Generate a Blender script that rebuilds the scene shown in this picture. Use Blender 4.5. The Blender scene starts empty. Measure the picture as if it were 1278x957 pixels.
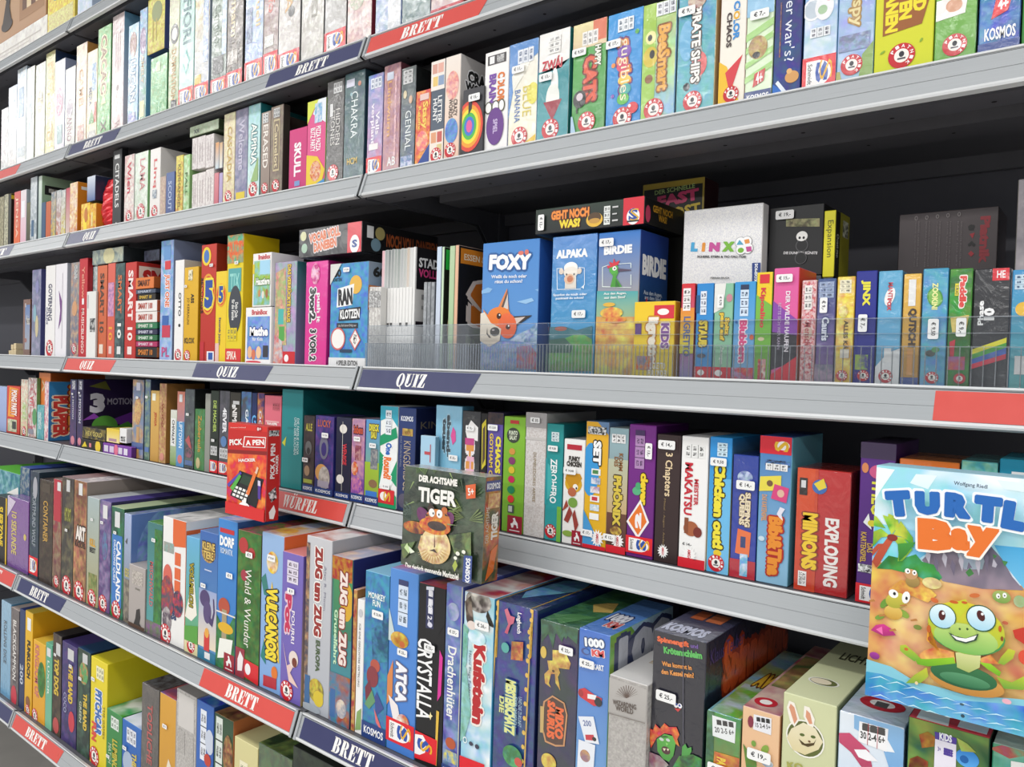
import bpy, math, random
from mathutils import Vector, Matrix
C = bpy.context.scene.collection
FZ = 1.45   # eye height above the shop floor; all heights below are metres relative to the eye and lifted by FZ

# ------------------------------------------------------------------ colours and materials
def lin(c):
    return c/12.92 if c <= .04045 else ((c+.055)/1.055)**2.4
def hexc(s):
    s = s.strip('#')
    if len(s) == 3: s = ''.join(a*2 for a in s)
    return tuple(lin(int(s[i:i+2], 16)/255) for i in (0, 2, 4))+(1.,)
def mat(name, build):
    m = bpy.data.materials.new(name); m.use_nodes = True
    nt = m.node_tree; nt.nodes.clear()
    out = nt.nodes.new('ShaderNodeOutputMaterial'); b = nt.nodes.new('ShaderNodeBsdfPrincipled')
    nt.links.new(b.outputs[0], out.inputs[0])
    build(nt, b); return m
def N(nt, t, **k):
    n = nt.nodes.new(t)
    for a, v in k.items(): setattr(n, a, v)
    return n
def math_(nt, op, a, b=None, c=None, clamp=False):
    n = N(nt, 'ShaderNodeMath', operation=op); n.use_clamp = clamp
    for i, v in enumerate((a, b, c)):
        if v is None: continue
        if isinstance(v, (int, float)): n.inputs[i].default_value = v
        else: nt.links.new(v, n.inputs[i])
    return n.outputs[0]
def printed(rough, wrap):
    """printed cardboard: flat ink from colour attributes, with an illustration-like mottle where the art attribute is set"""
    def f(nt, b):
        L = nt.links.new
        a = N(nt, 'ShaderNodeAttribute', attribute_name='inkA'); c = N(nt, 'ShaderNodeAttribute', attribute_name='inkB')
        s = N(nt, 'ShaderNodeAttribute', attribute_name='art')
        tc = N(nt, 'ShaderNodeTexCoord'); oi = N(nt, 'ShaderNodeObjectInfo')
        off = N(nt, 'ShaderNodeVectorMath', operation='ADD'); sc = math_(nt, 'MULTIPLY', oi.outputs['Random'], 40.)
        L(tc.outputs['Object'], off.inputs[0]); L(sc, off.inputs[1])
        n1 = N(nt, 'ShaderNodeTexNoise'); L(off.outputs[0], n1.inputs['Vector']); L(s.outputs['Fac'], n1.inputs['Scale'])
        n1.inputs['Detail'].default_value = 2; n1.inputs['Distortion'].default_value = .5
        f1 = math_(nt, 'MULTIPLY_ADD', n1.outputs['Fac'], 4., -1.6, True)
        on = math_(nt, 'GREATER_THAN', s.outputs['Fac'], .5)
        f1 = math_(nt, 'MULTIPLY', f1, on)
        mx = N(nt, 'ShaderNodeMix', data_type='RGBA'); L(f1, mx.inputs['Factor']); L(a.outputs['Color'], mx.inputs['A']); L(c.outputs['Color'], mx.inputs['B'])
        n2 = N(nt, 'ShaderNodeTexNoise'); L(off.outputs[0], n2.inputs['Vector']); L(math_(nt, 'MULTIPLY', s.outputs['Fac'], 2.1), n2.inputs['Scale'])
        hs = N(nt, 'ShaderNodeHueSaturation'); L(mx.outputs['Result'], hs.inputs['Color'])
        d2 = math_(nt, 'MULTIPLY', math_(nt, 'SUBTRACT', n2.outputs['Fac'], .5), on)
        L(math_(nt, 'MULTIPLY_ADD', d2, .2, .5), hs.inputs['Hue']); L(math_(nt, 'MULTIPLY_ADD', d2, .6, 1.), hs.inputs['Value'])
        L(hs.outputs['Color'], b.inputs['Base Color'])
        b.inputs['Roughness'].default_value = rough; b.inputs['Specular IOR Level'].default_value = .45
        if wrap:
            b.inputs['Coat Weight'].default_value = 1.; b.inputs['Coat Roughness'].default_value = .12
            w = N(nt, 'ShaderNodeTexNoise'); L(off.outputs[0], w.inputs['Vector']); w.inputs['Scale'].default_value = 34; w.inputs['Detail'].default_value = 4; w.inputs['Distortion'].default_value = 2.
            bp = N(nt, 'ShaderNodeBump'); b.inputs['Coat IOR'].default_value = 1.62; bp.inputs['Strength'].default_value = .5; bp.inputs['Distance'].default_value = .004
            L(w.outputs['Fac'], bp.inputs['Height']); L(bp.outputs['Normal'], b.inputs['Coat Normal'])
    return f
M = {}
M['card'] = mat('printed_card', printed(.38, False))
M['wrap'] = mat('shrink_wrapped_card', printed(.3, True))
def plain(col, rough=.5, metal=0., noise=.0, nscale=30, stretch=None):
    def f(nt, b):
        L = nt.links.new
        tc = N(nt, 'ShaderNodeTexCoord'); mp = N(nt, 'ShaderNodeMapping'); L(tc.outputs['Object'], mp.inputs['Vector'])
        if stretch: mp.inputs['Scale'].default_value = stretch
        n = N(nt, 'ShaderNodeTexNoise'); n.inputs['Scale'].default_value = nscale; n.inputs['Detail'].default_value = 4; L(mp.outputs[0], n.inputs['Vector'])
        h = N(nt, 'ShaderNodeHueSaturation'); h.inputs['Color'].default_value = hexc(col)
        L(math_(nt, 'MULTIPLY_ADD', n.outputs['Fac'], noise*2, 1-noise), h.inputs['Value']); L(h.outputs['Color'], b.inputs['Base Color'])
        L(math_(nt, 'MULTIPLY_ADD', n.outputs['Fac'], .12, rough-.06), b.inputs['Roughness']); b.inputs['Metallic'].default_value = metal
    return f
M['rail'] = mat('rail_grey_plastic', plain('a6aaad', .3, 0, .06, 14, (.6, 8, 60)))
M['lip'] = mat('rail_white_lip', plain('d3d5d6', .3, 0, .05, 40))
M['gap'] = mat('dark_gap', plain('17171a', .6, 0, .1, 40))
M['steel'] = mat('shelf_dark_steel', plain('5a5a60', .45, .0, .15, 25))
M['back'] = mat('shelf_back_panel', plain('5e5e66', .55, 0, .12, 18))
M['hole'] = mat('hole_black', plain('060607', .8))
M['red'] = mat('strip_red', plain('d64f47', .3, 0, .04, 60))
M['navy'] = mat('strip_navy', plain('373a63', .3, 0, .04, 60))
M['ink'] = mat('strip_white_ink', plain('f4f1ec', .4, 0, .02, 60))
M['sticker'] = mat('sticker_paper', plain('f3f3f2', .45, 0, .02, 60))
M['stickerink'] = mat('sticker_ink', plain('26262a', .5))
M['floor'] = mat('floor_vinyl', plain('b9b5ae', .35, 0, .15, 8))
def acrylic(tint, rough, k, base):
    def f(nt, b):
        g = N(nt, 'ShaderNodeBsdfGlossy'); g.inputs['Roughness'].default_value = rough; g.inputs['Color'].default_value = (.95, .97, 1, 1)
        tr = N(nt, 'ShaderNodeBsdfTransparent'); tr.inputs['Color'].default_value = tint
        n = N(nt, 'ShaderNodeTexNoise'); n.inputs['Scale'].default_value = 9
        fr = N(nt, 'ShaderNodeFresnel'); fr.inputs['IOR'].default_value = 1.5
        fac = math_(nt, 'MULTIPLY_ADD', fr.outputs[0], k, math_(nt, 'MULTIPLY', n.outputs['Fac'], base), True)
        mx = N(nt, 'ShaderNodeMixShader'); out = [q for q in nt.nodes if q.type == 'OUTPUT_MATERIAL'][0]
        nt.links.new(fac, mx.inputs['Fac']); nt.links.new(tr.outputs[0], mx.inputs[1]); nt.links.new(g.outputs[0], mx.inputs[2]); nt.links.new(mx.outputs[0], out.inputs[0])
        nt.nodes.remove(b)
    return f
M['clear'] = mat('clear_acrylic', acrylic((.985, .99, .992, 1), .12, .4, .03))
M['ridge'] = mat('acrylic_ridge', acrylic((.9, .92, .93, 1), .25, .6, .34))

# ------------------------------------------------------------------ mesh helpers
def obj(name, verts, faces, m, parent=None, loc=(0, 0, 0), mi=None):
    me = bpy.data.meshes.new(name); me.from_pydata(verts, [], faces)
    for k in (m if isinstance(m, (list, tuple)) else [m]): me.materials.append(M[k])
    if mi: me.polygons.foreach_set('material_index', mi)
    o = bpy.data.objects.new(name, me); C.objects.link(o); o.location = loc
    if parent is not None: o.parent = parent
    return o
def bx(V, Fc, x0, x1, y0, y1, z0, z1):
    n = len(V); V += [(x, y, z) for z in (z0, z1) for y in (y0, y1) for x in (x0, x1)]
    Fc += [(n+a, n+b, n+c, n+d) for a, b, c, d in ((0, 2, 3, 1), (4, 5, 7, 6), (0, 1, 5, 4), (1, 3, 7, 5), (3, 2, 6, 7), (2, 0, 4, 6))]
def tag(o, label, cat, group=None, kind=None):
    if label: o['label'] = label
    if cat: o['category'] = cat
    if group: o['group'] = group
    if kind: o['kind'] = kind
    return o
def empty(name, loc=(0, 0, 0)):
    o = bpy.data.objects.new(name, None); o.empty_display_size = .02; C.objects.link(o); o.location = loc; return o

_tc = {}
def text_mesh(s, bold, rs=2):
    k = (s, bold, rs)
    if k not in _tc:
        c = bpy.data.curves.new('t', 'FONT'); c.body = s; c.resolution_u = rs; c.offset = bold; c.space_line = .85; c.align_x = 'CENTER'
        o = bpy.data.objects.new('t', c); C.objects.link(o)
        me = bpy.data.meshes.new_from_object(o.evaluated_get(bpy.context.evaluated_depsgraph_get()))
        vs = [(v.co.x, v.co.y) for v in me.vertices]; fs = [tuple(p.vertices) for p in me.polygons]
        bpy.data.objects.remove(o); bpy.data.curves.remove(c); bpy.data.meshes.remove(me)
        xs = [v[0] for v in vs] or [0, 1]; ys = [v[1] for v in vs] or [0, 1]
        _tc[k] = (vs, fs, min(xs), max(xs), min(ys), max(ys))
    return _tc[k]

SOFT = [1.]   # how strongly the mottle colour stands out; lower on the upper rows, whose pale colours hold painted glare
def spec(s):
    """'top>bottom:mix:scale' -> (colour top, colour bottom, mix colour, art scale)"""
    p = s.split(':'); g = p[0].split('>'); a = hexc(g[0]); b = hexc(g[-1])
    if len(p) > 1: return a, b, tuple((a[i]+b[i])/2*(1-SOFT[0])+c*SOFT[0] for i, c in enumerate(hexc(p[1]))), float(p[2]) if len(p) > 2 else 60.
    return a, b, None, 0.

class Print:
    """collects printed quads, shapes and lettering on faces of one carton"""
    def __init__(s): s.V = []; s.F = []; s.A = []; s.B = []; s.S = []
    def face(s, pts, cols, mixc, art):
        n = len(s.V); s.V += pts; s.F.append(tuple(range(n, n+len(pts))))
        s.A += cols; s.B += [mixc]*len(pts) if mixc else cols; s.S += [art]*len(pts)
    def mesh(s, vs, fs, col):
        n = len(s.V); s.V += vs
        for f in fs: s.F.append(tuple(n+i for i in f)); s.A += [col]*len(f); s.B += [col]*len(f); s.S += [0.]*len(f)
    def build(s, name, m):
        me = bpy.data.meshes.new(name); me.from_pydata(s.V, [], s.F); me.materials.append(M[m])
        for nm, d in (('inkA', s.A), ('inkB', s.B)):
            at = me.color_attributes.new(nm, 'FLOAT_COLOR', 'CORNER'); at.data.foreach_set('color', [x for c in d for x in c])
        at = me.attributes.new('art', 'FLOAT', 'CORNER'); at.data.foreach_set('value', s.S)
        o = bpy.data.objects.new(name, me); C.objects.link(o); return o

def clip(ps):
    """keep printed shapes inside the face"""
    for ax, lim, sg in ((0, .001, 1), (0, .999, -1), (1, .001, 1), (1, .999, -1)):
        out = []
        for i in range(len(ps)):
            p, q = ps[i-1], ps[i]; a, b = (p[ax]-lim)*sg, (q[ax]-lim)*sg
            if a*b < 0: t = a/(a-b); out.append((p[0]+(q[0]-p[0])*t, p[1]+(q[1]-p[1])*t))
            if b >= 0: out.append(q)
        ps = out
        if len(ps) < 3: return []
    return ps
def draw(pr, ops, O, U, W, Nn, w, h, lift=.00006, start=.0004):
    """ops in face coordinates (0..1, 0..1) on the face with origin O, unit axes U, W, normal Nn and size w x h"""
    O = Vector(O)
    def pt(u, v, k): return tuple(O+U*(u*w)+W*(v*h)+Nn*(start+lift*k))
    k = 0
    for op in ops:
        k += 1; t = op[0]
        if t == 'T' and len(op) < 10: op = tuple(op)+('d', .02, None)[len(op)-7:]
        if t in 'RPE':
            a, b, m, s = spec(op[5] if t != 'P' else op[2])
            if t == 'R': _, u0, v0, u1, v1, c = op; ps = [(u0, v0), (u1, v0), (u1, v1), (u0, v1)]
            elif t == 'P':
                ps = op[1]
                if sum(ps[i][0]*ps[(i+1) % len(ps)][1]-ps[(i+1) % len(ps)][0]*ps[i][1] for i in range(len(ps))) < 0: ps = ps[::-1]
            else:   # centre, radii as a share of the width, colour, rotation in degrees
                cu, cv, ru, rv = op[1:5]; ro = math.radians(op[6]) if len(op) > 6 else 0; n = 24 if ru*w > .004 else 12; ps = []
                for i in range(n):
                    x, y = math.cos(2*math.pi*i/n)*ru, math.sin(2*math.pi*i/n)*rv
                    ps.append((cu+x*math.cos(ro)-y*math.sin(ro), cv+(x*math.sin(ro)+y*math.cos(ro))*w/h))
            lo = min(p[1] for p in ps); hi = max(p[1] for p in ps); ps = clip(ps)
            if len(ps) < 3: continue
            mixv = lambda v: tuple(b[i]+(a[i]-b[i])*min(1, max(0, (v-lo)/max(1e-6, hi-lo))) for i in range(4))
            pr.face([pt(p[0], p[1], k) for p in ps], [mixv(p[1]) for p in ps], m, s)
        elif t == 'T':   # text fitted to the rectangle; o: h across, d reading down, u reading up, number: turned by that many degrees
            _, s, u0, v0, u1, v1, c, o, bold, outl = op
            bold = min(bold, .13 if len(s) == 1 else .065); base = min(bold, .06 if len(s) == 1 else .025); V, Fc, x0, x1, y0, y1 = text_mesh(s, base)
            grow = bold-base; x0 -= grow; x1 += grow; y0 -= grow; y1 += grow
            def put(V, col, k, dx=0, dy=0):
                P = []
                for x, y in V:
                    a = (x+dx-x0)/max(1e-6, x1-x0); b = (y+dy-y0)/max(1e-6, y1-y0)
                    if o == 'h': u, v = u0+a*(u1-u0), v0+b*(v1-v0)
                    elif o == 'd': u, v = u0+b*(u1-u0), v1-a*(v1-v0)
                    elif o == 'u': u, v = u1-b*(u1-u0), v0+a*(v1-v0)
                    else:
                        r = math.radians(o); X, Y = (a-.5)*(u1-u0)*w, (b-.5)*(v1-v0)*h
                        X, Y = X*math.cos(r)-Y*math.sin(r), X*math.sin(r)+Y*math.cos(r); u, v = (u0+u1)/2+X/w, (v0+v1)/2+Y/h
                    P.append(pt(min(.998, max(.002, u)), min(.998, max(.002, v)), k))
                pr.mesh(P, Fc, hexc(col))
            if outl:
                g = grow+(.07 if len(s) < 3 else .1)
                for i in range(8): put(V, outl, k+i*.02, g*math.cos(i*math.pi/4), g*math.sin(i*math.pi/4))
                k += 1
            n = 12 if grow > .03 else 4
            if grow > .004:
                for i in range(n): put(V, c, k+i*.02, grow*math.cos((i+.5)*2*math.pi/n), grow*math.sin((i+.5)*2*math.pi/n))
                k += .5
            put(V, c, k)
        elif t == 'PI':  # red ring stamp
            _, u, v, r = op
            draw(pr, [('E', u, v, r, r, 'c8202c'), ('E', u, v, r*.55, r*.55, 'f6f1ea')], O, U, W, Nn, w, h, lift, start+lift*k); k += 2
            if r*w > .006:
                for i, ch in enumerate('PIATNIK'):
                    an = math.radians(150-i*34); rr = r*.77
                    draw(pr, [('T', ch, u+rr*math.cos(an)-r*.13, v+(rr*math.sin(an)-r*.13)*w/h, u+rr*math.cos(an)+r*.13, v+(rr*math.sin(an)+r*.13)*w/h, 'fff', math.degrees(an)-90, .02, None)], O, U, W, Nn, w, h, lift, start+lift*k)
            draw(pr, [('E', u, v+r*.12*w/h, r*.2, r*.24, '2b2b33'), ('R', u-r*.3, v-r*.3*w/h, u+r*.3, v-r*.16*w/h, '55525a')], O, U, W, Nn, w, h, lift, start+lift*k)
            k += 2
        elif t == 'SC':  # red label, white arch, striped letter: from v0 to v1
            _, v0, v1 = op; hh = (v1-v0)*h
            R_ = lambda *a: draw(pr, [a], O, U, W, Nn, w, h, lift, start+lift*k)
            R_('R', 0, v0, 1, v1, 'df1f2c'); k += 1
            m = (v0+v1)/2; av = .38*(v1-v0)
            ps = [(.12, m-av), (.12, m+av)]+[(.5+.36*math.sin(math.radians(a)), m+av*math.cos(math.radians(a))) for a in range(0, 181, 20)]
            R_('P', ps, 'f7f4f2'); k += 1
            R_('T', 'S', .4, m-av*.75, .78, m+av*.85, '2a52a8', 'd', .05, None); k += 1
            R_('T', 'S', .52, m-av*.6, .9, m+av*.95, 'e8b32a', 'd', -.012, None); k += 1
            R_('T', 'Schmidt', .17, m-av*.8, .3, m+av*.8, '222', 'd', .01, None); k += 1
        elif t == 'KO':  # white capitals on the blue foot band
            _, v0, v1 = op
            draw(pr, [('R', 0, v0, 1, v1, '26407e'), ('T', 'KOSMOS', .1, v0+(v1-v0)*.3, .9, v0+(v1-v0)*.75, 'fff', 'h', .02, None)], O, U, W, Nn, w, h, lift, start+lift*k); k += 3
        elif t in ('AM', 'SB'):  # white splash with red word
            _, u, v, r = op; ps = []
            for i in range(28):
                q = r*(1. if i % 2 == 0 else .62); ps.append((u+q*math.cos(i*math.pi/14), v+1.15*q*math.sin(i*math.pi/14)*w/h))
            pr2 = [('E', u, v, r*.66, r*.72, 'fbfaf8')]+[('P', [ps[i-1], ps[i], ps[i+1]], 'fbfaf8') for i in range(0, 27, 2)]+[('T', 'AMIGO', u-r*.2, v-r*.62*w/h, u+r*.2, v+r*.62*w/h, 'd02030', 'd', .03, None)]
            draw(pr, pr2, O, U, W, Nn, w, h, lift*.2, start+lift*k); k += 2
        elif t == 'PG':  # dark red block with white horse
            _, u0, v0, u1, v1 = op; f = lambda a, b: (u0+a*(u1-u0), v0+b*(v1-v0))
            draw(pr, [('R', u0, v0, u1, v1, '9c1f33'), ('P', [f(.3, .3), f(.42, .32), f(.45, .5), f(.62, .48), f(.66, .3), f(.74, .34), f(.7, .6), f(.58, .72), f(.5, .9), f(.36, .84), f(.44, .74), f(.36, .58), f(.22, .52)], 'f5f0ee'),
                      ('R', u0+.15*(u1-u0), v0+.12*(v1-v0), u0+.85*(u1-u0), v0+.18*(v1-v0), 'e8d8d8')], O, U, W, Nn, w, h, lift, start+lift*k); k += 3
        elif t == 'IN':  # small info panel: players, age, minutes
            _, u0, v0, u1, v1, bg, fg = op; L = [('R', u0, v0, u1, v1, bg)]
            hgt = (v1-v0)*h; wid = (u1-u0)*w; tall = hgt > wid
            for i in range(3):
                a0, a1 = i/3+.05, (i+1)/3-.05
                for b0, b1 in ((.14, .42), (.56, .86)):
                    if tall: q = (u0+(u1-u0)*b0, v0+(v1-v0)*(a0+.04), u0+(u1-u0)*b1, v0+(v1-v0)*(a1-.04))
                    else: q = (u0+(u1-u0)*(a0+.03), v0+(v1-v0)*b0, u0+(u1-u0)*(a1-.03), v0+(v1-v0)*b1)
                    L.append(('R',)+q+(fg+':'+bg+':420',))
                if i: L.append(('R', u0, v0+(v1-v0)*(i/3-.01), u1, v0+(v1-v0)*(i/3+.01), fg) if tall else ('R', u0+(u1-u0)*(i/3-.01), v0, u0+(u1-u0)*(i/3+.01), v1, fg))
            draw(pr, L, O, U, W, Nn, w, h, lift*.3, start+lift*k); k += 3

X, Y, Zv = Vector((1, 0, 0)), Vector((0, 1, 0)), Vector((0, 0, 1))
def carton(pr, w, d, h, front, side, top, ch=.0009):
    """a box with chamfered edges; origin at the front bottom left corner, front faces -Y"""
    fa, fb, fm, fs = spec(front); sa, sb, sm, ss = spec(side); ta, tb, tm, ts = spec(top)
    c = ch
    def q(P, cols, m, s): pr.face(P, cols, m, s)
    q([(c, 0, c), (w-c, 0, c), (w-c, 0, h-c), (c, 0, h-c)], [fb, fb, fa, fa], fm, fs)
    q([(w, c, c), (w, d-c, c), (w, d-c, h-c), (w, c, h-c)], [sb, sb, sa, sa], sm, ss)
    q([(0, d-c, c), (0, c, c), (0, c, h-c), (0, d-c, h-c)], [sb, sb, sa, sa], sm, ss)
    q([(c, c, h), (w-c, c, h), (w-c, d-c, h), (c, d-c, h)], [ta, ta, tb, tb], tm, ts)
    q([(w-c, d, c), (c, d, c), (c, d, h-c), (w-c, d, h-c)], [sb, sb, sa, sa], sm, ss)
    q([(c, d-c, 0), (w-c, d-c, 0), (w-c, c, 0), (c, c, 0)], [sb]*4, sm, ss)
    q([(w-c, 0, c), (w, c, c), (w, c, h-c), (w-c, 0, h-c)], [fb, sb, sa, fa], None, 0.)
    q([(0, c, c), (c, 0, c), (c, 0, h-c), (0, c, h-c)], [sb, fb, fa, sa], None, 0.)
    q([(c, 0, h-c), (w-c, 0, h-c), (w-c, c, h), (c, c, h)], [fa, fa, ta, ta], None, 0.)
    q([(w, c, h-c), (w, d-c, h-c), (w-c, d-c, h), (w-c, c, h)], [sa, sa, tb, ta], None, 0.)
    q([(c, c, 0), (w-c, c, 0), (w-c, 0, c), (c, 0, c)], [fb]*4, None, 0.)
    q([(w-c, 0, h-c), (w, c, h-c), (w-c, c, h)], [fa, sa, ta], None, 0.)
    q([(c, 0, h-c), (c, c, h), (0, c, h-c)], [fa, ta, sa], None, 0.)

def sticker(root, u, v, o, s, w, h, sz=.024, side=False):
    """price sticker stuck on the front"""
    a, b = sz/2, sz*.24
    P = []
    r = b*.35
    for cx, cy, a0 in ((a-r, b-r, 0), (-a+r, b-r, 90), (-a+r, -b+r, 180), (a-r, -b+r, 270)):
        for k in range(4):
            t = math.radians(a0+k*30); P.append((cx+r*math.cos(t), cy+r*math.sin(t)))
    V = []; Fc = []; mi = []
    def put(pts, faces, lift, m, rot):
        n = len(V)
        for x, y in pts:
            if rot == 'd': x, y = y, -x
            elif isinstance(rot, (int, float)): t = math.radians(rot); x, y = x*math.cos(t)-y*math.sin(t), x*math.sin(t)+y*math.cos(t)
            V.append((x, -lift, y))
        for f in faces: Fc.append(tuple(n+i for i in f)); mi.append(m)
    put(P, [tuple(range(len(P)))], 0, 0, o)
    T, TF, x0, x1, y0, y1 = text_mesh(s, .02)
    sc = min(sz*.66/(x1-x0), b*1.15/(y1-y0))
    put([((x-(x0+x1)/2)*sc, (y-(y0+y1)/2)*sc) for x, y in T], TF, .0001, 1, o)
    # outline gets a little paper thickness
    n = len(V); V.extend([(x, .0002, z) for x, _, z in V[:len(P)]]); m = len(P)
    for i in range(m): Fc.append((i, n+i, n+(i+1) % m, (i+1) % m)); mi.append(0)
    ob = obj('price_sticker', V, Fc, ['sticker', 'stickerink'], root, (u*w, -.0034, v*h), mi)
    return ob

def place(o, loc, lean=0, back=0, yaw=0):
    o.location = (loc[0], loc[1], loc[2]+FZ)
    o.rotation_euler = Matrix.Rotation(math.radians(yaw), 3, 'Z').to_4x4().to_euler() if not (lean or back) else (Matrix.Rotation(math.radians(yaw), 3, 'Z') @ Matrix.Rotation(math.radians(-back), 3, 'X') @ Matrix.Rotation(math.radians(lean), 3, 'Y')).to_euler()

def GB(name, cat, group, label, loc, w, d, h, front, side, top, ops=(), sops=(), tops=(), st=(), wrap=0, lean=0, back=0, yaw=0, soft=1.):
    SOFT[0] = soft; pr = Print(); carton(pr, w, d, h, front, side, top)
    draw(pr, ops, (0, 0, 0), X, Zv, -Y, w, h)
    if sops: draw(pr, sops, (w, 0, 0), Y, Zv, X, d, h, .00003, .0003)
    if tops: draw(pr, tops, (0, 0, h), X, Y, Zv, w, d, .00003, .0003)
    o = pr.build(name, 'wrap' if wrap else 'card'); tag(o, label, cat, group)
    place(o, loc, lean, back, yaw)
    for s in st: sticker(o, s[0], s[1], s[2], s[3], w, h, *(s[4:5]))
    return o

# ---- measurements of the shelving (metres)
CAMC=(1.09511,-0.93482,0.00000); YAW,PITCH,ROLL=(0.670690,-0.021765,0.028661); FPX=968.427
Z={'A': 0.9359, 'B': 0.5851, 'C': 0.3384, 'D': -0.0091, 'E': -0.2571, 'F': -0.6042, 'G': -0.9787}
YF={'A': 0.0, 'B': 0.0, 'C': 0.0, 'D': 0.0, 'E': -0.0072, 'F': -0.1144, 'G': -0.1173}
H=0.0401
TL=0.0137
STRIPS=[('B', 'red', 'BRETT', 0.0098, 0.2752, 0.0972, 0.1909), ('B', 'navy', 'BRETT', -0.2973, -0.0071, -0.2004, -0.1058), ('B', 'navy', 'BRETT', -1.2358, -0.9564, -1.144, -1.0429), ('B', 'red', 'BRETT', -2.2263, -1.6153, -2.0602, -1.8328), ('C', 'navy', 'QUIZ', -1.2361, -1.0663, -1.1391, -1.0711), ('C', 'navy', 'BRETT', -2.2152, -1.6579, -1.9712, -1.6978), ('D', 'red', 'QUIZ', -1.2433, -0.9612, -1.1456, -1.0674), ('D', 'navy', 'QUIZ', -0.5576, -0.277, -0.4617, -0.3841), ('D', 'navy', 'QUIZ', 0.0074, 0.279, 0.1058, 0.1756), ('D', 'red', 'SPIEL', 0.9342, 1.0483, 1.0223, 1.0451), ('E', 'red', 'WÜRFEL', -0.2673, -0.0156, -0.2026, -0.0946), ('F', 'red', 'BRETT', -1.7673, -1.2557, -1.5557, -1.3541), ('F', 'navy', 'BRETT', -1.226, -0.952, -1.1451, -1.0382), ('F', 'red', 'BRETT', -0.304, -0.0124, -0.2144, -0.1162), ('F', 'navy', 'BRETT', 0.0161, 0.4131, 0.1003, 0.1948), ('G', 'navy', 'BRETT', -1.8173, -1.2624, -1.6693, -1.4043), ('G', 'red', 'BRETT', -1.2369, -0.9458, -1.1498, -1.0272)]
BAGX=-1.1165; BLKX=-1.776
# ------------------------------------------------------------------ sign lettering: fat stems with hairline serifs
def serif_glyph(ch):
    """polygons of one letter, cap height 1; returns (polys, width)"""
    q = lambda x0, y0, x1, y1: [(x0, y0), (x1, y0), (x1, y1), (x0, y1)]
    def arc(cx, cy, rx, ry, tx, ty, a0, a1, n=10):
        P = []
        for i in range(n):
            a = math.radians(a0+(a1-a0)*i/n); b = math.radians(a0+(a1-a0)*(i+1)/n)
            o = lambda t: (cx+rx*math.cos(t), cy+ry*math.sin(t)); k = lambda t: (cx+(rx-tx)*math.cos(t), cy+(ry-ty)*math.sin(t))
            P.append([o(a), o(b), k(b), k(a)])
        return P
    st = q(.07, 0, .35, 1)
    if ch == 'I': return [st, q(0, 0, .42, .06), q(0, .94, .42, 1)], .5
    if ch == 'T': return [q(.23, 0, .51, 1), q(.12, 0, .62, .06), q(0, .94, .74, 1), [(0, .94), (0, .62), (.05, .62), (.16, .94)], [(.58, .94), (.69, .62), (.74, .62), (.74, .94)]], .82
    arm_t = [q(.35, .94, .66, 1), [(.5, .94), (.61, .62), (.66, .62), (.66, .94)]]; arm_b = [q(.35, 0, .68, .06), [(.68, .06), (.68, .38), (.63, .38), (.5, .06)]]
    mid = [q(.35, .48, .5, .54), q(.48, .36, .53, .66)]; ser = [q(0, 0, .4, .06), q(0, .94, .4, 1)]
    if ch == 'E': return [st]+ser+arm_t+arm_b+mid, .76
    if ch == 'F': return [st]+ser+arm_t+mid, .72
    if ch == 'L': return [st]+ser+arm_b, .74
    if ch in 'BRP':
        top = arc(.4, .74, .3, .26, .24, .06, -90, 90)+[q(.3, .94, .4, 1), q(.3, .48, .4, .54)]
        if ch == 'P': return [st]+ser+top, .76
        if ch == 'B': return [st]+ser+top+arc(.4, .27, .34, .27, .26, .06, -90, 90)+[q(.3, 0, .4, .06)], .82
        return [st]+ser+top+[[(.44, .5), (.6, .44), (.72, .1), (.82, .1), (.82, 0), (.56, 0), (.46, .2)]], .88
    if ch in 'UÜ':
        P = [q(.07, .25, .35, 1), q(0, .94, .42, 1), q(.62, .25, .68, 1), q(.54, .94, .76, 1)]+arc(.375, .27, .305, .27, .16, .1, 180, 360)
        if ch == 'Ü': P += [q(.15, 1.1, .32, 1.26), q(.45, 1.1, .62, 1.26)]
        return P, .84
    if ch == 'Q': return arc(.4, .5, .38, .52, .25, .06, 0, 360, 20)+[[(.36, .12), (.5, .1), (.7, -.2), (.62, -.2)]], .86
    if ch == 'Z': return [q(.02, .94, .62, 1), q(.02, 0, .64, .06), [(.3, .94), (.62, .94), (.34, .06), (.02, .06)], [(.02, .94), (.02, .66), (.07, .66), (.16, .94)], [(.64, .06), (.64, .34), (.59, .34), (.5, .06)]], .72
    if ch == 'W': return [[(.03, 1), (.3, 1), (.46, 0), (.36, 0)], [(.38, .0), (.44, 0), (.6, .9), (.54, .9)], [(.44, 1), (.72, 1), (.86, 0), (.76, 0)], [(.78, 0), (.84, 0), (1.02, 1), (.96, 1)], q(0, .94, .38, 1), q(.42, .94, .78, 1), q(.88, .94, 1.1, 1)], 1.14
    if ch == 'S': return arc(.34, .74, .3, .26, .2, .08, 20, 270)+arc(.34, .27, .3, .27, .2, .08, -160, 90), .72
    return [st], .5

def rail_point(k, x, t, out=0.):
    """point on the tilted face of the price rail: t=0 top edge, t=1 bottom edge"""
    y0, z0 = YF[k], Z[k]
    n = math.hypot(H, TL)
    return (x, y0-TL*t-out*H/n, z0-H*t+out*TL/n+FZ)

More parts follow.
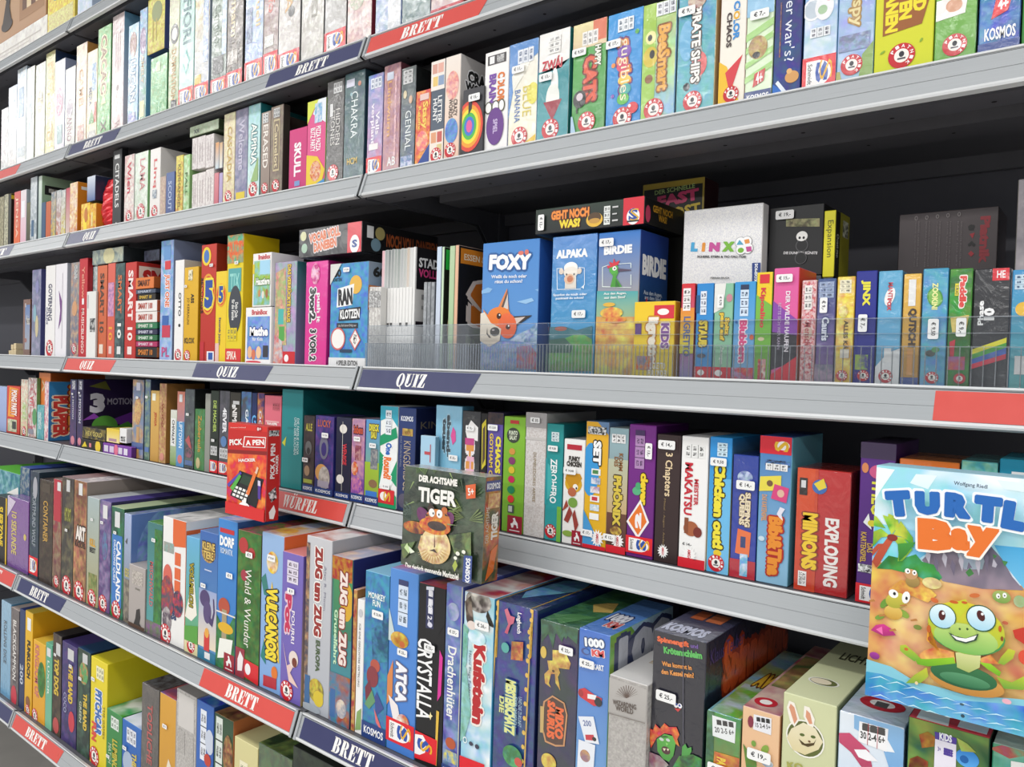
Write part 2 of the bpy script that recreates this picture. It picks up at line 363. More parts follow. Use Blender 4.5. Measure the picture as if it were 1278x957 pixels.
BAYS = [(-2.5, -1.25), (-1.25, 0.), (0., 1.25), (-3.75, -2.5)]
DEPTH = {'A': .4, 'B': .4, 'C': .4, 'D': .4, 'E': .41, 'F': .52, 'G': .52}
NAMES = {'A': 'topmost', 'B': 'upper', 'C': 'second', 'D': 'quiz', 'E': 'dice games', 'F': 'deep lower', 'G': 'lowest'}
BAYN = ['far bay', 'middle bay', 'near bay', 'farthest bay']
def make_shelf(k, bi):
    x0, x1 = BAYS[bi]; x0 += .003; x1 -= .003
    y0, zt = YF[k], Z[k]; d = DEPTH[k]
    root = empty('shelf', ((x0+x1)/2, y0, zt+FZ)); ox, oy, oz = root.location
    lab = {'A': 'topmost', 'B': 'upper', 'C': 'second', 'D': 'quiz', 'E': 'dice games', 'F': 'deep', 'G': 'lowest'}[k]
    tag(root, f'dark steel shelf with grey price rail, {lab} row of the {BAYN[bi]}', 'shelf', 'dark steel shelves with grey price rails')
    def part(name, V, Fc, m, mi=None, parent=root):
        V = [(a-ox, b-oy, c-oz) for a, b, c in V]; return obj(name, V, Fc, m, parent, (0, 0, 0), mi)
    # deck: thin top sheet, deep front flange, stiffening channel behind it
    V, Fc = [], []
    zz = zt+FZ
    bx(V, Fc, x0, x1, y0+.004, y0+d, zz-.007, zz-.0035)
    bx(V, Fc, x0, x1, y0+.004, y0+.009, zz-H-.002, zz-.0072)
    bx(V, Fc, x0+.004, x1-.004, y0+.009, y0+.05, zz-H-.002, zz-H+.001)
    bx(V, Fc, x0+.004, x1-.004, y0+.0485, y0+.05, zz-H+.001, zz-.0072)
    bx(V, Fc, x0+.05, x1-.05, y0+.14, y0+.2, zz-.03, zz-.0072)
    bx(V, Fc, x0, x1, y0+d-.012, y0+d-.002, zz-.032, zz-.0072)
    part('deck', V, Fc, 'steel')
    V, Fc = [], []
    for i in range(int((x1-x0)/.1)):
        x = x0+.07+i*.1
        for yy in (.03,):
            n = len(V); V += [(x+.0028*math.cos(a*math.pi/4), y0+yy+.0028*math.sin(a*math.pi/4), zz-H-.0024) for a in range(8)]; Fc.append(tuple(range(n+7, n-1, -1)))
            n = len(V); V += [(x+.04+.0022*math.cos(a*math.pi/4), y0+.17+.0022*math.sin(a*math.pi/4), zz-.0304) for a in range(8)]; Fc.append(tuple(range(n+7, n-1, -1)))
    part('punched_hole_pattern', V, Fc, 'hole')
    # side brackets tapering to the back
    for s, xx in ((0, x0+.001), (1, x1-.004)):
        V, Fc = [], []
        P = [(y0+.012, -.0075), (y0+d-.002, -.0075), (y0+d-.002, -.085), (y0+d-.05, -.085), (y0+d-.09, -H-.001), (y0+.05, -H-.001), (y0+.012, -H-.001)]
        V = [(xx, a, zz+c) for a, c in P]+[(xx+.003, a, zz+c) for a, c in P]; n = len(P)
        Fc = [tuple(range(n)), tuple(range(2*n-1, n-1, -1))]+[(i, n+i, n+(i+1) % n, (i+1) % n) for i in range(n)]
        part('bracket', V, Fc, 'steel')
    # price rail: tilted face with a pale lip on top and a rolled foot
    rp = lambda x, t, out=0.: rail_point(k, x, t, out)
    V, Fc, mi = [], [], []
    prof = [(-.03, -.006, 1), (-.03, .0022, 1), (.03, .0022, 1), (.03, .0006, 0), (.055, .0006, 2), (.055, .0004, 2), (.075, .0004, 0), (.075, .001, 0), (.50, .001, 0), (.505, .0004, 0), (.515, .0004, 0), (.52, .001, 0), (.9, .001, 0), (.9, .0022, 1), (.97, .0026, 1), (1.02, .0014, 1), (1.02, -.006, 0), (.94, -.006, 0)]
    n = len(prof)
    for x in (x0, x1):
        V += [rp(x, t, o) for t, o, _ in prof]
    for i in range(n):
        j = (i+1) % n; Fc.append((i, n+i, n+j, j)); mi.append(prof[i][2])
    Fc.append(tuple(range(n))); mi.append(0); Fc.append(tuple(range(2*n-1, n-1, -1))); mi.append(0)
    rail = part('price_rail', V, Fc, ['rail', 'lip', 'gap'], mi)
    for xe, s in ((x0, 1), (x1, -1)):
        V = []; Fc = []
        a, b_ = xe, xe+s*.006
        V = [rp(a, -.03, -.006), rp(b_, -.03, -.006), rp(b_, -.03, .0034), rp(a, -.03, .0034), rp(a, 1.03, -.006), rp(b_, 1.03, -.006), rp(b_, 1.03, .0034), rp(a, 1.03, .0034)]
        Fc = [(0, 1, 2, 3), (7, 6, 5, 4), (0, 4, 5, 1), (1, 5, 6, 2), (2, 6, 7, 3), (3, 7, 4, 0)]
        part('rail_end_cap', V, Fc, 'rail', None, rail)
    for kk, col, txt, a, b_, t0, t1 in STRIPS:
        if kk != k or not (x0-.05 < (a+b_)/2 < x1+.05): continue
        a = max(a, x0+.008); b_ = min(b_, x1-.008); e = .014
        V, Fc, mi = [], [], []
        sl = 0 if abs(b_-(x1-.008)) < .02 else -e
        V += [rp(a+(0 if abs(a-(x0+.008)) < .03 else e), .1, .0016), rp(b_+(-sl if sl else 0)*1., .1, .0016), rp(b_, .88, .0016), rp(a, .88, .0016)]
        Fc.append((0, 3, 2, 1)); mi.append(0)
        n = len(V); V += [rp(a, .1, .0011), rp(b_, .1, .0011), rp(b_, .88, .0011), rp(a, .88, .0011)]
        for i in range(4): Fc.append((i, (i+1) % 4, n+(i+1) % 4, n+i)); mi.append(0)
        tw = sum(serif_glyph(c)[1] for c in txt)-.08; xx = 0
        for c in txt:
            P, wd = serif_glyph(c)
            for poly in P:
                if sum(poly[i][0]*poly[(i+1) % len(poly)][1]-poly[(i+1) % len(poly)][0]*poly[i][1] for i in range(len(poly))) < 0: poly = poly[::-1]
                n = len(V)
                for px, py in poly:
                    X_ = t0+(t1-t0)*(xx+px)/tw+.0016*(py-.5); V.append(rp(X_, .78-.56*py, .0019))
                Fc.append(tuple(range(n, n+len(poly)))); mi.append(1)
            xx += wd
        part('category_strip', V, Fc, [col, 'ink'], mi, rail)
    return root
for bi in range(4):
    for k in 'ABCDEFG': make_shelf(k, bi)

# back panels and uprights of the shelving run
V, Fc = [], []; bx(V, Fc, -5, 1.4, .405, .425, 0, 2.9)
w = obj('wall_back', V, Fc, 'back'); tag(w, 'dark steel back panel of the shelving run', 'wall', kind='structure')
V, Fc = [], []; bx(V, Fc, -9, 5, -7, .6, -.02, 0)
w = obj('floor', V, Fc, 'floor'); tag(w, 'grey beige vinyl shop floor', 'floor', kind='structure')
for i, xx in enumerate((-2.5, -1.25, 0., 1.25)):
    V, Fc = [], []
    bx(V, Fc, xx-.012, xx+.012, .372, .403, 0, 2.85)
    for j in range(52): bx(V, Fc, xx-.0035, xx+.0035, .3712, .3718, .12+j*.05, .145+j*.05)
    o = obj('shelf_upright', V, Fc, ['steel', 'hole'], None, (0, 0, 0), [0]*6+[1]*(6*52))
    tag(o, ['steel upright at the far end of the shelving', 'steel upright between far and middle bays', 'steel upright between middle and near bays', 'steel upright at the near end of the shelving'][i], 'upright', 'slotted uprights behind the shelves')

# clear plastic trays that hold back the small boxes on the quiz row
def tray(x0, x1, hh, step, y, label, y2=None):
    root = empty('clear_divider_tray', (x0, y, Z['D']-.003+FZ)); tag(root, label, 'plastic tray', 'clear plastic divider trays on the quiz row')
    L = x1-x0; f = .047
    V, Fc = [], []; bx(V, Fc, 0, L, 0, .0016, .001, f)
    obj('front_panel', V, Fc, 'clear', root)
    V, Fc = [], []; bx(V, Fc, 0, L, .0055, .007, .0012, hh)
    obj('back_panel', V, Fc, 'clear', root)
    V, Fc = [], []
    n = max(2, int(L/step))
    for i in range(n):
        x = (i+.5)*L/n; bx(V, Fc, x-.0005, x+.0005, -.0008, .0002, .001, f-.001)
    bx(V, Fc, 0, L, -.0007, .0018, f-.001, f+.0002); bx(V, Fc, 0, L, .005, .0072, hh, hh+.0012); bx(V, Fc, 0, L, .005, .0074, hh*.78, hh*.78+.0008)
    obj('ridge_pattern', V, Fc, 'ridge', root)

# crinkled red foil gift bag, slumped between boxes on the second row
def foil_bag():
    random.seed(4); n, mth = 14, 18; w, h, d = .085, .135, .05; V = []; Fc = []
    for j in range(mth+1):
        t = j/mth; prof = math.sin(math.pi*min(1, .12+t*.88))**.55 if t < 1 else .1
        for i in range(n):
            a = 2*math.pi*i/n; r = 1+random.uniform(-.035, .035)
            V.append((w/2+.5*w*math.cos(a)*(.72+.28*prof)*r*(1 if t < .85 else 1.12), d/2+.5*d*math.sin(a)*max(.12, prof)*r+random.uniform(-.002, .002), t*h+(random.uniform(-.006, .008) if t > .9 else 0)+.001))
    for j in range(mth):
        for i in range(n): Fc.append((j*n+i, j*n+(i+1) % n, (j+1)*n+(i+1) % n, (j+1)*n+i))
    Fc.append(tuple(range(n-1, -1, -1))); Fc.append(tuple(mth*n+i for i in range(n)))
    V = [(x, y, max(z, .0006)) for x, y, z in V]
    o = obj('foil_bag', V, Fc, 'foil', None, (BAGX, .016, Z['C']-.003+FZ)); tag(o, 'crinkled shiny red foil gift bag on the second row before the tall black box', 'gift bag')
    V, Fc = [], []; 
    for i in range(9):
        x = .012+i*.0075; bx(V, Fc, x, x+.005, -.0005+d*.1, d*.1, .02, .11)
    return o
M['foil'] = mat('red_foil', plain('d81c28', .22, .35, .1, 60))
foil_bag()
# pale wooden blocks in front of the travel box
M['wood'] = mat('pale_wood', plain('dcc8a0', .5, 0, .18, 60, (1, 1, 8)))
for i, (dx, dz, s, l) in enumerate(((0, 0, .018, 'small pale wooden block farthest along the quiz row'), (.0195, 0, .02, 'pale wooden block under the tallest block'), (.041, 0, .021, 'largest pale wooden block beside the night scene box'), (.0415, .0215, .02, 'pale wooden block stacked on the largest block'), (.0195, .0205, .017, 'small pale wooden block stacked between blocks'))):
    V, Fc = [], []; c = .0012
    for z, e in ((0, c), (c, 0), (s-c, 0), (s, c)): V += [(e, e, z), (s-e, e, z), (s-e, s-e, z), (e, s-e, z)]
    Fc = [(3, 2, 1, 0), (12, 13, 14, 15)]+[(4*j+i_, 4*j+(i_+1) % 4, 4*j+4+(i_+1) % 4, 4*j+4+i_) for j in range(3) for i_ in range(4)]
    o = obj('wooden_block', V, Fc, 'wood', None, (BLKX+dx, .03, Z['D']-.0032+dz+FZ)); tag(o, l, 'wooden block', 'pale wooden blocks on the quiz row')

# ---- everything standing on the shelves
G=['boxes on the topmost shelf', 'game boxes on the top row', 'game boxes on the second row', 'game boxes on the quiz row', 'thin white game pads in the small bundle', 'thin white and grey game pads in the tall bundle', 'grey game pads with shiny covers', 'card boxes behind the clear tray', 'game boxes on the dice games row', 'game boxes on the deep row', 'game boxes on the lowest row in view']
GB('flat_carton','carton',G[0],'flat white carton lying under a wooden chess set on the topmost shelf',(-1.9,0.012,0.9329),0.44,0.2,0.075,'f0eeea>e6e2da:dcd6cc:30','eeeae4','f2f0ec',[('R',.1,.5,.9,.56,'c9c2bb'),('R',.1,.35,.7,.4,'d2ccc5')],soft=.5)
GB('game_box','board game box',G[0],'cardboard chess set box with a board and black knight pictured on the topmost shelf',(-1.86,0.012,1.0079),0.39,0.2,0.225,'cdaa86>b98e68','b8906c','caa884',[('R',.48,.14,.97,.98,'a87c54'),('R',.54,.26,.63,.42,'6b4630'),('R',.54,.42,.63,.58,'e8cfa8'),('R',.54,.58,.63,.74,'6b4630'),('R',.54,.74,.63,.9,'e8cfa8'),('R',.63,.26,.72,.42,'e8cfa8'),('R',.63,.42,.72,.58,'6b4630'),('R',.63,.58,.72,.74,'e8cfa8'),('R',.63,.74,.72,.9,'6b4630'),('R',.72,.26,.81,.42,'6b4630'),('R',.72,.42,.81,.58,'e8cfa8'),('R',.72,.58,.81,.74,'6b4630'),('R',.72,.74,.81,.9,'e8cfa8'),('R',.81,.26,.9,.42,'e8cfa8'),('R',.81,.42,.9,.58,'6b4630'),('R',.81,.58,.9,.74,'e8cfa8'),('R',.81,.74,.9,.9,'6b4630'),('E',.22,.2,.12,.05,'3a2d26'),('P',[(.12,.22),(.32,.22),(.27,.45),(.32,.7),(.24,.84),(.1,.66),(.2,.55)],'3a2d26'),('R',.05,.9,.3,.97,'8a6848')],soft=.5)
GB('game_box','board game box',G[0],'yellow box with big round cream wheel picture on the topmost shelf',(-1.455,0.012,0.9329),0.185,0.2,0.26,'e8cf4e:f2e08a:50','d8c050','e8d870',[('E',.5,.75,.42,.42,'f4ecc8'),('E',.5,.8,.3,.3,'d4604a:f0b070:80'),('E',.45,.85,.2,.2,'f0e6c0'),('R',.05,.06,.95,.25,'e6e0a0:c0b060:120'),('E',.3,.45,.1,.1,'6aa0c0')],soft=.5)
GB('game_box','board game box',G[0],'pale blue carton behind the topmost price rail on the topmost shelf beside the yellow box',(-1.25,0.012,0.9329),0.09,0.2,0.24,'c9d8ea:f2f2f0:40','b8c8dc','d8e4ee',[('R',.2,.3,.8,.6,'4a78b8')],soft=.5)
GB('game_box','board game box',G[1],'low whitish picture box at the far end on the top row of the games shelf',(-1.8137,0.012,0.5821),0.0586,0.26,0.2073,'d8dcd8:8a5a70:60','888','ccc',[],wrap=1,soft=.5)  # pale colours along this row include painted glare haze
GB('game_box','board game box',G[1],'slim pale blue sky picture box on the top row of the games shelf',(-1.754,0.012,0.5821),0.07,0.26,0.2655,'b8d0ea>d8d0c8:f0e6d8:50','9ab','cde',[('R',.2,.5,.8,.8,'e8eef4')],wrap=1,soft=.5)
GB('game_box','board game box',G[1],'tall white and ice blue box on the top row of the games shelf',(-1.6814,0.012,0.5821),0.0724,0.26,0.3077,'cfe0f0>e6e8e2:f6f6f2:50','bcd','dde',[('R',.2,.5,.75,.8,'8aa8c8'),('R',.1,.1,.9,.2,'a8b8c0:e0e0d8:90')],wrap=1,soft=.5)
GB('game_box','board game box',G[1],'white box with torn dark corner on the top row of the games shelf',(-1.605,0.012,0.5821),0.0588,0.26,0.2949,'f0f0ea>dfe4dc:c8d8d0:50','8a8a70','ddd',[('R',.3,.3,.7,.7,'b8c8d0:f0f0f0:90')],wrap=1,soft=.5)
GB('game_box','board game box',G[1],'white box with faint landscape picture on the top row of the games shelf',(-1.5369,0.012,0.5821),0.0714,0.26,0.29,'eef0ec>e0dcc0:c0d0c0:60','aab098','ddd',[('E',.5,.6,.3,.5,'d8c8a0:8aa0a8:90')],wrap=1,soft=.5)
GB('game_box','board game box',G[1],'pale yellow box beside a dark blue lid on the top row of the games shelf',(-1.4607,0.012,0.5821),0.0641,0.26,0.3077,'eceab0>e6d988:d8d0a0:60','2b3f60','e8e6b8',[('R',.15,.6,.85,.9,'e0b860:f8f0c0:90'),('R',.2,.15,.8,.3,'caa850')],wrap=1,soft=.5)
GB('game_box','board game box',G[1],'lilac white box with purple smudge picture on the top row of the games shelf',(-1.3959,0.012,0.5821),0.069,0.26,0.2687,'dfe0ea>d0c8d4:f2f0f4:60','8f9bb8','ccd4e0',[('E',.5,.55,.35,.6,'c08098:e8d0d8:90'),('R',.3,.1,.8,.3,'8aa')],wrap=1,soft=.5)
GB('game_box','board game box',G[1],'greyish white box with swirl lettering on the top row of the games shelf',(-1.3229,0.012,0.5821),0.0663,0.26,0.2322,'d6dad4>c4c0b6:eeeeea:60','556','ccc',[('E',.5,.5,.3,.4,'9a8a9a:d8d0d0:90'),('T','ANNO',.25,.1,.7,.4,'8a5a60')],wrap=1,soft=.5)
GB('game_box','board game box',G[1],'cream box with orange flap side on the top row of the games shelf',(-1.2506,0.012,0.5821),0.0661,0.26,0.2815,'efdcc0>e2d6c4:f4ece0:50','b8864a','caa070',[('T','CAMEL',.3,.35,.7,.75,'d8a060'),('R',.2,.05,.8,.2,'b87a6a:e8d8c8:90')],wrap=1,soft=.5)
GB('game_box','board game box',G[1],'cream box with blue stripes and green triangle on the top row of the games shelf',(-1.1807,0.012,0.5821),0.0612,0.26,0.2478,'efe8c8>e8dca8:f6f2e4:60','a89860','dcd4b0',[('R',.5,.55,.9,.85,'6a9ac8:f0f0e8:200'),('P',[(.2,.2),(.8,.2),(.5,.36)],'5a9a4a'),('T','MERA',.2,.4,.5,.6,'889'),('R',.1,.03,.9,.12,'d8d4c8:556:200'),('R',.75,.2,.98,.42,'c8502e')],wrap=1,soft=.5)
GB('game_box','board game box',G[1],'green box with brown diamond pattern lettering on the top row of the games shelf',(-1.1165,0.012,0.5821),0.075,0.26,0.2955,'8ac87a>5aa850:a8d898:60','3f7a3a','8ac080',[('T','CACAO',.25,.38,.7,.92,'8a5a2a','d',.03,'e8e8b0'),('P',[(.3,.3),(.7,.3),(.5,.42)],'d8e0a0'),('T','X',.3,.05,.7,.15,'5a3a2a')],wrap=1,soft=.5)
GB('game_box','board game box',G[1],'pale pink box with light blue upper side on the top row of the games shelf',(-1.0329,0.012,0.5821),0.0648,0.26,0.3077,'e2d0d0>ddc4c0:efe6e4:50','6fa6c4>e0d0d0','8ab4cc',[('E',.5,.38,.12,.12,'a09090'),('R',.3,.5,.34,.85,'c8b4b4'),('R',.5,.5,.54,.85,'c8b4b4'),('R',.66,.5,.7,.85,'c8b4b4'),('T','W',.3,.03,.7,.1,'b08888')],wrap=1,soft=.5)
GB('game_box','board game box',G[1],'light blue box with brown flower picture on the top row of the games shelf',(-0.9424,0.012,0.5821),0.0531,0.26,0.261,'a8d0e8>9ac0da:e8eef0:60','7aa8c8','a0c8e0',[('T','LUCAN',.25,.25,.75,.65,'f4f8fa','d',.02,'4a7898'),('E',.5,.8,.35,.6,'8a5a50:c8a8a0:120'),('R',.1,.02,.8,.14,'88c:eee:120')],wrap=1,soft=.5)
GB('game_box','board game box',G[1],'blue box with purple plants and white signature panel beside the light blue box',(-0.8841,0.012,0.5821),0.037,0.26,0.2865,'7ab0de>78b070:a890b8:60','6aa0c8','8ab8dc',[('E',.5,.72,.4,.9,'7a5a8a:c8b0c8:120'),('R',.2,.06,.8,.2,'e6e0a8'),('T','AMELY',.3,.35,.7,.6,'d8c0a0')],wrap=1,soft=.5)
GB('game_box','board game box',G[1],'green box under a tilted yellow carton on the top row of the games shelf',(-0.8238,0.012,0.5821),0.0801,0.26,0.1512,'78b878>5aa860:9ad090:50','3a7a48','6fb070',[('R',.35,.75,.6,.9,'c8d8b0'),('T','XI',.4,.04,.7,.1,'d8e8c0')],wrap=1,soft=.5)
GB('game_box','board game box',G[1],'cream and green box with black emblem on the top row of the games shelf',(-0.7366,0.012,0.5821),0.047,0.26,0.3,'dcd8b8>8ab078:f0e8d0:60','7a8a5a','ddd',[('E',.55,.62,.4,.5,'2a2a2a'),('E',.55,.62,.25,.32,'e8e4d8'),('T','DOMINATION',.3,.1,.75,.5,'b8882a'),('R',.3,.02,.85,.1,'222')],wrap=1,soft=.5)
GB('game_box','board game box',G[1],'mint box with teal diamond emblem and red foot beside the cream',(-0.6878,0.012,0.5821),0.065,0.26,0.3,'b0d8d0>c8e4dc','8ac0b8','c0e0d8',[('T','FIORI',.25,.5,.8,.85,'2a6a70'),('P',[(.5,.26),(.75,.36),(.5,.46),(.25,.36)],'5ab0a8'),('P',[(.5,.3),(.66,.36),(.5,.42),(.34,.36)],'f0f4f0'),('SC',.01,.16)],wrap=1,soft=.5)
GB('game_box','board game box',G[1],'gold box with painted blue glare, red foot on the top row of the games shelf',(-0.6192,0.012,0.5821),0.0621,0.26,0.3,'d8c060>a8b8d8:f2f0ec:50','9ab','dcb',[('R',.6,.3,.95,1,'9ab0d8:f4f4f8:120'),('R',.05,.15,.5,.22,'d8b838'),('SC',.01,.15)],wrap=1,soft=.5)  # blue-white strip is glare painted onto the front
GB('game_box','board game box',G[1],'sage green glossy box with painted silver glare on the top row of the games shelf',(-0.547,0.012,0.5821),0.0623,0.26,0.3,'7a9a78>58605c:dfe4e6:60','444','9a9',[('T','Castle Combo',.2,.4,.6,.95,'3a5a3a'),('R',.7,.3,.98,1,'a8c0e0:eef:120'),('R',.1,.17,.8,.3,'4a4a4a:9a9a9a:160'),('SC',.01,.14)],wrap=1,soft=.5)  # pale blue strip at the right is painted glare
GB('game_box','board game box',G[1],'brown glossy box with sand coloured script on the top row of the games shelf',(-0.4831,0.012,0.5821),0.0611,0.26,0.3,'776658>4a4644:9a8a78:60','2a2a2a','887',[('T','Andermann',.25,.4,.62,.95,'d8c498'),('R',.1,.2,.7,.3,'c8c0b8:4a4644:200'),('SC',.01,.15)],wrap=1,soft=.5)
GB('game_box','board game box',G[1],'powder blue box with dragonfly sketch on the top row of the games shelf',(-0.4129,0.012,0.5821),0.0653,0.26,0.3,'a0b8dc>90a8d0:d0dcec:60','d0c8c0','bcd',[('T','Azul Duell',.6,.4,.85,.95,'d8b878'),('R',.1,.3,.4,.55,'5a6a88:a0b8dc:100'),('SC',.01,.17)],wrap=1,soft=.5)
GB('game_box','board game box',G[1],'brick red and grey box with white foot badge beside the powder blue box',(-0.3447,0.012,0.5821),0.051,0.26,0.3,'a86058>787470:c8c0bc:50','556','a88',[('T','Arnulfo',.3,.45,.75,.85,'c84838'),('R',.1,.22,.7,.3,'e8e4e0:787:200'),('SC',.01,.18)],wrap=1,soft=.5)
GB('game_box','board game box',G[1],'box with painted silver glare and gold lettering on the top row of the games shelf',(-0.2923,0.012,0.5821),0.0715,0.26,0.3,'a8a49a>c8c0bc:f4f2f0:60','777','ccc',[('T','TAMRA',.3,.4,.65,.95,'c89a58'),('E',.6,.4,.15,.15,'3a3a3a'),('SC',.01,.14)],wrap=1,soft=.5)  # whitish front mottle is glare put into the colour
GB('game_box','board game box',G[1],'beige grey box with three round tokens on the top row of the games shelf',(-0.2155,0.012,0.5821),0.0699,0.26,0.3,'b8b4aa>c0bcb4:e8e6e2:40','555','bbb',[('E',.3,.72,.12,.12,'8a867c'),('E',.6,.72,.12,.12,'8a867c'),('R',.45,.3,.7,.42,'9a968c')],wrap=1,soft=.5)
GB('game_box','board game box',G[1],'grey green box with painted glare, dark lettering on the top row of the games shelf',(-0.1419,0.012,0.5821),0.0636,0.26,0.3,'889490>b0a8a4:f0eeee:45','333','aaa',[('T','ORLEANS',.1,.55,.4,.98,'444c4c'),('SC',.03,.16)],wrap=1,soft=.5)  # front lightened with painted glare over a darker box
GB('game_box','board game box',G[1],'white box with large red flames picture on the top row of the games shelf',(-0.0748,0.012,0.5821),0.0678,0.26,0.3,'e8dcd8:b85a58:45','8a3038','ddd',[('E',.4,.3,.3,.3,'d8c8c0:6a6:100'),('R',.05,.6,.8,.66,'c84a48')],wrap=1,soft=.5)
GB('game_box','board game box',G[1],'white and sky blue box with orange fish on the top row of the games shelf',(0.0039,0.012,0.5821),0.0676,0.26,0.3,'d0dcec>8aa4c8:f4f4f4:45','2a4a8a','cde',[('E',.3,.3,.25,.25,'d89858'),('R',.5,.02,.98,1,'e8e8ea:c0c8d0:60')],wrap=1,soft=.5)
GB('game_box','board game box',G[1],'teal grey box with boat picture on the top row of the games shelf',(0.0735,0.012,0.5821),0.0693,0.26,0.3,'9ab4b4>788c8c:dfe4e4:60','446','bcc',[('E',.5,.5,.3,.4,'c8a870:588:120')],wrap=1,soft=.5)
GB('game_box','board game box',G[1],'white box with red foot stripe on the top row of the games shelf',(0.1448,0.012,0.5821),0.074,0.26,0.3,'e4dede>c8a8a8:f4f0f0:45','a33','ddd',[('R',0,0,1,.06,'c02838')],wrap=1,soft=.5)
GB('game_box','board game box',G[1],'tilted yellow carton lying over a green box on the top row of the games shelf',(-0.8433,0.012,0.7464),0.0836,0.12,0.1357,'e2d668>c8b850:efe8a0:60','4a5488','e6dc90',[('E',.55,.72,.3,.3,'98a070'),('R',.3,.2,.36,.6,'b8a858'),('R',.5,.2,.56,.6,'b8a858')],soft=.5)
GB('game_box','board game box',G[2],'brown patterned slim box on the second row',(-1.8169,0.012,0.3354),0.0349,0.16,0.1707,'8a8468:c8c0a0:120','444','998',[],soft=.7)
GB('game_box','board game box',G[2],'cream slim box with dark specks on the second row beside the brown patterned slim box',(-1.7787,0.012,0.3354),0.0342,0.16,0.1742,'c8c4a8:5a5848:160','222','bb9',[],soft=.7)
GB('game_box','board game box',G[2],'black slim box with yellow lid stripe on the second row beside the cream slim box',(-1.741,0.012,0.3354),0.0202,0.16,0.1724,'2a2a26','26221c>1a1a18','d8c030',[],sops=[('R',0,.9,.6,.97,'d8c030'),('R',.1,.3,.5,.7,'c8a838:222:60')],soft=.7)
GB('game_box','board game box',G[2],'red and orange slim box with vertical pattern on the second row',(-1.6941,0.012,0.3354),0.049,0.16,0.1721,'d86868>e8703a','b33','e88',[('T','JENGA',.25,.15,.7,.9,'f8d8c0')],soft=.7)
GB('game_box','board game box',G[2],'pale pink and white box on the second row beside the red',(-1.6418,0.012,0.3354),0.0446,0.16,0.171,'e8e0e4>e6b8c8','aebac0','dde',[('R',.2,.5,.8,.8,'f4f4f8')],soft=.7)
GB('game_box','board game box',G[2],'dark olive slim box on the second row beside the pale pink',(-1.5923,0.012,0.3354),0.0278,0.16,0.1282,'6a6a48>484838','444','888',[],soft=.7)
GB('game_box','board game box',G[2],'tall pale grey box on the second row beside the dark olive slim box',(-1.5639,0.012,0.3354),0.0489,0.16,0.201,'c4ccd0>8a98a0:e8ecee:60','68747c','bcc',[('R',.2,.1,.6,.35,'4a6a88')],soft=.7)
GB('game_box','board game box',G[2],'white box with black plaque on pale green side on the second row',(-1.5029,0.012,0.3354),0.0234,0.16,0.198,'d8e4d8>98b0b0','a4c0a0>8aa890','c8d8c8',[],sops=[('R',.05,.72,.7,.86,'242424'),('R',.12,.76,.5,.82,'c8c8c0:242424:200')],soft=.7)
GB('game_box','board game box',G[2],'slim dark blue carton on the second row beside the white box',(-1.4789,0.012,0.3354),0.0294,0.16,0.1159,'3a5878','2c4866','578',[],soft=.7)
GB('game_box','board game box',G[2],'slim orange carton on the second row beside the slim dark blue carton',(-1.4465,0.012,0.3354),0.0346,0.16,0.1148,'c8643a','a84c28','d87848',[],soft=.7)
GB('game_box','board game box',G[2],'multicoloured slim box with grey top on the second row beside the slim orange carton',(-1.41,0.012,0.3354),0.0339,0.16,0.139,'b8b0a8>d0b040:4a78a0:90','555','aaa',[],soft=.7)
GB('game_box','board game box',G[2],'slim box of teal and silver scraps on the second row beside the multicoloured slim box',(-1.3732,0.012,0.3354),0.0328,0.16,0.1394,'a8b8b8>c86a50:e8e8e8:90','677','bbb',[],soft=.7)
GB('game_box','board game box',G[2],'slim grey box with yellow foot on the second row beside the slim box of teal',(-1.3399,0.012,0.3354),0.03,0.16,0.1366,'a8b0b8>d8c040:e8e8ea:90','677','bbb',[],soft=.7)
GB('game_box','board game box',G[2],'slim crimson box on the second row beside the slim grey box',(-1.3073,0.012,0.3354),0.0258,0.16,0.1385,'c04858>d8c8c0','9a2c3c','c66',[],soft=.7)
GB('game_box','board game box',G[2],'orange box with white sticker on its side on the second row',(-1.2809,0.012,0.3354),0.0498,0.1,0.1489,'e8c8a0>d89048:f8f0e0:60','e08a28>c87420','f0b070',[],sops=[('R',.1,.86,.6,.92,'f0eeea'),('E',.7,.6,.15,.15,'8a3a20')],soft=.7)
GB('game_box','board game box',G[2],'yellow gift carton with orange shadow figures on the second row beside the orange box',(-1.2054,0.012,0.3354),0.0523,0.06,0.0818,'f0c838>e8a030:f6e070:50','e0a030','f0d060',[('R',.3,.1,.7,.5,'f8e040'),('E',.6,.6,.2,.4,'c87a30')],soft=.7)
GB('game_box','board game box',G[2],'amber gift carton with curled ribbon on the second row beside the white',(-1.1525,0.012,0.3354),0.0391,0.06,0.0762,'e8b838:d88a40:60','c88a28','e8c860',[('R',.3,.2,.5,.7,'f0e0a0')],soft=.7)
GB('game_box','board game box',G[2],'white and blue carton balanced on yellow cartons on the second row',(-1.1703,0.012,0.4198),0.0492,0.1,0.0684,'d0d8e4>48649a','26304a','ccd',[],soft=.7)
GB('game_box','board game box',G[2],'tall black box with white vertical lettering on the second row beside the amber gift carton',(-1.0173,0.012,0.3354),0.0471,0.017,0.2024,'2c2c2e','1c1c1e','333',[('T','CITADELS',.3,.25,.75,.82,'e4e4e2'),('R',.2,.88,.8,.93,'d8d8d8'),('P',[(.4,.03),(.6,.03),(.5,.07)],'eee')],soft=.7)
GB('game_box','board game box',G[2],'teal edge of a box behind white boxes on the second row',(-1.0044,0.03,0.3354),0.0134,0.16,0.1963,'4a8080:88a0a0:90','2a2c2c','3a3c3a',[],soft=.7)
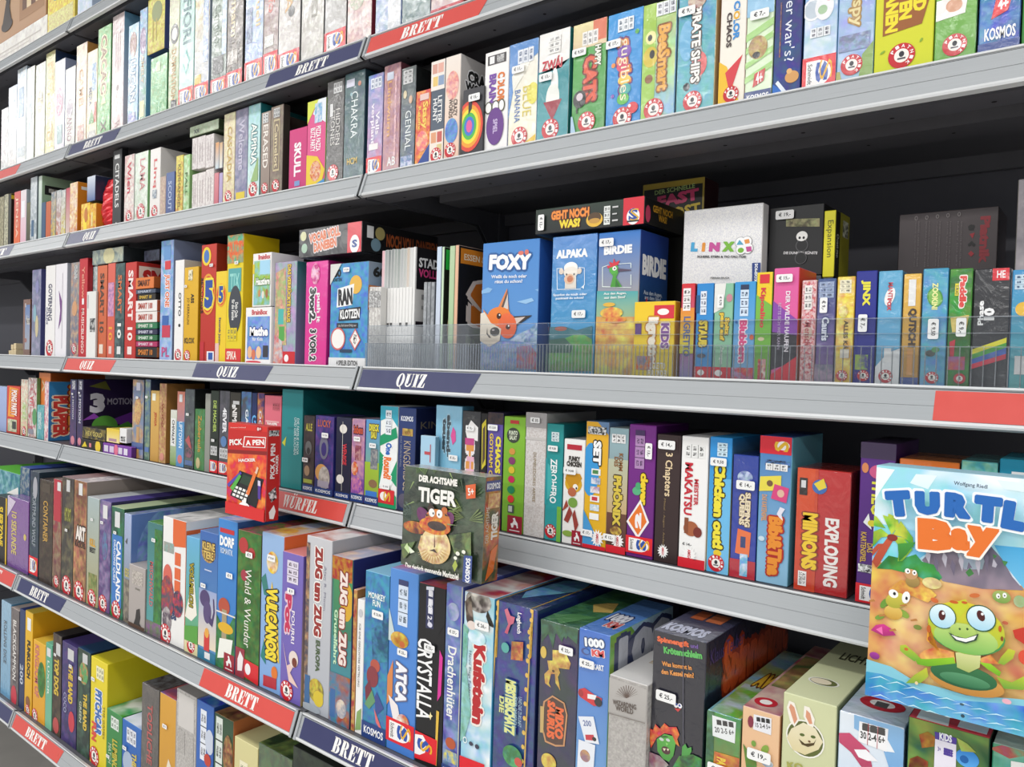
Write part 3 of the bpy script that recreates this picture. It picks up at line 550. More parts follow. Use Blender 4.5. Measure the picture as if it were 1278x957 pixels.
GB('game_box','board game box',G[2],'white box with red script over bird picture on the second row',(-0.9517,0.012,0.3354),0.0516,0.16,0.1782,'e8e0da:d09090:70','aaa','eee',[('T','Wien',.3,.45,.7,.9,'c84858'),('PI',.5,.12,.3)],soft=.7)
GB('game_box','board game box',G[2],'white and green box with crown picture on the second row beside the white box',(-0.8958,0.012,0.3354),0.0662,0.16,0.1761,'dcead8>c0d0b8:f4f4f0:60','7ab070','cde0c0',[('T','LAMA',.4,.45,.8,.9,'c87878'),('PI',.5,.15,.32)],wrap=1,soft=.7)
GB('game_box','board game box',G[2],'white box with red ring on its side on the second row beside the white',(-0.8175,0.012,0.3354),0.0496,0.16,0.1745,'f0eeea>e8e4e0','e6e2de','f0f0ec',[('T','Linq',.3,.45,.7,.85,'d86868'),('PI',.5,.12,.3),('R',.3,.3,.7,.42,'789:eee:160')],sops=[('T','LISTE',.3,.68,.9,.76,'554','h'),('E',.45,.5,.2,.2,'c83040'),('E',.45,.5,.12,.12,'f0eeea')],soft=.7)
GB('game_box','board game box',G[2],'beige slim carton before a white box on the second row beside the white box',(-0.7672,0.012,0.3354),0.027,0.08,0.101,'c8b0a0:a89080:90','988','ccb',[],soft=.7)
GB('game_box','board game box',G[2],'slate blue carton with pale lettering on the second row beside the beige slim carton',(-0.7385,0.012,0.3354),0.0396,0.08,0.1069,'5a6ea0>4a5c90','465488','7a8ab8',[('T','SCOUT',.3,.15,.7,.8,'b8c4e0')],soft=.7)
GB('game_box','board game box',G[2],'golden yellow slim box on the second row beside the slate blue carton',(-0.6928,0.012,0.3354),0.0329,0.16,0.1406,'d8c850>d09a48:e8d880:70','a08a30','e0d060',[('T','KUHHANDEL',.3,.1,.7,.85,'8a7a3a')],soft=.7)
GB('game_box','board game box',G[2],'light green slim box with tree marks on the second row',(-0.6579,0.012,0.3354),0.0269,0.16,0.1374,'a8d090>98c080:e0ecd0:70','88b070','b0d8a0',[('T','FALL',.3,.3,.7,.7,'5a7a4a')],soft=.7)
GB('game_box','board game box',G[2],'white carton with grey print, upper layer on the second row beside the pale green box',(-0.6289,0.016,0.4358),0.0228,0.1,0.0727,'e4dedc:c8bcbc:150','d8d2d0','eee8e4',[('R',.3,.2,.36,.8,'b8acac'),('R',.6,.2,.66,.8,'b8acac')],soft=.7)
GB('game_box','board game box',G[2],'white carton with grey spine lines, lower layer on the second row beside the white carton',(-0.6186,0.012,0.3354),0.0227,0.1,0.0874,'e6e0dc:cabebe:150','d8d2d0','eee8e4',[('R',.3,.2,.36,.8,'b8acac'),('R',.6,.2,.66,.8,'b8acac')],soft=.7)
GB('game_box','board game box',G[2],'white carton with small dots, upper layer on the second row beside the white carton',(-0.6044,0.016,0.4343),0.0327,0.1,0.0739,'e4dedc:c8bcbc:150','d8d2d0','eee8e4',[('R',.3,.2,.36,.8,'b8acac'),('R',.6,.2,.66,.8,'b8acac')],soft=.7)
GB('game_box','board game box',G[2],'white carton with a split edge, lower layer on the second row beside the white carton',(-0.5941,0.012,0.3354),0.0325,0.1,0.0879,'e6e0dc:cabebe:150','d8d2d0','eee8e4',[('R',.3,.2,.36,.8,'b8acac'),('R',.6,.2,.66,.8,'b8acac')],soft=.7)
GB('game_box','board game box',G[2],'white carton with tan tab, upper layer on the second row beside the white carton',(-0.5699,0.016,0.4315),0.0336,0.1,0.0748,'e4dedc:c8bcbc:150','d8d2d0','eee8e4',[('R',.3,.2,.36,.8,'b8acac'),('R',.6,.2,.66,.8,'b8acac')],soft=.7)
GB('game_box','board game box',G[2],'white carton with pale print, lower layer on the second row beside the white carton',(-0.56,0.012,0.3354),0.0334,0.1,0.0906,'e6e0dc:cabebe:150','d8d2d0','eee8e4',[('R',.3,.2,.36,.8,'b8acac'),('R',.6,.2,.66,.8,'b8acac')],soft=.7)
GB('game_box','board game box',G[2],'tiny orange topped blue carton on the second row beside the white carton',(-0.5221,0.012,0.4224),0.0147,0.05,0.0591,'e0a060>c8d8e0','889','ddc',[],soft=.7)
GB('game_box','board game box',G[2],'tiny tan and white carton on the second row beside the tiny orange topped blue carton',(-0.5056,0.012,0.422),0.0129,0.05,0.057,'d8b080>e0e4e0','889','ddc',[],soft=.7)
GB('game_box','board game box',G[2],'tiny rose red carton on the second row beside the white carton',(-0.5245,0.012,0.3354),0.018,0.05,0.0787,'d88890>c86878','a55','caa',[],soft=.7)
GB('game_box','board game box',G[2],'tiny lilac carton on the second row beside the tiny orange topped blue carton',(-0.5047,0.012,0.3354),0.0146,0.05,0.0761,'b8a8d0>a898c0','878','bbc',[],soft=.7)
GB('game_box','board game box',G[2],'pale green box lying across white cartons on the second row',(-0.6333,0.012,0.5108),0.1224,0.12,0.0233,'b8c8a8>98a888:c8d4bc:60','3c4c34','c0ccb0',[('T','XX',.15,.2,.35,.6,'445','h')],soft=.7)
GB('game_box','board game box',G[2],'cream box with sand coloured lettering on the second row beside the tiny lilac carton',(-0.4885,0.012,0.3354),0.0441,0.16,0.2025,'e8dcb8>d8c8a0:f0e8cc:60','b8a880','e8e0c8',[('T','CASCADIA',.35,.25,.75,.85,'c8a860'),('PI',.5,.1,.3)],soft=.7)
GB('game_box','board game box',G[2],'purple grey box with white letter and yellow foot on the second row',(-0.4428,0.012,0.3354),0.0472,0.16,0.203,'8886a0>7878a0:b8b4c4:50','6a6a88','99a',[('T','Welcome',.3,.35,.75,.88,'c8c4d8'),('R',.15,.04,.85,.12,'e0c838')],soft=.7)
GB('game_box','board game box',G[2],'mint box with pale mountain lettering on the second row beside the purple grey box',(-0.3942,0.012,0.3354),0.0441,0.16,0.2036,'a8dce0>d8e8e0:c8ecec:50','2a8890','5ac0c8',[('T','ALPINA',.3,.38,.75,.8,'f8f8f0','d',.02,'5a8a90'),('PI',.5,.12,.35),('P',[(.3,.2),(.9,.2),(.9,.45)],'98b878')],soft=.7)
GB('game_box','board game box',G[2],'grey brown box with bold cream lettering on the second row beside the mint box',(-0.3463,0.012,0.3354),0.0328,0.16,0.1805,'a8968a>8c7c72','5a504a','a09488',[('T','ERASED',.25,.35,.8,.85,'f0e8e0'),('PI',.5,.12,.35),('IN',.2,.87,.8,.98,'ddd','555')],soft=.7)
GB('game_box','board game box',G[2],'taupe box with outlined oval label on the second row beside the grey brown box',(-0.3123,0.012,0.3354),0.0428,0.017,0.1859,'8c7c6c>74685e:988878:60','3c3632','8a7c70',[('R',.25,.28,.75,.85,'c8b890'),('R',.3,.3,.7,.83,'80705f'),('T','Camelot',.35,.32,.65,.8,'d8c8a0'),('PI',.5,.12,.3),('IN',.25,.87,.75,.97,'ccc','555')],soft=.7)
GB('game_box','board game box',G[2],'dark magenta carton edge with orange tab on the second row beside the taupe box',(-0.2908,0.03,0.3354),0.0151,0.16,0.1441,'4a2c40','2c1c28','5a3a50',[('R',.4,.1,.7,.7,'b06a48')],soft=.7)
GB('game_box','board game box',G[2],'magenta box with bold white lettering on the second row beside the dark magenta carton edge',(-0.2471,0.012,0.3354),0.0575,0.1,0.1274,'d02c78>c42470','9a1c58','e04890',[('T','SKULL',.3,.25,.7,.78,'f8f0f4','d',.05),('R',.35,.1,.65,.18,'7898c8')],soft=.7)
GB('game_box','board game box',G[2],'pink and green patchwork box with white lettering on the second row beside the magenta box',(-0.1888,0.012,0.3354),0.0572,0.16,0.1726,'e0508c','78b858','c8e0a0',[('P',[(0,.75),(.6,1),(0,1)],'d8e048'),('P',[(.3,.85),(1,.72),(1,1),(.6,1)],'e8eef4'),('R',.4,.74,.8,.96,'7ab0d8:eee:150'),('T','PIZZA PAZZA\nBLITZ PARTY',.2,.42,.75,.7,'fff'),('P',[(0,0),(.8,0),(1,.2),(.6,.36),(0,.4)],'e8c828'),('E',.5,.2,.3,.35,'d8783a:f0d8c0:150'),('P',[(0,0),(1,0),(1,.1)],'3a90c8')],soft=.7)
GB('game_box','board game box',G[2],'charcoal box with thin white two-line lettering on the second row beside the pink',(-0.1289,0.012,0.3354),0.0498,0.16,0.1996,'5a5856>504e4c','2c2a2a','5a5856',[('T','HIDDEN\nSTONES',.25,.38,.8,.72,'dcd8d4','d',0),('R',.2,.66,.38,.78,'e4e4e4'),('IN',.4,.87,.9,.97,'d8d8d8','555'),('PI',.45,.12,.32)],wrap=1,soft=.7)
GB('game_box','board game box',G[2],'blue green box with spaced white capitals on the second row beside the charcoal box',(-0.0769,0.012,0.3354),0.0566,0.16,0.2036,'46646a>3c5a60:5a7a7e:40','2c4852','54707a',[('T','CHAKRA',.35,.4,.68,.82,'e8f0f0','d',0),('R',.1,.87,.5,.94,'dde'),('E',.75,.88,.08,.08,'c87a5a'),('E',.35,.8,.06,.06,'a8c8d0'),('T','HCM',.2,.16,.7,.22,'e0c060','h')],wrap=1,soft=.7)
GB('game_box','board game box',G[2],'lilac and blue box with tilted white script on the second row',(-0.0109,0.012,0.3354),0.0409,0.16,0.1872,'6898d0>c87098:b0a8d0:50','485898','9ac',[('T','Valls\nverplant',.2,.32,.8,.72,'f8f0f8'),('R',.15,.27,.75,.33,'f0e8e8'),('IN',.2,.86,.9,.96,'e8ecf4','679'),('SC',.03,.2)],wrap=1,soft=.7)
GB('game_box','board game box',G[2],'dusty rose box with gold vertical lettering on the second row beside the lilac',(0.0318,0.012,0.3354),0.0424,0.047,0.1954,'a8707c>b07c88:c89898:60','7c4450','b07880',[('T','Lindwurm',.25,.35,.5,.85,'e0a868'),('R',.2,.86,.6,.93,'c8d0e0'),('R',.7,.1,.8,.9,'e8b8c0:a0707c:160'),('T','AB',.3,.08,.8,.16,'eee','h')],wrap=1,soft=.7)
GB('game_box','board game box',G[2],'dark grey box with white capitals and blue foot on the second row',(0.0768,0.012,0.3354),0.0359,0.047,0.1815,'4c5450>48607c:68706c:50','1c2020','505854',[('T','GENIAL',.35,.2,.75,.58,'e8ecec','d',0),('IN',.15,.84,.8,.97,'d0d0d0','444'),('E',.3,.74,.12,.2,'d8c8a0'),('E',.7,.68,.12,.2,'d8b090'),('R',.1,.02,.9,.15,'5878a8:dde:120')],wrap=1,soft=.7)
GB('game_box','board game box',G[2],'black box standing behind a red orange box on the second row',(0.0621,0.06,0.3354),0.0445,0.16,0.2013,'1a1a1c','151517','222',[('T','Ghost',.1,.75,.9,.9,'888','h')],soft=.7)
GB('game_box','board game box',G[2],'red and orange box with yellow slanted script on the second row',(0.1144,0.012,0.3354),0.0354,0.16,0.1336,'d84848>e88848:f0a060:60','a82c2c','e86858',[('T','Stasy',.4,.5,.85,.85,'f8d868','d',.03),('T','Ratefix',.2,.5,.38,.8,'f8d868'),('E',.5,.35,.4,.5,'f07878:f8d0a0:120'),('P',[(0,0),(1,0),(1,.3)],'2c4c98'),('R',.3,.87,.9,.95,'e8c8c0')],soft=.7)
GB('game_box','board game box',G[2],'slate box with letter tiles and white capitals on the second row beside the red',(0.1504,0.012,0.3354),0.032,0.16,0.1765,'4c5868>586474','3a4452','ddd',[('R',0,.72,1,1,'f0e8e0'),('R',.1,.88,.45,.97,'d8a090'),('R',.5,.88,.9,.97,'e8b0a0'),('R',.15,.76,.5,.85,'e8c878'),('R',.55,.76,.95,.85,'8aa0c0'),('T','LETTER\nHUNT',.2,.4,.85,.66,'f4f4f4'),('R',0,0,1,.34,'efe4d8'),('R',.1,.22,.48,.32,'e0a078'),('R',.55,.22,.9,.32,'c86058'),('R',.55,.12,.9,.2,'d8c890'),('PI',.5,.1,.4)],soft=.7)
GB('game_box','board game box',G[2],'cream box with peach faces and black lettering on the second row beside the slate box',(0.183,0.012,0.3354),0.0343,0.12,0.1774,'f0e6dc>ecc8b0','d8d4d0>c8c4c0','f0ece8',[('E',.5,.72,.42,.7,'e89890:f8d8c8:90'),('T','CRAZY\nWORDS',.3,.42,.85,.6,'4a3c38'),('E',.5,.3,.42,.6,'6a9ad8:3a6ab0:90'),('PI',.45,.12,.36)],sops=[('T','CRAZY',.15,.76,.75,.88,'222','h',.06,'fff'),('T','WORDS',.1,.68,.7,.77,'222','h',.06,'fff')],soft=.7)
GB('game_box','board game box',G[2],'black box with rainbow disc cover on the second row beside the cream box',(0.2284,0.0072,0.3354),0.0456,0.0045,0.1125,'3a3a40>2e2e34','28282c','48484c',[('E',.35,.46,.64,.9,'e04838'),('E',.35,.46,.54,.76,'f0a030'),('E',.35,.46,.44,.62,'f0e040'),('E',.35,.46,.34,.48,'50b850'),('E',.35,.46,.24,.34,'4078d0'),('E',.35,.46,.14,.22,'e060a0'),('P',[(.3,.62),(.45,.7),(.5,.9),(.3,.8)],'2e2e34')],st=[(.6,.85,'h','€ 15,-')],soft=.7)
GB('game_box','board game box',G[2],'white box with rainbow stacked capitals on the second row beside the black box',(0.2706,0.012,0.3354),0.0493,0.16,0.1642,'f6f4f2','c8c6d0','f4f4f4',[('R',.12,.87,.88,.96,'4a4648'),('R',.2,.88,.4,.95,'eee'),('R',.5,.88,.8,.95,'c8c8c8:4a4648:300'),('T','COLOR',.55,.5,.85,.78,'e0782c','d',.05),('T','BRAIN',.2,.5,.5,.78,'7a4aa8','d',.05),('R',.55,.7,.85,.72,'fff'),('E',.2,.46,.16,.2,'554'),('E',.2,.46,.12,.16,'f6f4f2'),('E',.5,.46,.16,.2,'554'),('E',.5,.46,.12,.16,'f6f4f2'),('E',.75,.46,.14,.2,'554'),('E',.75,.46,.1,.16,'f6f4f2'),('E',.5,.27,.36,.6,'6a3c8c'),('T','SPIEL',.42,.2,.6,.34,'d8c8e8')],soft=.7)
GB('game_box','board game box',G[2],'white and blue box with banana and blue lettering on the second row',(0.3214,0.012,0.3354),0.0552,0.16,0.1651,'f2efe4>f0ead0','5a90c8','6a98d0',[('P',[(0,.3),(0,1),(1,1),(1,.86),(.35,.75),(.15,.55)],'5a90d0'),('P',[(.1,.7),(.5,.84),(.8,.84),(.6,.72),(.15,.55)],'f2efe4'),('E',.85,.5,.2,.3,'e8e060'),('T','BLUE',.5,.3,.8,.58,'d8c848','d',0),('T','BANANA',.22,.26,.42,.56,'3a70b8','d',0),('IN',.3,.8,.85,.93,'e8ecf4','568'),('P',[(.3,0),(1,0),(1,.12)],'e8c030'),('PI',.42,.12,.28)],st=[(.35,.75,'h','€ 11,-')],wrap=1,soft=.7)
GB('game_box','board game box',G[2],'teal box with white swan and red capitals on the second row beside the white',(0.3781,0.012,0.3354),0.0564,0.12,0.1676,'f4f2ee','2c8888','e8ecea',[('R',0,0,1,.66,'2f8f98>3a9aa4'),('P',[(0,.6),(.5,.6),(1,.72),(1,.66),(0,.64)],'4aa0a8'),('T','ZWÁI',.12,.66,.78,.77,'c82c3c','h',.04),('E',.55,.5,.12,.5,'f4f4f0'),('E',.5,.4,.22,.4,'eef0e8'),('P',[(.2,.38),(.8,.38),(.5,.2)],'9c2c3c'),('PI',.45,.13,.28),('IN',.32,.8,.72,.95,'f4f2ee','777')],st=[(.28,.6,'h','€ 13,-')],wrap=1,soft=.7)
GB('game_box','board game box',G[2],'green meadow box with red cat lettering on the second row beside the teal box',(0.4409,0.012,0.3354),0.0567,0.16,0.1653,'58b050>4a9848','3c7838','e8e0c8',[('R',0,.78,1,1,'e8dca0>e0c8a0'),('R',.6,.82,1,1,'e07858'),('IN',.28,.8,.75,.92,'f4f0ec','666'),('T','CATS',.35,.3,.75,.7,'e05838','d',.06,'7a2820'),('T','HAPPY',.68,.6,.86,.78,'f8f4e8','d',.04,'4a6a3a'),('E',.25,.34,.2,.22,'222'),('E',.25,.36,.1,.1,'d8c8d0'),('R',.15,.22,.2,.3,'222'),('PI',.48,.13,.26),('P',[(0,0),(.2,0),(.05,.2),(0,.2)],'a8c8e0'),('P',[(.6,0),(1,.06),(1,0)],'e0783c')],st=[(.22,.75,'h','€ 9,50')],wrap=1,soft=.7)
GB('game_box','board game box',G[2],'bright blue box with bubbly multicoloured lettering on the second row beside the green meadow box',(0.4996,0.012,0.3354),0.0563,0.16,0.1654,'2898e0>2088d0','1a70b0','50b0f0',[('T','gugibles',.28,.24,.72,.78,'e88a30','d',.06,'5a2c78'),('E',.5,.66,.2,.16,'7a4ab0'),('E',.45,.54,.16,.14,'d84868'),('E',.52,.42,.18,.12,'f0c030'),('E',.55,.34,.17,.14,'38a8a0'),('E',.5,.26,.17,.14,'58b840'),('T','gugibles',.34,.25,.66,.77,'f8e8c8','d',0),('E',.85,.8,.06,.06,'48a838'),('E',.2,.3,.05,.05,'7040a8'),('E',.2,.56,.06,.06,'e89040'),('IN',.3,.83,.75,.94,'f0f4f8','567'),('E',.78,.17,.16,.14,'d83038'),('E',.7,.19,.04,.04,'fff'),('PI',.5,.1,.27)],st=[(.2,.74,'h','€ 17,-')],wrap=1,soft=.7)
GB('game_box','board game box',G[2],'blue and lime box with orange honey lettering and bees on the second row',(0.5566,0.012,0.3354),0.0499,0.16,0.1639,'a8d058>88b8e0:c8e078:30','6aa0d0','d8e8a0',[('R',0,0,.4,1,'a8cc50>98c850'),('E',.25,.72,.16,.18,'f0e8a0'),('E',.22,.72,.07,.09,'2c2c2c'),('E',.25,.56,.22,.28,'d8c040'),('E',.3,.58,.08,.12,'2c2c2c'),('E',.22,.38,.12,.12,'8a5a30'),('T','BeeSmart',.48,.26,.84,.8,'e8a838','d',.05,'8a5018'),('IN',.4,.88,.98,.99,'eef0f4','667'),('PI',.4,.12,.3)],wrap=1,soft=.7)
GB('game_box','board game box',G[2],'turquoise sea box with boat and white lettering on the second row beside the blue',(0.6092,0.012,0.3354),0.0535,0.12,0.168,'3a98c0>58b0a8:68b8c8:30','e0c88a','48a0c0',[('E',.25,.6,.2,.5,'68b0d8'),('E',.55,.4,.16,.5,'a8a8a8'),('E',.6,.4,.2,.3,'d85858'),('T','PIRATE SHIPS',.38,.26,.62,.86,'f8f4ec','d',.04,'3a3430'),('E',.28,.24,.09,.1,'2c343c'),('E',.5,.9,.25,.2,'a87868:d8c8b8:120'),('PI',.45,.12,.25)],st=[(.25,.83,'h','€ 9,-')],wrap=1,soft=.7)
GB('game_box','board game box',G[2],'white box with coloured dots lettering and red balloon on the second row',(0.669,0.012,0.3354),0.0345,0.16,0.1577,'f4f0e8>f2ecdc','c8a0a0','f0ece4',[('P',[(0,0),(.9,0),(.3,.35),(0,.4)],'f0c030'),('P',[(.25,.3),(.9,.42),(.45,.12)],'d84048'),('T','COLOR',.5,.55,.75,.86,'3a90d8','d',.05),('R',.5,.71,.75,.78,'f2ecdc'),('T','O',.5,.71,.75,.78,'e8b030','d',.05),('T','CHAOS',.25,.5,.46,.78,'4a3c3c','d',.04),('E',.5,.93,.35,.2,'e8c0b8:f4f0e8:160'),('PI',.5,.12,.3)],soft=.7)
GB('game_box','board game box',G[2],'mint striped box with badger and blue foot on the second row beside the white box',(0.7041,0.012,0.3354),0.0344,0.16,0.1529,'d8ecc8','a8c890','c8e0f0',[('R',0,.72,1,1,'98c8e8'),('P',[(0,.52),(1,.62),(1,.68),(0,.58)],'a0d078'),('P',[(0,.42),(1,.52),(1,.57),(0,.47)],'a0d078'),('P',[(0,.3),(1,.4),(1,.45),(0,.35)],'a0d078'),('P',[(0,.18),(1,.28),(1,.33),(0,.23)],'a0d078'),('E',.45,.46,.35,.42,'b89858:7a6038:90'),('E',.4,.4,.14,.12,'2a2a2a'),('P',[(.3,.14),(.7,.18),(.76,.28),(.36,.25)],'c83838'),('T','4+',.42,.16,.66,.26,'fff','h'),('E',.5,.9,.2,.25,'e08898'),('KO',0,.11)],st=[(.5,.72,'h','€ 7,-')],wrap=1,soft=.7)
GB('game_box','board game box',G[2],'midnight blue box with white handwriting and mouse on the second row',(0.7397,0.012,0.3354),0.0334,0.12,0.1478,'34386c>2c4c98:3c4078:40','28305c','3c4478',[('T',"Wer war's?",.4,.3,.76,.95,'e8ecf8','d',0),('R',.2,.35,.25,.8,'a0705c:34386c:300'),('P',[(0,0),(0,.14),(.75,0)],'2c70c8'),('P',[(.1,.14),(.2,.16),(.65,.02),(.55,0)],'e8f0fc'),('E',.7,.17,.25,.22,'d8a060'),('E',.6,.22,.1,.1,'e8b878')],soft=.7)
GB('game_box','board game box',G[2],'blue winter box with white penguin and red foot on the second row',(0.7756,0.012,0.3354),0.0386,0.16,0.1423,'88b8e0>c8dcec:f0f4f8:40','4a88c0','a8d0e8',[('E',.25,.7,.3,.34,'f4f4f8'),('E',.25,.7,.24,.28,'c0ccd8'),('E',.6,.7,.28,.4,'f0f0f4'),('E',.75,.78,.14,.14,'d83868'),('E',.55,.68,.14,.14,'a8c8a0'),('IN',.2,.46,.8,.54,'e8ecf0','556'),('SC',.02,.3)],wrap=1,soft=.7)
GB('game_box','board game box',G[2],'pale blue box with golden script and bare trees on the second row',(0.8149,0.012,0.3354),0.04,0.16,0.1357,'98b8e0>90b0d8:b0c8e8:30','68a8d0','a8c8e8',[('T','Wespy',.3,.5,.7,.98,'e8d8a0','d',.02,'b08848'),('R',.05,.3,.9,.44,'7880a0:98b8e0:120'),('P',[(.6,0),(1,0),(1,.35),(.7,.25)],'88a858'),('P',[(0,0),(.2,0),(.1,.14),(0,.14)],'a8a858'),('PI',.42,.18,.3)],wrap=1,soft=.7)
GB('game_box','board game box',G[2],'wide lime yellow box with brown bordered yellow lettering on the second row',(0.8556,0.012,0.3354),0.0603,0.12,0.1284,'e0d830>d0d828','a8b020','e8e850',[('P',[(.14,.38),(.8,.42),(.9,.6),(.9,1),(.14,1)],'9c5c28'),('T','WILD\nROTEN\nBANANEN',.18,.4,.86,.98,'f0e030','d',.06),('E',.15,.24,.05,.02,'8ab030',30),('E',.8,.28,.04,.02,'8ab030',60),('PI',.48,.18,.23)],soft=.7)
GB('game_box','board game box',G[2],'green box with white cards of smiling faces on the second row',(0.9168,0.012,0.3354),0.0395,0.16,0.1147,'78b848>68a840','4a8838','88c058',[('P',[(.02,.45),(.72,.48),(.78,.66),(.02,.64)],'f4f0ec'),('E',.45,.57,.2,.18,'d8a080'),('P',[(.05,.68),(.7,.7),(.65,.9),(.2,.98)],'f0ece8'),('E',.4,.8,.18,.16,'d8a080'),('PI',.5,.2,.3)],wrap=1,soft=.7)
GB('game_box','board game box',G[2],'royal blue box with red slanted badge on the second row beside the green box',(0.9583,0.012,0.3354),0.0371,0.16,0.1082,'2c78c8>2c4c90:3c88d0:40','2858a0','4888d0',[('P',[(.3,.38),(.7,.44),(.82,.62),(.4,.57)],'d83038'),('P',[(.33,.4),(.67,.46),(.78,.6),(.43,.55)],'e83840'),('T','4+',.45,.46,.7,.56,'fff','h',.05),('T','KOSMOS',.15,.18,.9,.3,'fff','h',.03),('R',0,0,1,.16,'2c4890')],wrap=1,soft=.7)
GB('game_box','board game box',G[2],'dark green box at the end of the row on the second row',(0.9968,0.012,0.3354),0.0275,0.16,0.0999,'3a8838','286028','4a9848',[],soft=.7)
GB('game_box','board game box',G[3],'blue and brown travel box with black oval badge on the quiz row',(-1.83,0.09,-0.0121),0.059,0.08,0.191,'8a5a40','6a4430','b89080',[('R',.3,.12,.98,.9,'5a80c0>b8bcc4'),('E',.72,.62,.3,.17,'1c1c20'),('T','Mexica',.5,.55,.96,.72,'f0ece4','h'),('E',.42,.28,.16,.13,'b06858'),('R',.3,.86,.42,.93,'e8e4e4')],wrap=1)
GB('game_box','board game box',G[3],'purple night scene box with pale kite on the quiz row beside the blue',(-1.5463,0.014,-0.0121),0.0666,0.16,0.2656,'686a98>7a8098:9a98b8:40','3c4078','777aa8',[('E',.6,.35,.18,.5,'d8c898'),('E',.35,.5,.18,.4,'88b8c8'),('E',.6,.8,.2,.3,'8a8ac0')],wrap=1)
GB('game_box','board game box',G[3],'white box with dark blue arched lettering on the quiz row',(-1.4446,0.014,-0.0121),0.0688,0.16,0.2719,'f0eeec','b8b4b8','f4f2f0',[('T','GOVERNING',.3,.4,.7,.8,'3a3c5c'),('T','CARDS',.1,.36,.28,.55,'6a6c8c'),('PI',.5,.1,.36)])
GB('game_box','board game box',G[3],'white box with violet brush stroke on the quiz row beside the white box',(-1.3731,0.014,-0.0121),0.077,0.16,0.2725,'eeebf0','b4b8c4','f0eef0',[('P',[(.3,.3),(.45,.5),(.3,.72),(.6,.6),(.55,.4)],'7a4888'),('R',.6,.1,.64,.9,'c8c4cc')])
GB('game_box','board game box',G[3],'smoky brown box with crescent picture on the quiz row beside the white box',(-1.2693,0.014,-0.0121),0.0539,0.16,0.2709,'98989c>585c78:c8a080:50','6a5a48','aaa',[('E',.5,.52,.3,.4,'e0a068'),('R',.4,.82,.8,.97,'d8d8d8:555:200'),('PI',.5,.1,.3)],wrap=1)
GB('game_box','board game box',G[3],'red box with white and orange lettering on the quiz row beside the smoky brown box',(-1.2148,0.014,-0.0121),0.0507,0.015,0.2788,'c83038>c02830','a01c28','d04048',[('T','MUSICBLINGO',.35,.05,.7,.5,'f4d8d0'),('T','Yellow',.35,.6,.7,.92,'e8a088'),('R',.4,.54,.65,.6,'f4f0f0')])
GB('game_box','board game box',G[3],'white card box with black bird standing before red box on the quiz row',(-1.1501,0.0075,-0.0121),0.0562,0.006,0.1839,'e8e8e4','c8c8c4','f0f0ec',[('R',.4,.4,.95,.6,'3a3a3c:e8e8e4:90'),('R',.1,.75,.2,.95,'bbb')])
GB('game_box','board game box',G[3],'white box behind the bird card box on the quiz row beside the red box',(-1.1735,0.03,-0.0121),0.0322,0.16,0.2559,'dce4e4:8ab0b0:90','aaa','ddd',[])
GB('game_box','board game box',G[3],'orange quiz box with dark vertical lettering on the quiz row',(-1.1019,0.014,-0.0121),0.0568,0.16,0.2521,'d87048>c86038','a04828','e89068',[('T','SMART 10',.3,.28,.72,.92,'5a4438','d',.03),('R',.3,.06,.7,.16,'e8d8c8')])
GB('game_box','board game box',G[3],'coral and lilac quiz box on the quiz row beside the orange quiz box',(-1.0405,0.014,-0.0121),0.0413,0.16,0.2549,'e06858>d86048','b04030','e88878',[('R',.1,.45,.9,.8,'b080b0:e0a0c0:90'),('T','10',.25,.2,.75,.34,'f0a838'),('R',.3,.06,.7,.14,'e8c8c0')])
GB('game_box','board game box',G[3],'dark teal quiz box with orange letters on the quiz row beside the coral',(-0.9969,0.014,-0.0121),0.0512,0.16,0.2523,'3c5454>2c3c40:587070:60','28383c','5a7070',[('T','SMART',.3,.48,.72,.88,'d87848','d',.03),('T','10',.3,.22,.72,.38,'f0f0ec','d',.04),('R',.3,.06,.7,.14,'e0e4e4')])
GB('game_box','board game box',G[3],'red quiz box with white lettering and framed side on the quiz row',(-0.9413,0.014,-0.0121),0.0579,0.16,0.2511,'c83830>c03028','c23430','d85048',[('T','SMART 10',.28,.2,.75,.92,'f8e8e4','d',.04),('R',.3,.06,.7,.14,'f0e0dc')],sops=[('R',.04,.04,1,.96,'e8dcd0'),('T','SMART',.1,.74,1,.93,'b82c2c','h',.06)])
GB('game_box','board game box',G[3],'grey green flat box lying on top of quiz boxes on the quiz row',(-1.1351,0.014,0.244),0.179,0.14,0.0394,'748888:c8ccb0:40','2a3234','98a8a8',[('E',.55,.5,.18,.12,'e0d8a0')],wrap=1)
GB('game_box','board game box',G[3],'small black flat box lying by the green flat box on the quiz row',(-0.9635,0.03,0.2443),0.0066,0.16,0.0293,'2c2c30:6a4a48:90','1c1c20','333',[])
GB('game_box','board game box',G[3],'navy flat box lying over the red quiz box on the quiz row',(-0.9183,0.05,0.244),0.0791,0.12,0.0291,'22263a:485068:90','181a28','2c3048',[])
GB('flat_game_pack','board game box',G[3],'black flat pack with orange lettering, lowest of the stack on the quiz row',(-0.8711,0.01,-0.0031),0.1077,0.06,0.0253,'1f1c1c','a85c28','1f1c1c',[('T','SMART 10',.12,.22,.8,.78,'e08838','h',.03)])
GB('flat_game_pack','board game box',G[3],'magenta flat pack in the stack on the quiz row beside the slate flat pack',(-0.8716,0.01,0.0232),0.1077,0.06,0.0132,'b02c60','8a2450','b02c60',[('T','SMART 10',.12,.22,.8,.78,'f0d0e0','h',.03)])
GB('flat_game_pack','board game box',G[3],'green flat pack above the magenta one on the quiz row beside the slate flat pack',(-0.8723,0.01,0.0384),0.1077,0.06,0.0142,'2a6a40','1f5432','2a6a40',[('T','SMART 10',.12,.22,.8,.78,'e0f0e0','h',.03)])
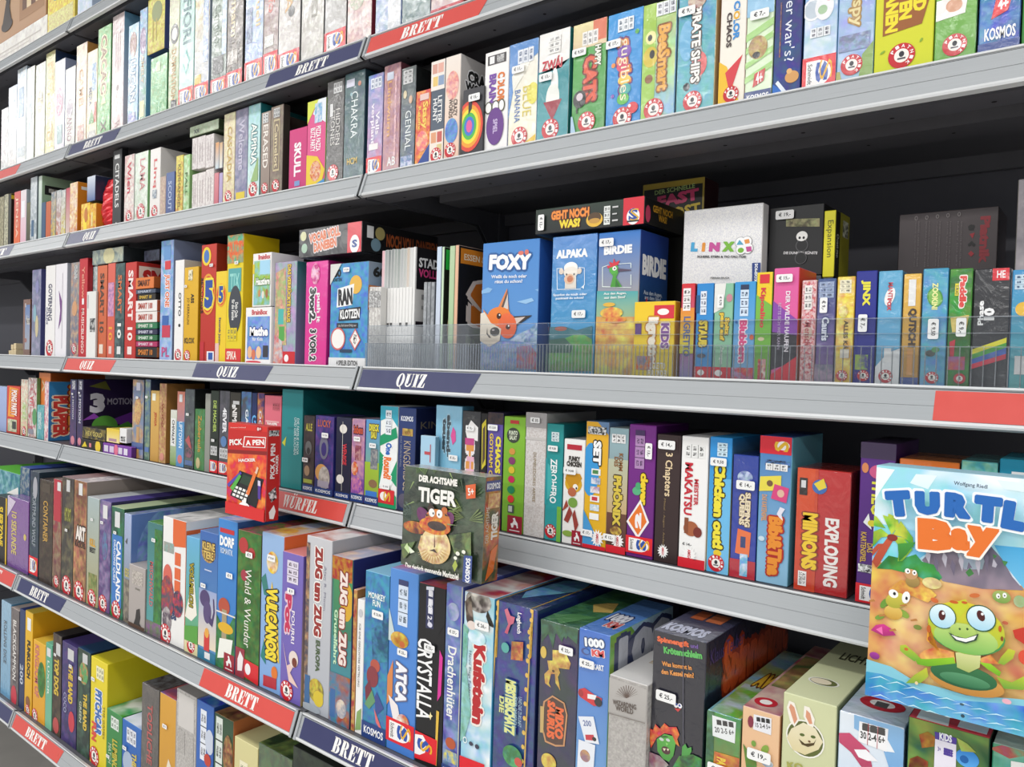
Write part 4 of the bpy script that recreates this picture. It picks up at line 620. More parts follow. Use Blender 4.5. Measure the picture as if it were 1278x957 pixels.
GB('flat_game_pack','board game box',G[3],'navy flat pack in the stack on the quiz row',(-0.8728,0.01,0.0535),0.1077,0.06,0.0132,'2c2c4c','222240','2c2c4c',[('T','SMART 10',.12,.22,.8,.78,'d8d8e8','h',.03)])
GB('flat_game_pack','board game box',G[3],'emerald flat pack under white packs on the quiz row',(-0.8734,0.01,0.0677),0.1077,0.06,0.0152,'2c7a50','205c3c','2c7a50',[('T','SMART 10',.12,.22,.8,.78,'e8f0e0','h',.03)])
GB('flat_game_pack','board game box',G[3],'white flat pack, lower of two on the quiz row beside the navy flat box',(-0.8744,0.01,0.0839),0.1077,0.06,0.0263,'ece6e2','b85838','ece6e2',[('T','SMART 100',.12,.22,.8,.78,'c05040','h',.03)])
GB('flat_game_pack','board game box',G[3],'white flat pack, upper of two on the quiz row beside the navy flat box',(-0.8755,0.01,0.1112),0.1077,0.06,0.0273,'f0ebe8','b85838','f0ebe8',[('T','SMART 100',.12,.22,.8,.78,'c05040','h',.03)])
GB('flat_game_pack','board game box',G[3],'black flat pack with gold lettering on the quiz row',(-0.8677,0.01,0.1393),0.0914,0.06,0.0151,'2c2822','201c18','2c2822',[('T','SMART 10',.12,.22,.8,.78,'e0b848','h',.03)])
GB('flat_game_pack','board game box',G[3],'slate flat pack in the stack on the quiz row beside the navy flat box',(-0.8765,0.01,0.1558),0.0998,0.06,0.0101,'4a5468','384050','4a5468',[('T','SMART',.12,.22,.8,.78,'c0c8d8','h',.03)])
GB('flat_game_pack','board game box',G[3],'orange flat pack crowning the stack on the quiz row beside the navy flat box',(-0.8777,0.01,0.1679),0.0919,0.06,0.0283,'e07a38','a85420','e07a38',[('T','SMART',.12,.22,.8,.78,'5a3020','h',.03)])
GB('game_box','board game box',G[3],'tall light blue box with red and orange badges on the quiz row',(-0.7595,0.014,-0.0121),0.0591,0.22,0.2926,'78a8d8>88b0dc:b8c8e8:40','8c98b8>6a7088','a8c8e8',[('T','JUST ONE',.3,.45,.75,.72,'e07850','d',.05,'f4f0f8'),('R',.25,.84,.8,.96,'6a9ad0'),('R',.35,.76,.8,.83,'d84048'),('R',.2,.2,.85,.3,'c84058'),('R',.2,.3,.7,.38,'3c68b0'),('T','PL',.2,.04,.8,.12,'c85088','h')])
GB('game_box','board game box',G[3],'white box with small spider mark on the quiz row beside the tall light blue box',(-0.691,0.014,-0.0121),0.0403,0.16,0.2417,'f2f0ee','c8c4c0','eeecea',[('T','OTTO',.45,.45,.75,.68,'3c3c3c'),('E',.6,.36,.12,.1,'333'),('PI',.5,.07,.36)])
GB('game_box','board game box',G[3],'mustard yellow box with black lettering on the quiz row beside the white box',(-0.6481,0.014,-0.0121),0.0619,0.16,0.2221,'e4b428>dcaa20','b8860c','ecc450',[('T','ASS',.5,.62,.72,.72,'222','d',.04),('T','JO KERRAUNI',.2,.4,.4,.68,'5a4010','d',0),('R',.3,.86,.6,.97,'f4e8c8:886:200'),('T','KLOX',.1,.2,.8,.26,'3a3430','h'),('PI',.3,.07,.22)],st=[(.18,.8,'h','€ 9',.012)])
GB('game_box','board game box',G[3],'red box with big yellow circled five on the quiz row beside the mustard yellow box',(-0.5742,0.014,-0.0121),0.0622,0.16,0.2691,'c83828>b82c20','8a2820>702018','d85040',[('E',.35,.9,.3,.34,'f0d030'),('E',.35,.9,.18,.24,'4a78c0'),('E',.5,.58,.48,.75,'e8a030'),('E',.5,.58,.42,.66,'d83828'),('T','5',.25,.46,.85,.7,'3050a0','h',.08,'f0e040'),('T','SECONDS',.02,.42,.18,.72,'222'),('R',.02,.02,.3,.18,'c02830'),('R',.5,.02,.98,.1,'f0f0f4'),('R',.6,.03,.9,.09,'2c58a8')],st=[(.75,.82,'h','€ 15',.014)])
GB('game_box','board game box',G[3],'small yellow box with orange circled five on the quiz row beside the red box',(-0.5114,0.014,-0.0121),0.0434,0.16,0.2054,'f0d030>ecc828','c8a010','f0dc60',[('E',.5,.74,.46,.6,'e89830'),('E',.5,.74,.38,.5,'d84838'),('T','5',.28,.66,.72,.84,'3050a0','h',.06,'f0e040'),('T','Seconds Junior',.3,.2,.55,.5,'3c3c78'),('R',.05,.02,.4,.22,'e8c0b8')])
GB('game_box','board game box',G[3],'tall yellow and green box with black speech oval on the quiz row',(-0.4674,0.014,-0.0121),0.0621,0.09,0.2822,'e8d020>e4cc20','e8c818>e0b810','e8d838',[('R',0,.78,1,1,'58b088:e07838:60'),('T','QUIZ IT',.1,.82,.9,.95,'e86830','h',.05),('R',.1,.56,.9,.74,'58a8a8'),('T','TIX',.2,.58,.8,.7,'98d8d0','h'),('E',.55,.42,.4,.85,'40444c'),('T','Dein Quiz\nfür die Familie',.35,.34,.75,.5,'f0f0ec'),('IN',.1,.18,.7,.28,'e8d020','665'),('R',0,.02,.98,.12,'d83838'),('T','SPIKA',.1,.035,.7,.1,'f8f4e8','h')],sops=[('R',.3,.4,.7,.5,'3a8a58'),('R',.5,.1,.8,.3,'8a4a20')],st=[(.65,.78,'h','€ 8',.014)])
GB('game_box','board game box',G[3],'white framed quiz box with green house picture on the quiz row',(-0.3568,0.006,0.1099),0.0658,0.08,0.1113,'f4f2f0','f0eeec>dcdad8','f8f6f4',[('T','BrainBox',.3,.88,.95,.97,'d04048','h',.03),('R',.08,.03,.95,.86,'a8c848>90b840:88c8d8:50'),('R',.4,.6,.95,.86,'a8d8f0'),('T','Haustiere',.2,.4,.95,.54,'f8f8f4','h',.05,'4a7830'),('E',.4,.25,.07,.12,'c89060'),('E',.6,.22,.07,.12,'e8e0d0'),('E',.8,.24,.07,.14,'a87048'),('R',.02,.62,.12,.8,'e8d030')])
GB('game_box','board game box',G[3],'white framed quiz box with blue maths picture on the quiz row beside the tall yellow',(-0.3821,0.0078,-0.0121),0.0921,0.08,0.1211,'f4f2f0','e8e6e4','f8f6f4',[('T','BrainBox',.25,.87,.85,.96,'d04048','h',.03),('R',.08,.1,.95,.84,'6898d8>5880c8:88a8e0:50'),('T','Mathe',.18,.5,.9,.66,'f8f8f8','h',.06,'2c4890'),('T','für Kids',.3,.42,.7,.48,'f0f0f0','h'),('E',.2,.22,.09,.14,'e8b890'),('E',.35,.18,.08,.12,'d87858'),('E',.55,.22,.1,.14,'f0c8a0'),('R',.72,.14,.92,.34,'3c3c44'),('E',.35,.05,.3,.03,'d83848')])
GB('game_box','board game box',G[3],'lilac box with crooked house and robot picture on the quiz row',(-0.2893,0.014,-0.0121),0.0743,0.1,0.2117,'b8a0c8>a890c0:90c0b0:35','3a7c80>8a78a8','c8b8d8',[('P',[(.05,.2),(.05,.9),(.5,.95),(.55,.6),(.6,.2)],'a8b878:e0a090:70'),('R',.2,.4,.45,.55,'50b8b0'),('R',.25,.24,.5,.38,'58a850'),('T','DAS VERRÜCKTE HAUS',.6,.42,.78,.97,'f0d858','d',.03,'8a5828'),('P',[(0,0),(.5,0),(.4,.24),(.05,.3)],'d87878:c8c8c8:70'),('R',.45,.01,1,.14,'d02c34'),('E',.62,.075,.1,.1,'f8f4f4')])
GB('game_box','board game box',G[3],'hot pink box with black and white graffiti on the quiz row',(-0.185,0.014,-0.0121),0.0673,0.07,0.2069,'e8289c>e02090','c01c80','f050b0',[('T','3vor2.',.2,.42,.5,.75,'1c1c20','d',.08,'f8f4f8'),('T','push it',.5,.42,.72,.7,'f8f4f8','d',.04),('T','3 VOR 2',.25,.06,.55,.36,'1c1c20','d',.06,'f8f4f8'),('E',.45,.88,.2,.3,'f8c8e0:d03088:90')],wrap=1)
GB('game_box','board game box',G[3],'blue card box with black and white lettering and medals on the quiz row',(-0.1076,0.014,-0.0121),0.108,0.05,0.1976,'4890c8>4088c0:58a0d4:50','8a98a8>4888b8','98b0c4',[('T','60',.08,.87,.28,.95,'222','h',.05),('T','KARTEN',.07,.83,.3,.865,'222','h'),('E',.68,.79,.16,.16,'e8b850'),('P',[(.18,.58),(.6,.6),(.64,.8),(.2,.76)],'f4f4f4'),('T','RAN',.22,.6,.6,.76,'2c2c30',3,.07),('P',[(.24,.45),(.8,.46),(.82,.58),(.26,.56)],'2c2c30'),('T','KLOTZEN',.28,.47,.8,.56,'f8f8f8',2,.04),('R',.2,.38,.76,.43,'32323a'),('T','Lass dich keinen Erfolg raus',.24,.39,.72,.42,'ddd','h',0),('E',.24,.28,.2,.2,'d06868'),('E',.24,.28,.17,.17,'f4f0ec'),('P',[(.7,.17),(.85,.27),(.7,.38),(.55,.27)],'d06868'),('P',[(.7,.19),(.82,.27),(.7,.36),(.58,.27)],'f4f0ec'),('R',.66,.23,.74,.32,'333:f4f0ec:300'),('R',.3,.15,.62,.18,'2c4460'),('R',0,0,1,.1,'e4e4e4'),('T','4 SPIELER EDITION',.22,.025,.78,.075,'2c2c2c','h',.04),('P',[(0,1),(0,.8),(.3,1)],'dcdcd8')],sops=[('R',0,.55,1,.78,'c87838'),('T','60',.2,.86,.9,.96,'222','h',.05)],st=[(.45,.935,'h','€ 13,50',.018)])
GB('game_box','board game box',G[3],'black party box lying across, with orange lettering and red end on the quiz row',(-0.1997,0.006,0.2025),0.1879,0.2,0.0555,'38383a>2c2c2e','1e1e20','4a4848',[('T','VOCAB VOLL\nDANEBEN',.18,.2,.68,.88,'e07848',6,.06,'f0e8e8'),('E',.08,.75,.05,.05,'d8d8a8'),('E',.1,.32,.05,.05,'a8c8b0'),('E',.76,.55,.07,.07,'585858'),('R',.79,0,1,1,'d83040'),('E',.9,.28,.07,.09,'f4f0f0'),('T','S',.86,.16,.94,.42,'2c4c98','h',.05)],sops=[('T','NOCH VOLL DANEBEN',.3,.3,.98,.75,'c86838','h',.04),('R',.06,.5,.14,.9,'e8e8e8'),('E',.22,.7,.06,.06,'c8b878'),('E',.17,.3,.06,.06,'7a98a8')],wrap=1)
GB('game_pad','game pad',G[4],'thin white game pad in the small bundle on the quiz row',(0.0032,0.014,-0.0121),0.0075,0.1,0.1502,'e4e2de>d8d6d2:b8b4b0:150','d8d6d2','eee',[('R',0,.75,1,.95,'888:ddd:300'),('R',.2,.25,.8,.4,'999:e8e6e2:200')])
GB('game_pad','game pad',G[4],'thin white game pad in the small bundle on the quiz row',(0.0113,0.014,-0.0121),0.0074,0.015,0.1498,'e4e2de>d8d6d2:b8b4b0:150','d8d6d2','eee',[('R',0,.75,1,.95,'888:ddd:300'),('R',.2,.25,.8,.4,'999:e8e6e2:200')])
GB('game_pad','game pad',G[4],'thin white game pad in the small bundle on the quiz row',(0.0193,0.014,-0.0121),0.0074,0.015,0.1495,'e4e2de>d8d6d2:b8b4b0:150','d8d6d2','eee',[('R',0,.75,1,.95,'888:ddd:300'),('R',.2,.25,.8,.4,'999:e8e6e2:200')])
GB('game_pad','game pad',G[4],'thin white game pad in the small bundle on the quiz row',(0.0273,0.014,-0.0121),0.0075,0.015,0.1492,'e4e2de>d8d6d2:b8b4b0:150','d8d6d2','eee',[('R',0,.75,1,.95,'888:ddd:300'),('R',.2,.25,.8,.4,'999:e8e6e2:200')])
GB('game_pad','game pad',G[5],'thin white and grey game pad in the tall bundle on the quiz row',(0.0175,0.03,-0.0121),0.0078,0.2,0.217,'e8b8c0>f0efed','f0f0ee','eee',[('R',0,0,1,.68,'efeeec'),('R',.1,.36,.9,.39,'ddd'),('R',.1,.12,.9,.14,'ccc')])
GB('game_pad','game pad',G[5],'thin white and grey game pad in the tall bundle on the quiz row',(0.0259,0.03,-0.0121),0.0078,0.2,0.2179,'9aa0a0>f0efed','f0f0ee','eee',[('R',0,0,1,.68,'efeeec'),('R',.1,.36,.9,.39,'555'),('R',.1,.12,.9,.14,'ccc')])
GB('game_pad','game pad',G[5],'thin white and grey game pad in the tall bundle on the quiz row',(0.0342,0.03,-0.0121),0.0076,0.2,0.2173,'788080>f0efed','f0f0ee','eee',[('R',0,0,1,.68,'efeeec'),('R',.1,.36,.9,.39,'555'),('R',.1,.12,.9,.14,'ccc')])
GB('game_pad','game pad',G[5],'thin white and grey game pad in the tall bundle on the quiz row',(0.0425,0.03,-0.0121),0.0076,0.2,0.2182,'8a9090>f0efed','f0f0ee','eee',[('R',0,0,1,.68,'efeeec'),('R',.1,.36,.9,.39,'555'),('R',.1,.12,.9,.14,'ccc')])
GB('game_pad','game pad',G[5],'thin white and grey game pad in the tall bundle on the quiz row',(0.0507,0.03,-0.0121),0.0076,0.2,0.2176,'98a09c>f0efed','f0f0ee','eee',[('R',0,0,1,.68,'efeeec'),('R',.1,.36,.9,.39,'ddd'),('R',.1,.12,.9,.14,'ccc')])
GB('game_pad','game pad',G[5],'thin white and grey game pad in the tall bundle on the quiz row',(0.0589,0.03,-0.0121),0.0075,0.2,0.217,'8a9490>f0efed','f0f0ee','eee',[('R',0,0,1,.68,'efeeec'),('R',.1,.36,.9,.39,'ddd'),('R',.1,.12,.9,.14,'ccc')])
GB('game_pad','game pad',G[5],'thin white and grey game pad in the tall bundle on the quiz row',(0.0669,0.03,-0.0121),0.0075,0.2,0.2179,'a8acac>f0efed','f0f0ee','eee',[('R',0,0,1,.68,'efeeec'),('R',.1,.36,.9,.39,'555'),('R',.1,.12,.9,.14,'ccc')])
GB('game_pad','game pad',G[5],'thin white and grey game pad in the tall bundle on the quiz row',(0.075,0.03,-0.0121),0.0074,0.2,0.2173,'b0b4b0>f0efed','f0f0ee','eee',[('R',0,0,1,.68,'efeeec'),('R',.1,.36,.9,.39,'ddd'),('R',.1,.12,.9,.14,'ccc')])
GB('game_pad','game pad',G[5],'thin white and grey game pad in the tall bundle on the quiz row',(0.083,0.03,-0.0121),0.0073,0.2,0.2181,'c8b8a8>f0efed','f0f0ee','eee',[('R',0,0,1,.68,'efeeec'),('R',.1,.36,.9,.39,'555'),('R',.1,.12,.9,.14,'ccc')])
GB('game_pad','game pad',G[5],'thin white and grey game pad in the tall bundle on the quiz row',(0.0909,0.03,-0.0121),0.0076,0.2,0.2176,'d8d8d6>f0efed','f0f0ee','eee',[('R',0,0,1,.68,'efeeec'),('R',.1,.36,.9,.39,'ddd'),('R',.1,.12,.9,.14,'ccc')])
GB('game_pad','game pad',G[3],'black covered game pad with white and pink title on the quiz row',(0.0991,0.03,-0.0121),0.0056,0.17,0.2184,'f0f0ee','e4e2e0','ddd',[],sops=[('R',.02,.66,1,1,'1e1c20'),('T','STADT',.05,.84,.42,.92,'f4f4f4','h',.04),('T','VOLLPFOSTEN',.05,.76,.72,.83,'e04888','h',.04),('R',.28,.7,.5,.73,'d84080'),('R',.1,.58,.4,.62,'999'),('R',.1,.5,.5,.53,'aaa'),('R',.02,.36,.45,.4,'241c24'),('R',.1,.2,.4,.3,'bbb')])
GB('game_pad','game pad',G[6],'grey game pad with shiny cover before the white pads on the quiz row',(0.1269,0.03,-0.0121),0.0084,0.06,0.155,'8c9094>7c8084:a8acb0:90','74787c','aaa',[])
GB('game_pad','game pad',G[6],'grey game pad with shiny cover before the white pads on the quiz row',(0.1359,0.03,-0.0121),0.0083,0.06,0.1546,'8c9094>7c8084:a8acb0:90','74787c','aaa',[])
GB('game_pad','game pad',G[6],'grey game pad with shiny cover before the white pads on the quiz row',(0.1449,0.03,-0.0121),0.0085,0.06,0.1542,'8c9094>7c8084:a8acb0:90','74787c','aaa',[])
GB('game_pad','game pad',G[3],'thin pale blue game pad on the quiz row beside the black covered game pad',(0.1567,0.03,-0.0121),0.0114,0.2,0.2142,'c8d8ec>d8dce8','3a5a78','ccd',[])
GB('game_pad','game pad',G[3],'thin mint game pad with bright green cover on the quiz row',(0.169,0.03,-0.0121),0.0056,0.2,0.2132,'d0e8c8','1e1e1c','cec',[],sops=[('R',.02,.82,.6,.98,'30c850'),('E',.25,.35,.2,.2,'c8a078')])
GB('game_pad','game pad',G[3],'thin sage green game pad on the quiz row beside the thin mint game pad',(0.1868,0.03,-0.0121),0.012,0.2,0.2133,'b8d0a8>a8c898','98b888','cdb',[])
GB('game_pad','game pad',G[3],'thin peach game pad with black and orange cover on the quiz row',(0.1997,0.03,-0.0121),0.0082,0.22,0.2137,'e8b898','1c1c1e','ecb',[],sops=[('R',.02,.86,1,.98,'e08828'),('T','ESSEN & TRINKEN',.06,.89,.62,.94,'f8e8c8','h'),('T','S',.14,.36,.56,.74,'d87828','h',.08,'e8d8c8'),('R',.1,.2,.5,.36,'4a5a30:1c1c1e:60')])
GB('game_box','board game box',G[3],'sky blue upright box with orange fox head on the quiz row',(0.2611,0.03,-0.0121),0.1156,0.06,0.2117,'4888d0>6aa0d8','2c5cac>2858a0','5a98d8',[('P',[(-.02,.634),(.118,.66),(.202,.647),(.148,.619),(-.019,.611)],'88b8e4'),('P',[(.638,.542),(.793,.556),(.894,.566),(.934,.543),(.795,.523)],'98c4ea'),('P',[(.941,.625),(1.041,.632),(1.038,.604)],'88b8e4'),('P',[(.526,.25),(.706,.306),(.884,.339),(.983,.383),(1.061,.338),(1.069,.206),(.555,.205)],'b8cce0:6888b8:90'),('P',[(.006,.238),(.552,.25),(1.068,.228),(1.081,.042),(.02,.028)],'7090c8:a8b8d8:90'),('P',[(.661,.205),(.892,.217),(1.023,.151),(1.005,.041),(.671,.048)],'b86070:8888b8:90'),('T','FOXY',.127,.782,.864,.902,'f8f8f8',-2.5,.08,'3060a0'),('T','Weißt du noch oder',.173,.721,.802,.748,'f0f4fa',-1.7,.03),('T','rätst du schon?',.243,.684,.731,.71,'f0f4fa',-1.4,.03),('E',.692,.902,.047,.029,'e07868'),('E',.79,.904,.036,.037,'e07868'),('P',[(.308,.496),(.467,.644),(.511,.476)],'e08850'),('P',[(.362,.489),(.474,.63),(.451,.488)],'584c48'),('P',[(.403,.489),(.484,.601),(.497,.488)],'d8d0c8'),('P',[(.514,.431),(.916,.438),(.65,.362)],'3c3430'),('P',[(.541,.419),(.801,.428),(.637,.368)],'d8c8c0'),('P',[(.045,.493),(.161,.434),(.079,.412)],'e08840'),('E',.339,.433,.211,.136,'f08838>e87028'),('E',.492,.363,.16,.177,'f07040>d85828',20),('P',[(-.009,.459),(.075,.47),(.192,.388),(.386,.341),(.365,.25),(.176,.203),(.005,.249)],'e8e0d0>d0c4b4'),('E',.339,.438,.041,.042,'3c1c10'),('E',.506,.354,.04,.035,'3c1c10'),('E',.352,.446,.013,.013,'fff'),('E',.518,.362,.013,.012,'fff'),('E',.273,.319,.087,.063,'3c3836'),('E',.245,.332,.025,.013,'b8b0b0'),('P',[(.133,.354),(.142,.307),(.213,.273),(.172,.273),(.125,.301)],'3c3028')])
GB('game_box','board game box',G[3],'blue upright box with white woolly head in a frame on the quiz row',(0.401,0.03,-0.0121),0.0803,0.06,0.2109,'3a80cc>3aa0c8','2864b0>2888b0','4a90d8',[('T','ALPAKA',.099,.84,.803,.901,'f8f8f8',-.7,.07),('P',[(.114,.772),(.128,.772),(.15,.622),(.136,.622)],'e8f4fc'),('P',[(.132,.623),(.673,.617),(.673,.613),(.133,.619)],'e8f4fc'),('P',[(.735,.764),(.748,.764),(.76,.642),(.747,.643)],'e8f4fc'),('P',[(.128,.773),(.253,.773),(.253,.769),(.129,.768)],'e8f4fc'),('P',[(.608,.772),(.748,.764),(.749,.76),(.609,.768)],'e8f4fc'),('P',[(.64,.617),(.737,.643),(.752,.658),(.743,.616),(.689,.628)],'e8f4fc'),('P',[(.318,.623),(.317,.714),(.564,.709),(.573,.622)],'f0ece4>dcd4c8'),('E',.44,.77,.155,.107,'f8f4ee'),('E',.444,.738,.162,.107,'f0e8dc'),('E',.227,.748,.055,.057,'e0d0c0',30),('E',.634,.743,.053,.056,'e0d0c0',-30),('E',.414,.691,.115,.095,'e8c0a0'),('E',.431,.691,.068,.062,'c87850'),('E',.35,.724,.017,.02,'2c2420'),('E',.519,.723,.017,.02,'2c2420'),('T','Spuckst du noch oder',.062,.568,.819,.589,'f0f8fc',-.4,.03),('T','punktest du schon?',.122,.543,.753,.564,'f0f8fc',-.2,.03),('P',[(-.073,.35),(.344,.354),(.618,.326),(.961,.357),(.954,.252),(-.1,.251)],'2c6c78'),('E',.26,.338,.138,.043,'a05848'),('P',[(-.1,.251),(.352,.268),(.553,.294),(.787,.294),(.96,.263),(.974,.043),(-.096,.032)],'50a040>588c48:68a858:60'),('P',[(-.135,.251),(.352,.273),(.562,.209),(.498,.166),(-.109,.164)],'2c6050')],st=[(.66,.44,'h','€ 17,-')],wrap=1)
GB('game_box','board game box',G[3],'blue and sand upright box with crested green bird on the quiz row',(0.4834,0.03,-0.0121),0.0692,0.085,0.21,'3078c8>e0c050','203c8c>285c70','4080d0',[('P',[(-.009,.599),(.982,.587),(.986,.395),(-.043,.4)],'48a8b0>a8c090'),('P',[(-.045,.421),(.984,.415),(.994,.011),(-.076,.022)],'e0b868>d8cc70:e0a850:40'),('T','BIRDIE',.142,.845,.816,.904,'f8f8f8',.3,.07),('P',[(.111,.764),(.129,.764),(.144,.628),(.126,.628)],'e8f4f0'),('P',[(.125,.631),(.822,.614),(.823,.61),(.126,.625)],'e8f4f0'),('P',[(.79,.776),(.808,.776),(.811,.746),(.794,.746)],'e8f4f0'),('P',[(.799,.7),(.816,.7),(.824,.629),(.806,.629)],'e8f4f0'),('P',[(.114,.764),(.267,.776),(.268,.771),(.122,.76)],'e8f4f0'),('P',[(.484,.779),(.804,.779),(.804,.775),(.485,.775)],'e8f4f0'),('P',[(.328,.623),(.385,.697),(.291,.73),(.377,.769),(.505,.757),(.509,.716),(.459,.686),(.61,.619)],'58a848>489838'),('E',.398,.743,.108,.1,'58b048'),('P',[(.252,.751),(.231,.772),(.312,.768),(.283,.797),(.376,.785),(.39,.818),(.44,.789),(.536,.802),(.503,.772),(.45,.768),(.342,.758)],'d83848'),('P',[(.488,.747),(.809,.733),(.81,.727),(.498,.724)],'5a4a60'),('E',.416,.748,.051,.047,'f4f4f0'),('E',.423,.748,.018,.019,'222'),('P',[(.448,.621),(.46,.675),(.556,.62)],'387838'),('T','Aus den Augen,',.175,.565,.724,.586,'f0f4f0',-.4,.03),('T','aus dem Sinn?',.192,.542,.698,.56,'f0f4f0',-.2,.03),('E',.316,.502,.146,.044,'e8b848'),('E',.377,.445,.272,.119,'e89850:e0c058:60'),('E',.491,.398,.252,.069,'e08848:e0b858:60')],sops=[('T','BIRDIE',.08,.7,.92,.84,'f8f8f8','h',.06),('T','Aus den Augen,\naus dem Sinn?',.15,.54,.8,.6,'d8e4f0','h'),('P',[(.14,.44),(.1,.52),(.2,.5),(.26,.56),(.32,.5),(.42,.52),(.36,.44)],'d83848'),('E',.26,.42,.1,.08,'58a848')],st=[(.22,.93,'h','€ 17,-')])
GB('game_box','board game box',G[3],'black box lying on upright boxes, orange and yellow title, red end on the quiz row',(0.3712,0.024,0.2039),0.1894,0.12,0.0382,'28382e>1c1e1e','181818','2c3830',[('T','GEHT NOCH',.16,.5,.52,.86,'f0903c','h',.06,'5a2818'),('T','WAS?',.24,.14,.44,.48,'f0d838','h',.06,'5a2818'),('E',.57,.34,.075,.055,'e8b840'),('E',.57,.42,.06,.04,'584028'),('E',.57,.3,.05,.02,'c89848'),('IN',.655,.1,.71,.8,'e8ece8','222'),('R',.73,.7,.78,.76,'ccc'),('R',.73,.45,.77,.5,'ccc'),('R',.73,.2,.78,.26,'ccc'),('R',.825,0,1,1,'d8283a'),('E',.91,.3,.055,.06,'f8f4f4'),('T','S',.87,.14,.95,.6,'2c50a0','h',.06),('T','S',.885,.14,.96,.58,'e0b030','h',-.01),('R',.86,.1,.96,.16,'333')],sops=[('T','GEHT NOCH\nWAS?',.2,.25,.7,.8,'d8a030','h',.04),('E',.08,.4,.06,.1,'c04060')],st=[(.07,.45,'d','€ 12,-')])
GB('game_box','board game box',G[3],'dark party box with gold border and pink lettering on the quiz row',(0.4869,0.15,-0.0121),0.1036,0.05,0.3034,'1e1e1c','3c1c20','5a5430',[('R',0,0,.02,1,'b0983c'),('R',.97,0,1,1,'b0983c'),('R',0,.97,1,1,'b0983c'),('T','DER SCHNELLE',.2,.945,.85,.968,'a8c078',3),('T','FAST',.25,.88,.92,.94,'e04878',5,.06),('T','LOST',.4,.81,.95,.87,'f0d048',5,.04)])
GB('game_box','board game box',G[3],'white speckled square box with rainbow letter title on the quiz row',(0.5981,0.07,0.12),0.1133,0.02,0.1053,'f4f3f1:dcdce2:700','d8d8d6','f0f0ee',[('T','L',.106,.45,.2,.572,'48a8d8',-4.5,.1),('T','i',.251,.441,.298,.561,'e89838',-4.5,.1),('T','N',.346,.43,.485,.55,'c85098',-4.4,.1),('T','X',.519,.417,.666,.545,'78b838',-4.4,.1),('E',.741,.523,.067,.064,'999'),('E',.818,.526,.066,.064,'999'),('E',.835,.439,.066,.064,'999'),('E',.753,.432,.066,.064,'999'),('E',.741,.523,.061,.059,'fbfbfb'),('E',.818,.526,.06,.059,'fbfbfb'),('E',.835,.439,.06,.059,'fbfbfb'),('E',.753,.432,.061,.059,'fbfbfb'),('P',[(.695,.494),(.784,.487),(.73,.556)],'58a8c8'),('P',[(.786,.548),(.844,.558),(.857,.504),(.802,.497)],'e89848'),('E',.75,.421,.037,.03,'78b838'),('P',[(.811,.46),(.876,.461),(.885,.399),(.824,.396)],'c85098'),('T','SCHERE, STEIN & TIC-TAC-TOE',.197,.338,.817,.371,'333',-3.9,.05),('P',[(.894,.251),(.995,.248),(1.004,-.035),(.903,-.03)],'2c4488'),('T','KOSMOS',.84,.109,1.051,.148,'fff',90,.04),('T','FERRAN RIUCA',.381,.072,.624,.095,'444',-2.9,.03)])
GB('game_tin','game tin',G[3],'black rounded tin with white skull on the quiz row beside the light blue card box',(0.7128,0.09,0.1289),0.0704,0.05,0.0919,'161618','0c0c0e','2a2a2e',[('P',[(.314,.822),(.927,.788),(.932,.672),(.319,.714)],'a09c70:5a583c:120'),('E',.619,.556,.104,.095,'f0f0ec'),('P',[(.559,.528),(.697,.519),(.687,.435),(.586,.441)],'f0f0ec'),('E',.582,.526,.022,.025,'161618'),('E',.656,.526,.022,.025,'161618'),('P',[(.611,.492),(.633,.491),(.621,.513)],'161618'),('E',.625,.428,.115,.117,'4c4c4e'),('E',.625,.428,.099,.1,'161618'),('E',.619,.556,.099,.089,'f0f0ec'),('E',.581,.537,.022,.025,'161618'),('E',.655,.534,.022,.025,'161618'),('T','DIE DUNKLEN KÜNSTE',.293,.303,.914,.35,'d8d8d8',-3.9,.03),('E',.614,.248,.11,.111,'4c4c4e'),('E',.614,.248,.096,.098,'161618')],st=[(.3,.88,'h','€ 19,-')])
GB('game_box','board game box',G[3],'bright yellow box with black side panel on the quiz row beside the pink purple',(0.7835,0.09,0.1254),0.0147,0.06,0.0849,'e8e028>e0d820','1c1a0c','a8a018',[('T','Expansion',.2,.3,.8,.85,'6a6818','d',0)],sops=[('R',.3,0,1,1,'86801c'),('R',.5,.65,.9,.9,'c8c8b0:333:200'),('T','Ouasi-mo',.08,.3,.24,.65,'c8c8b8','d',0)])
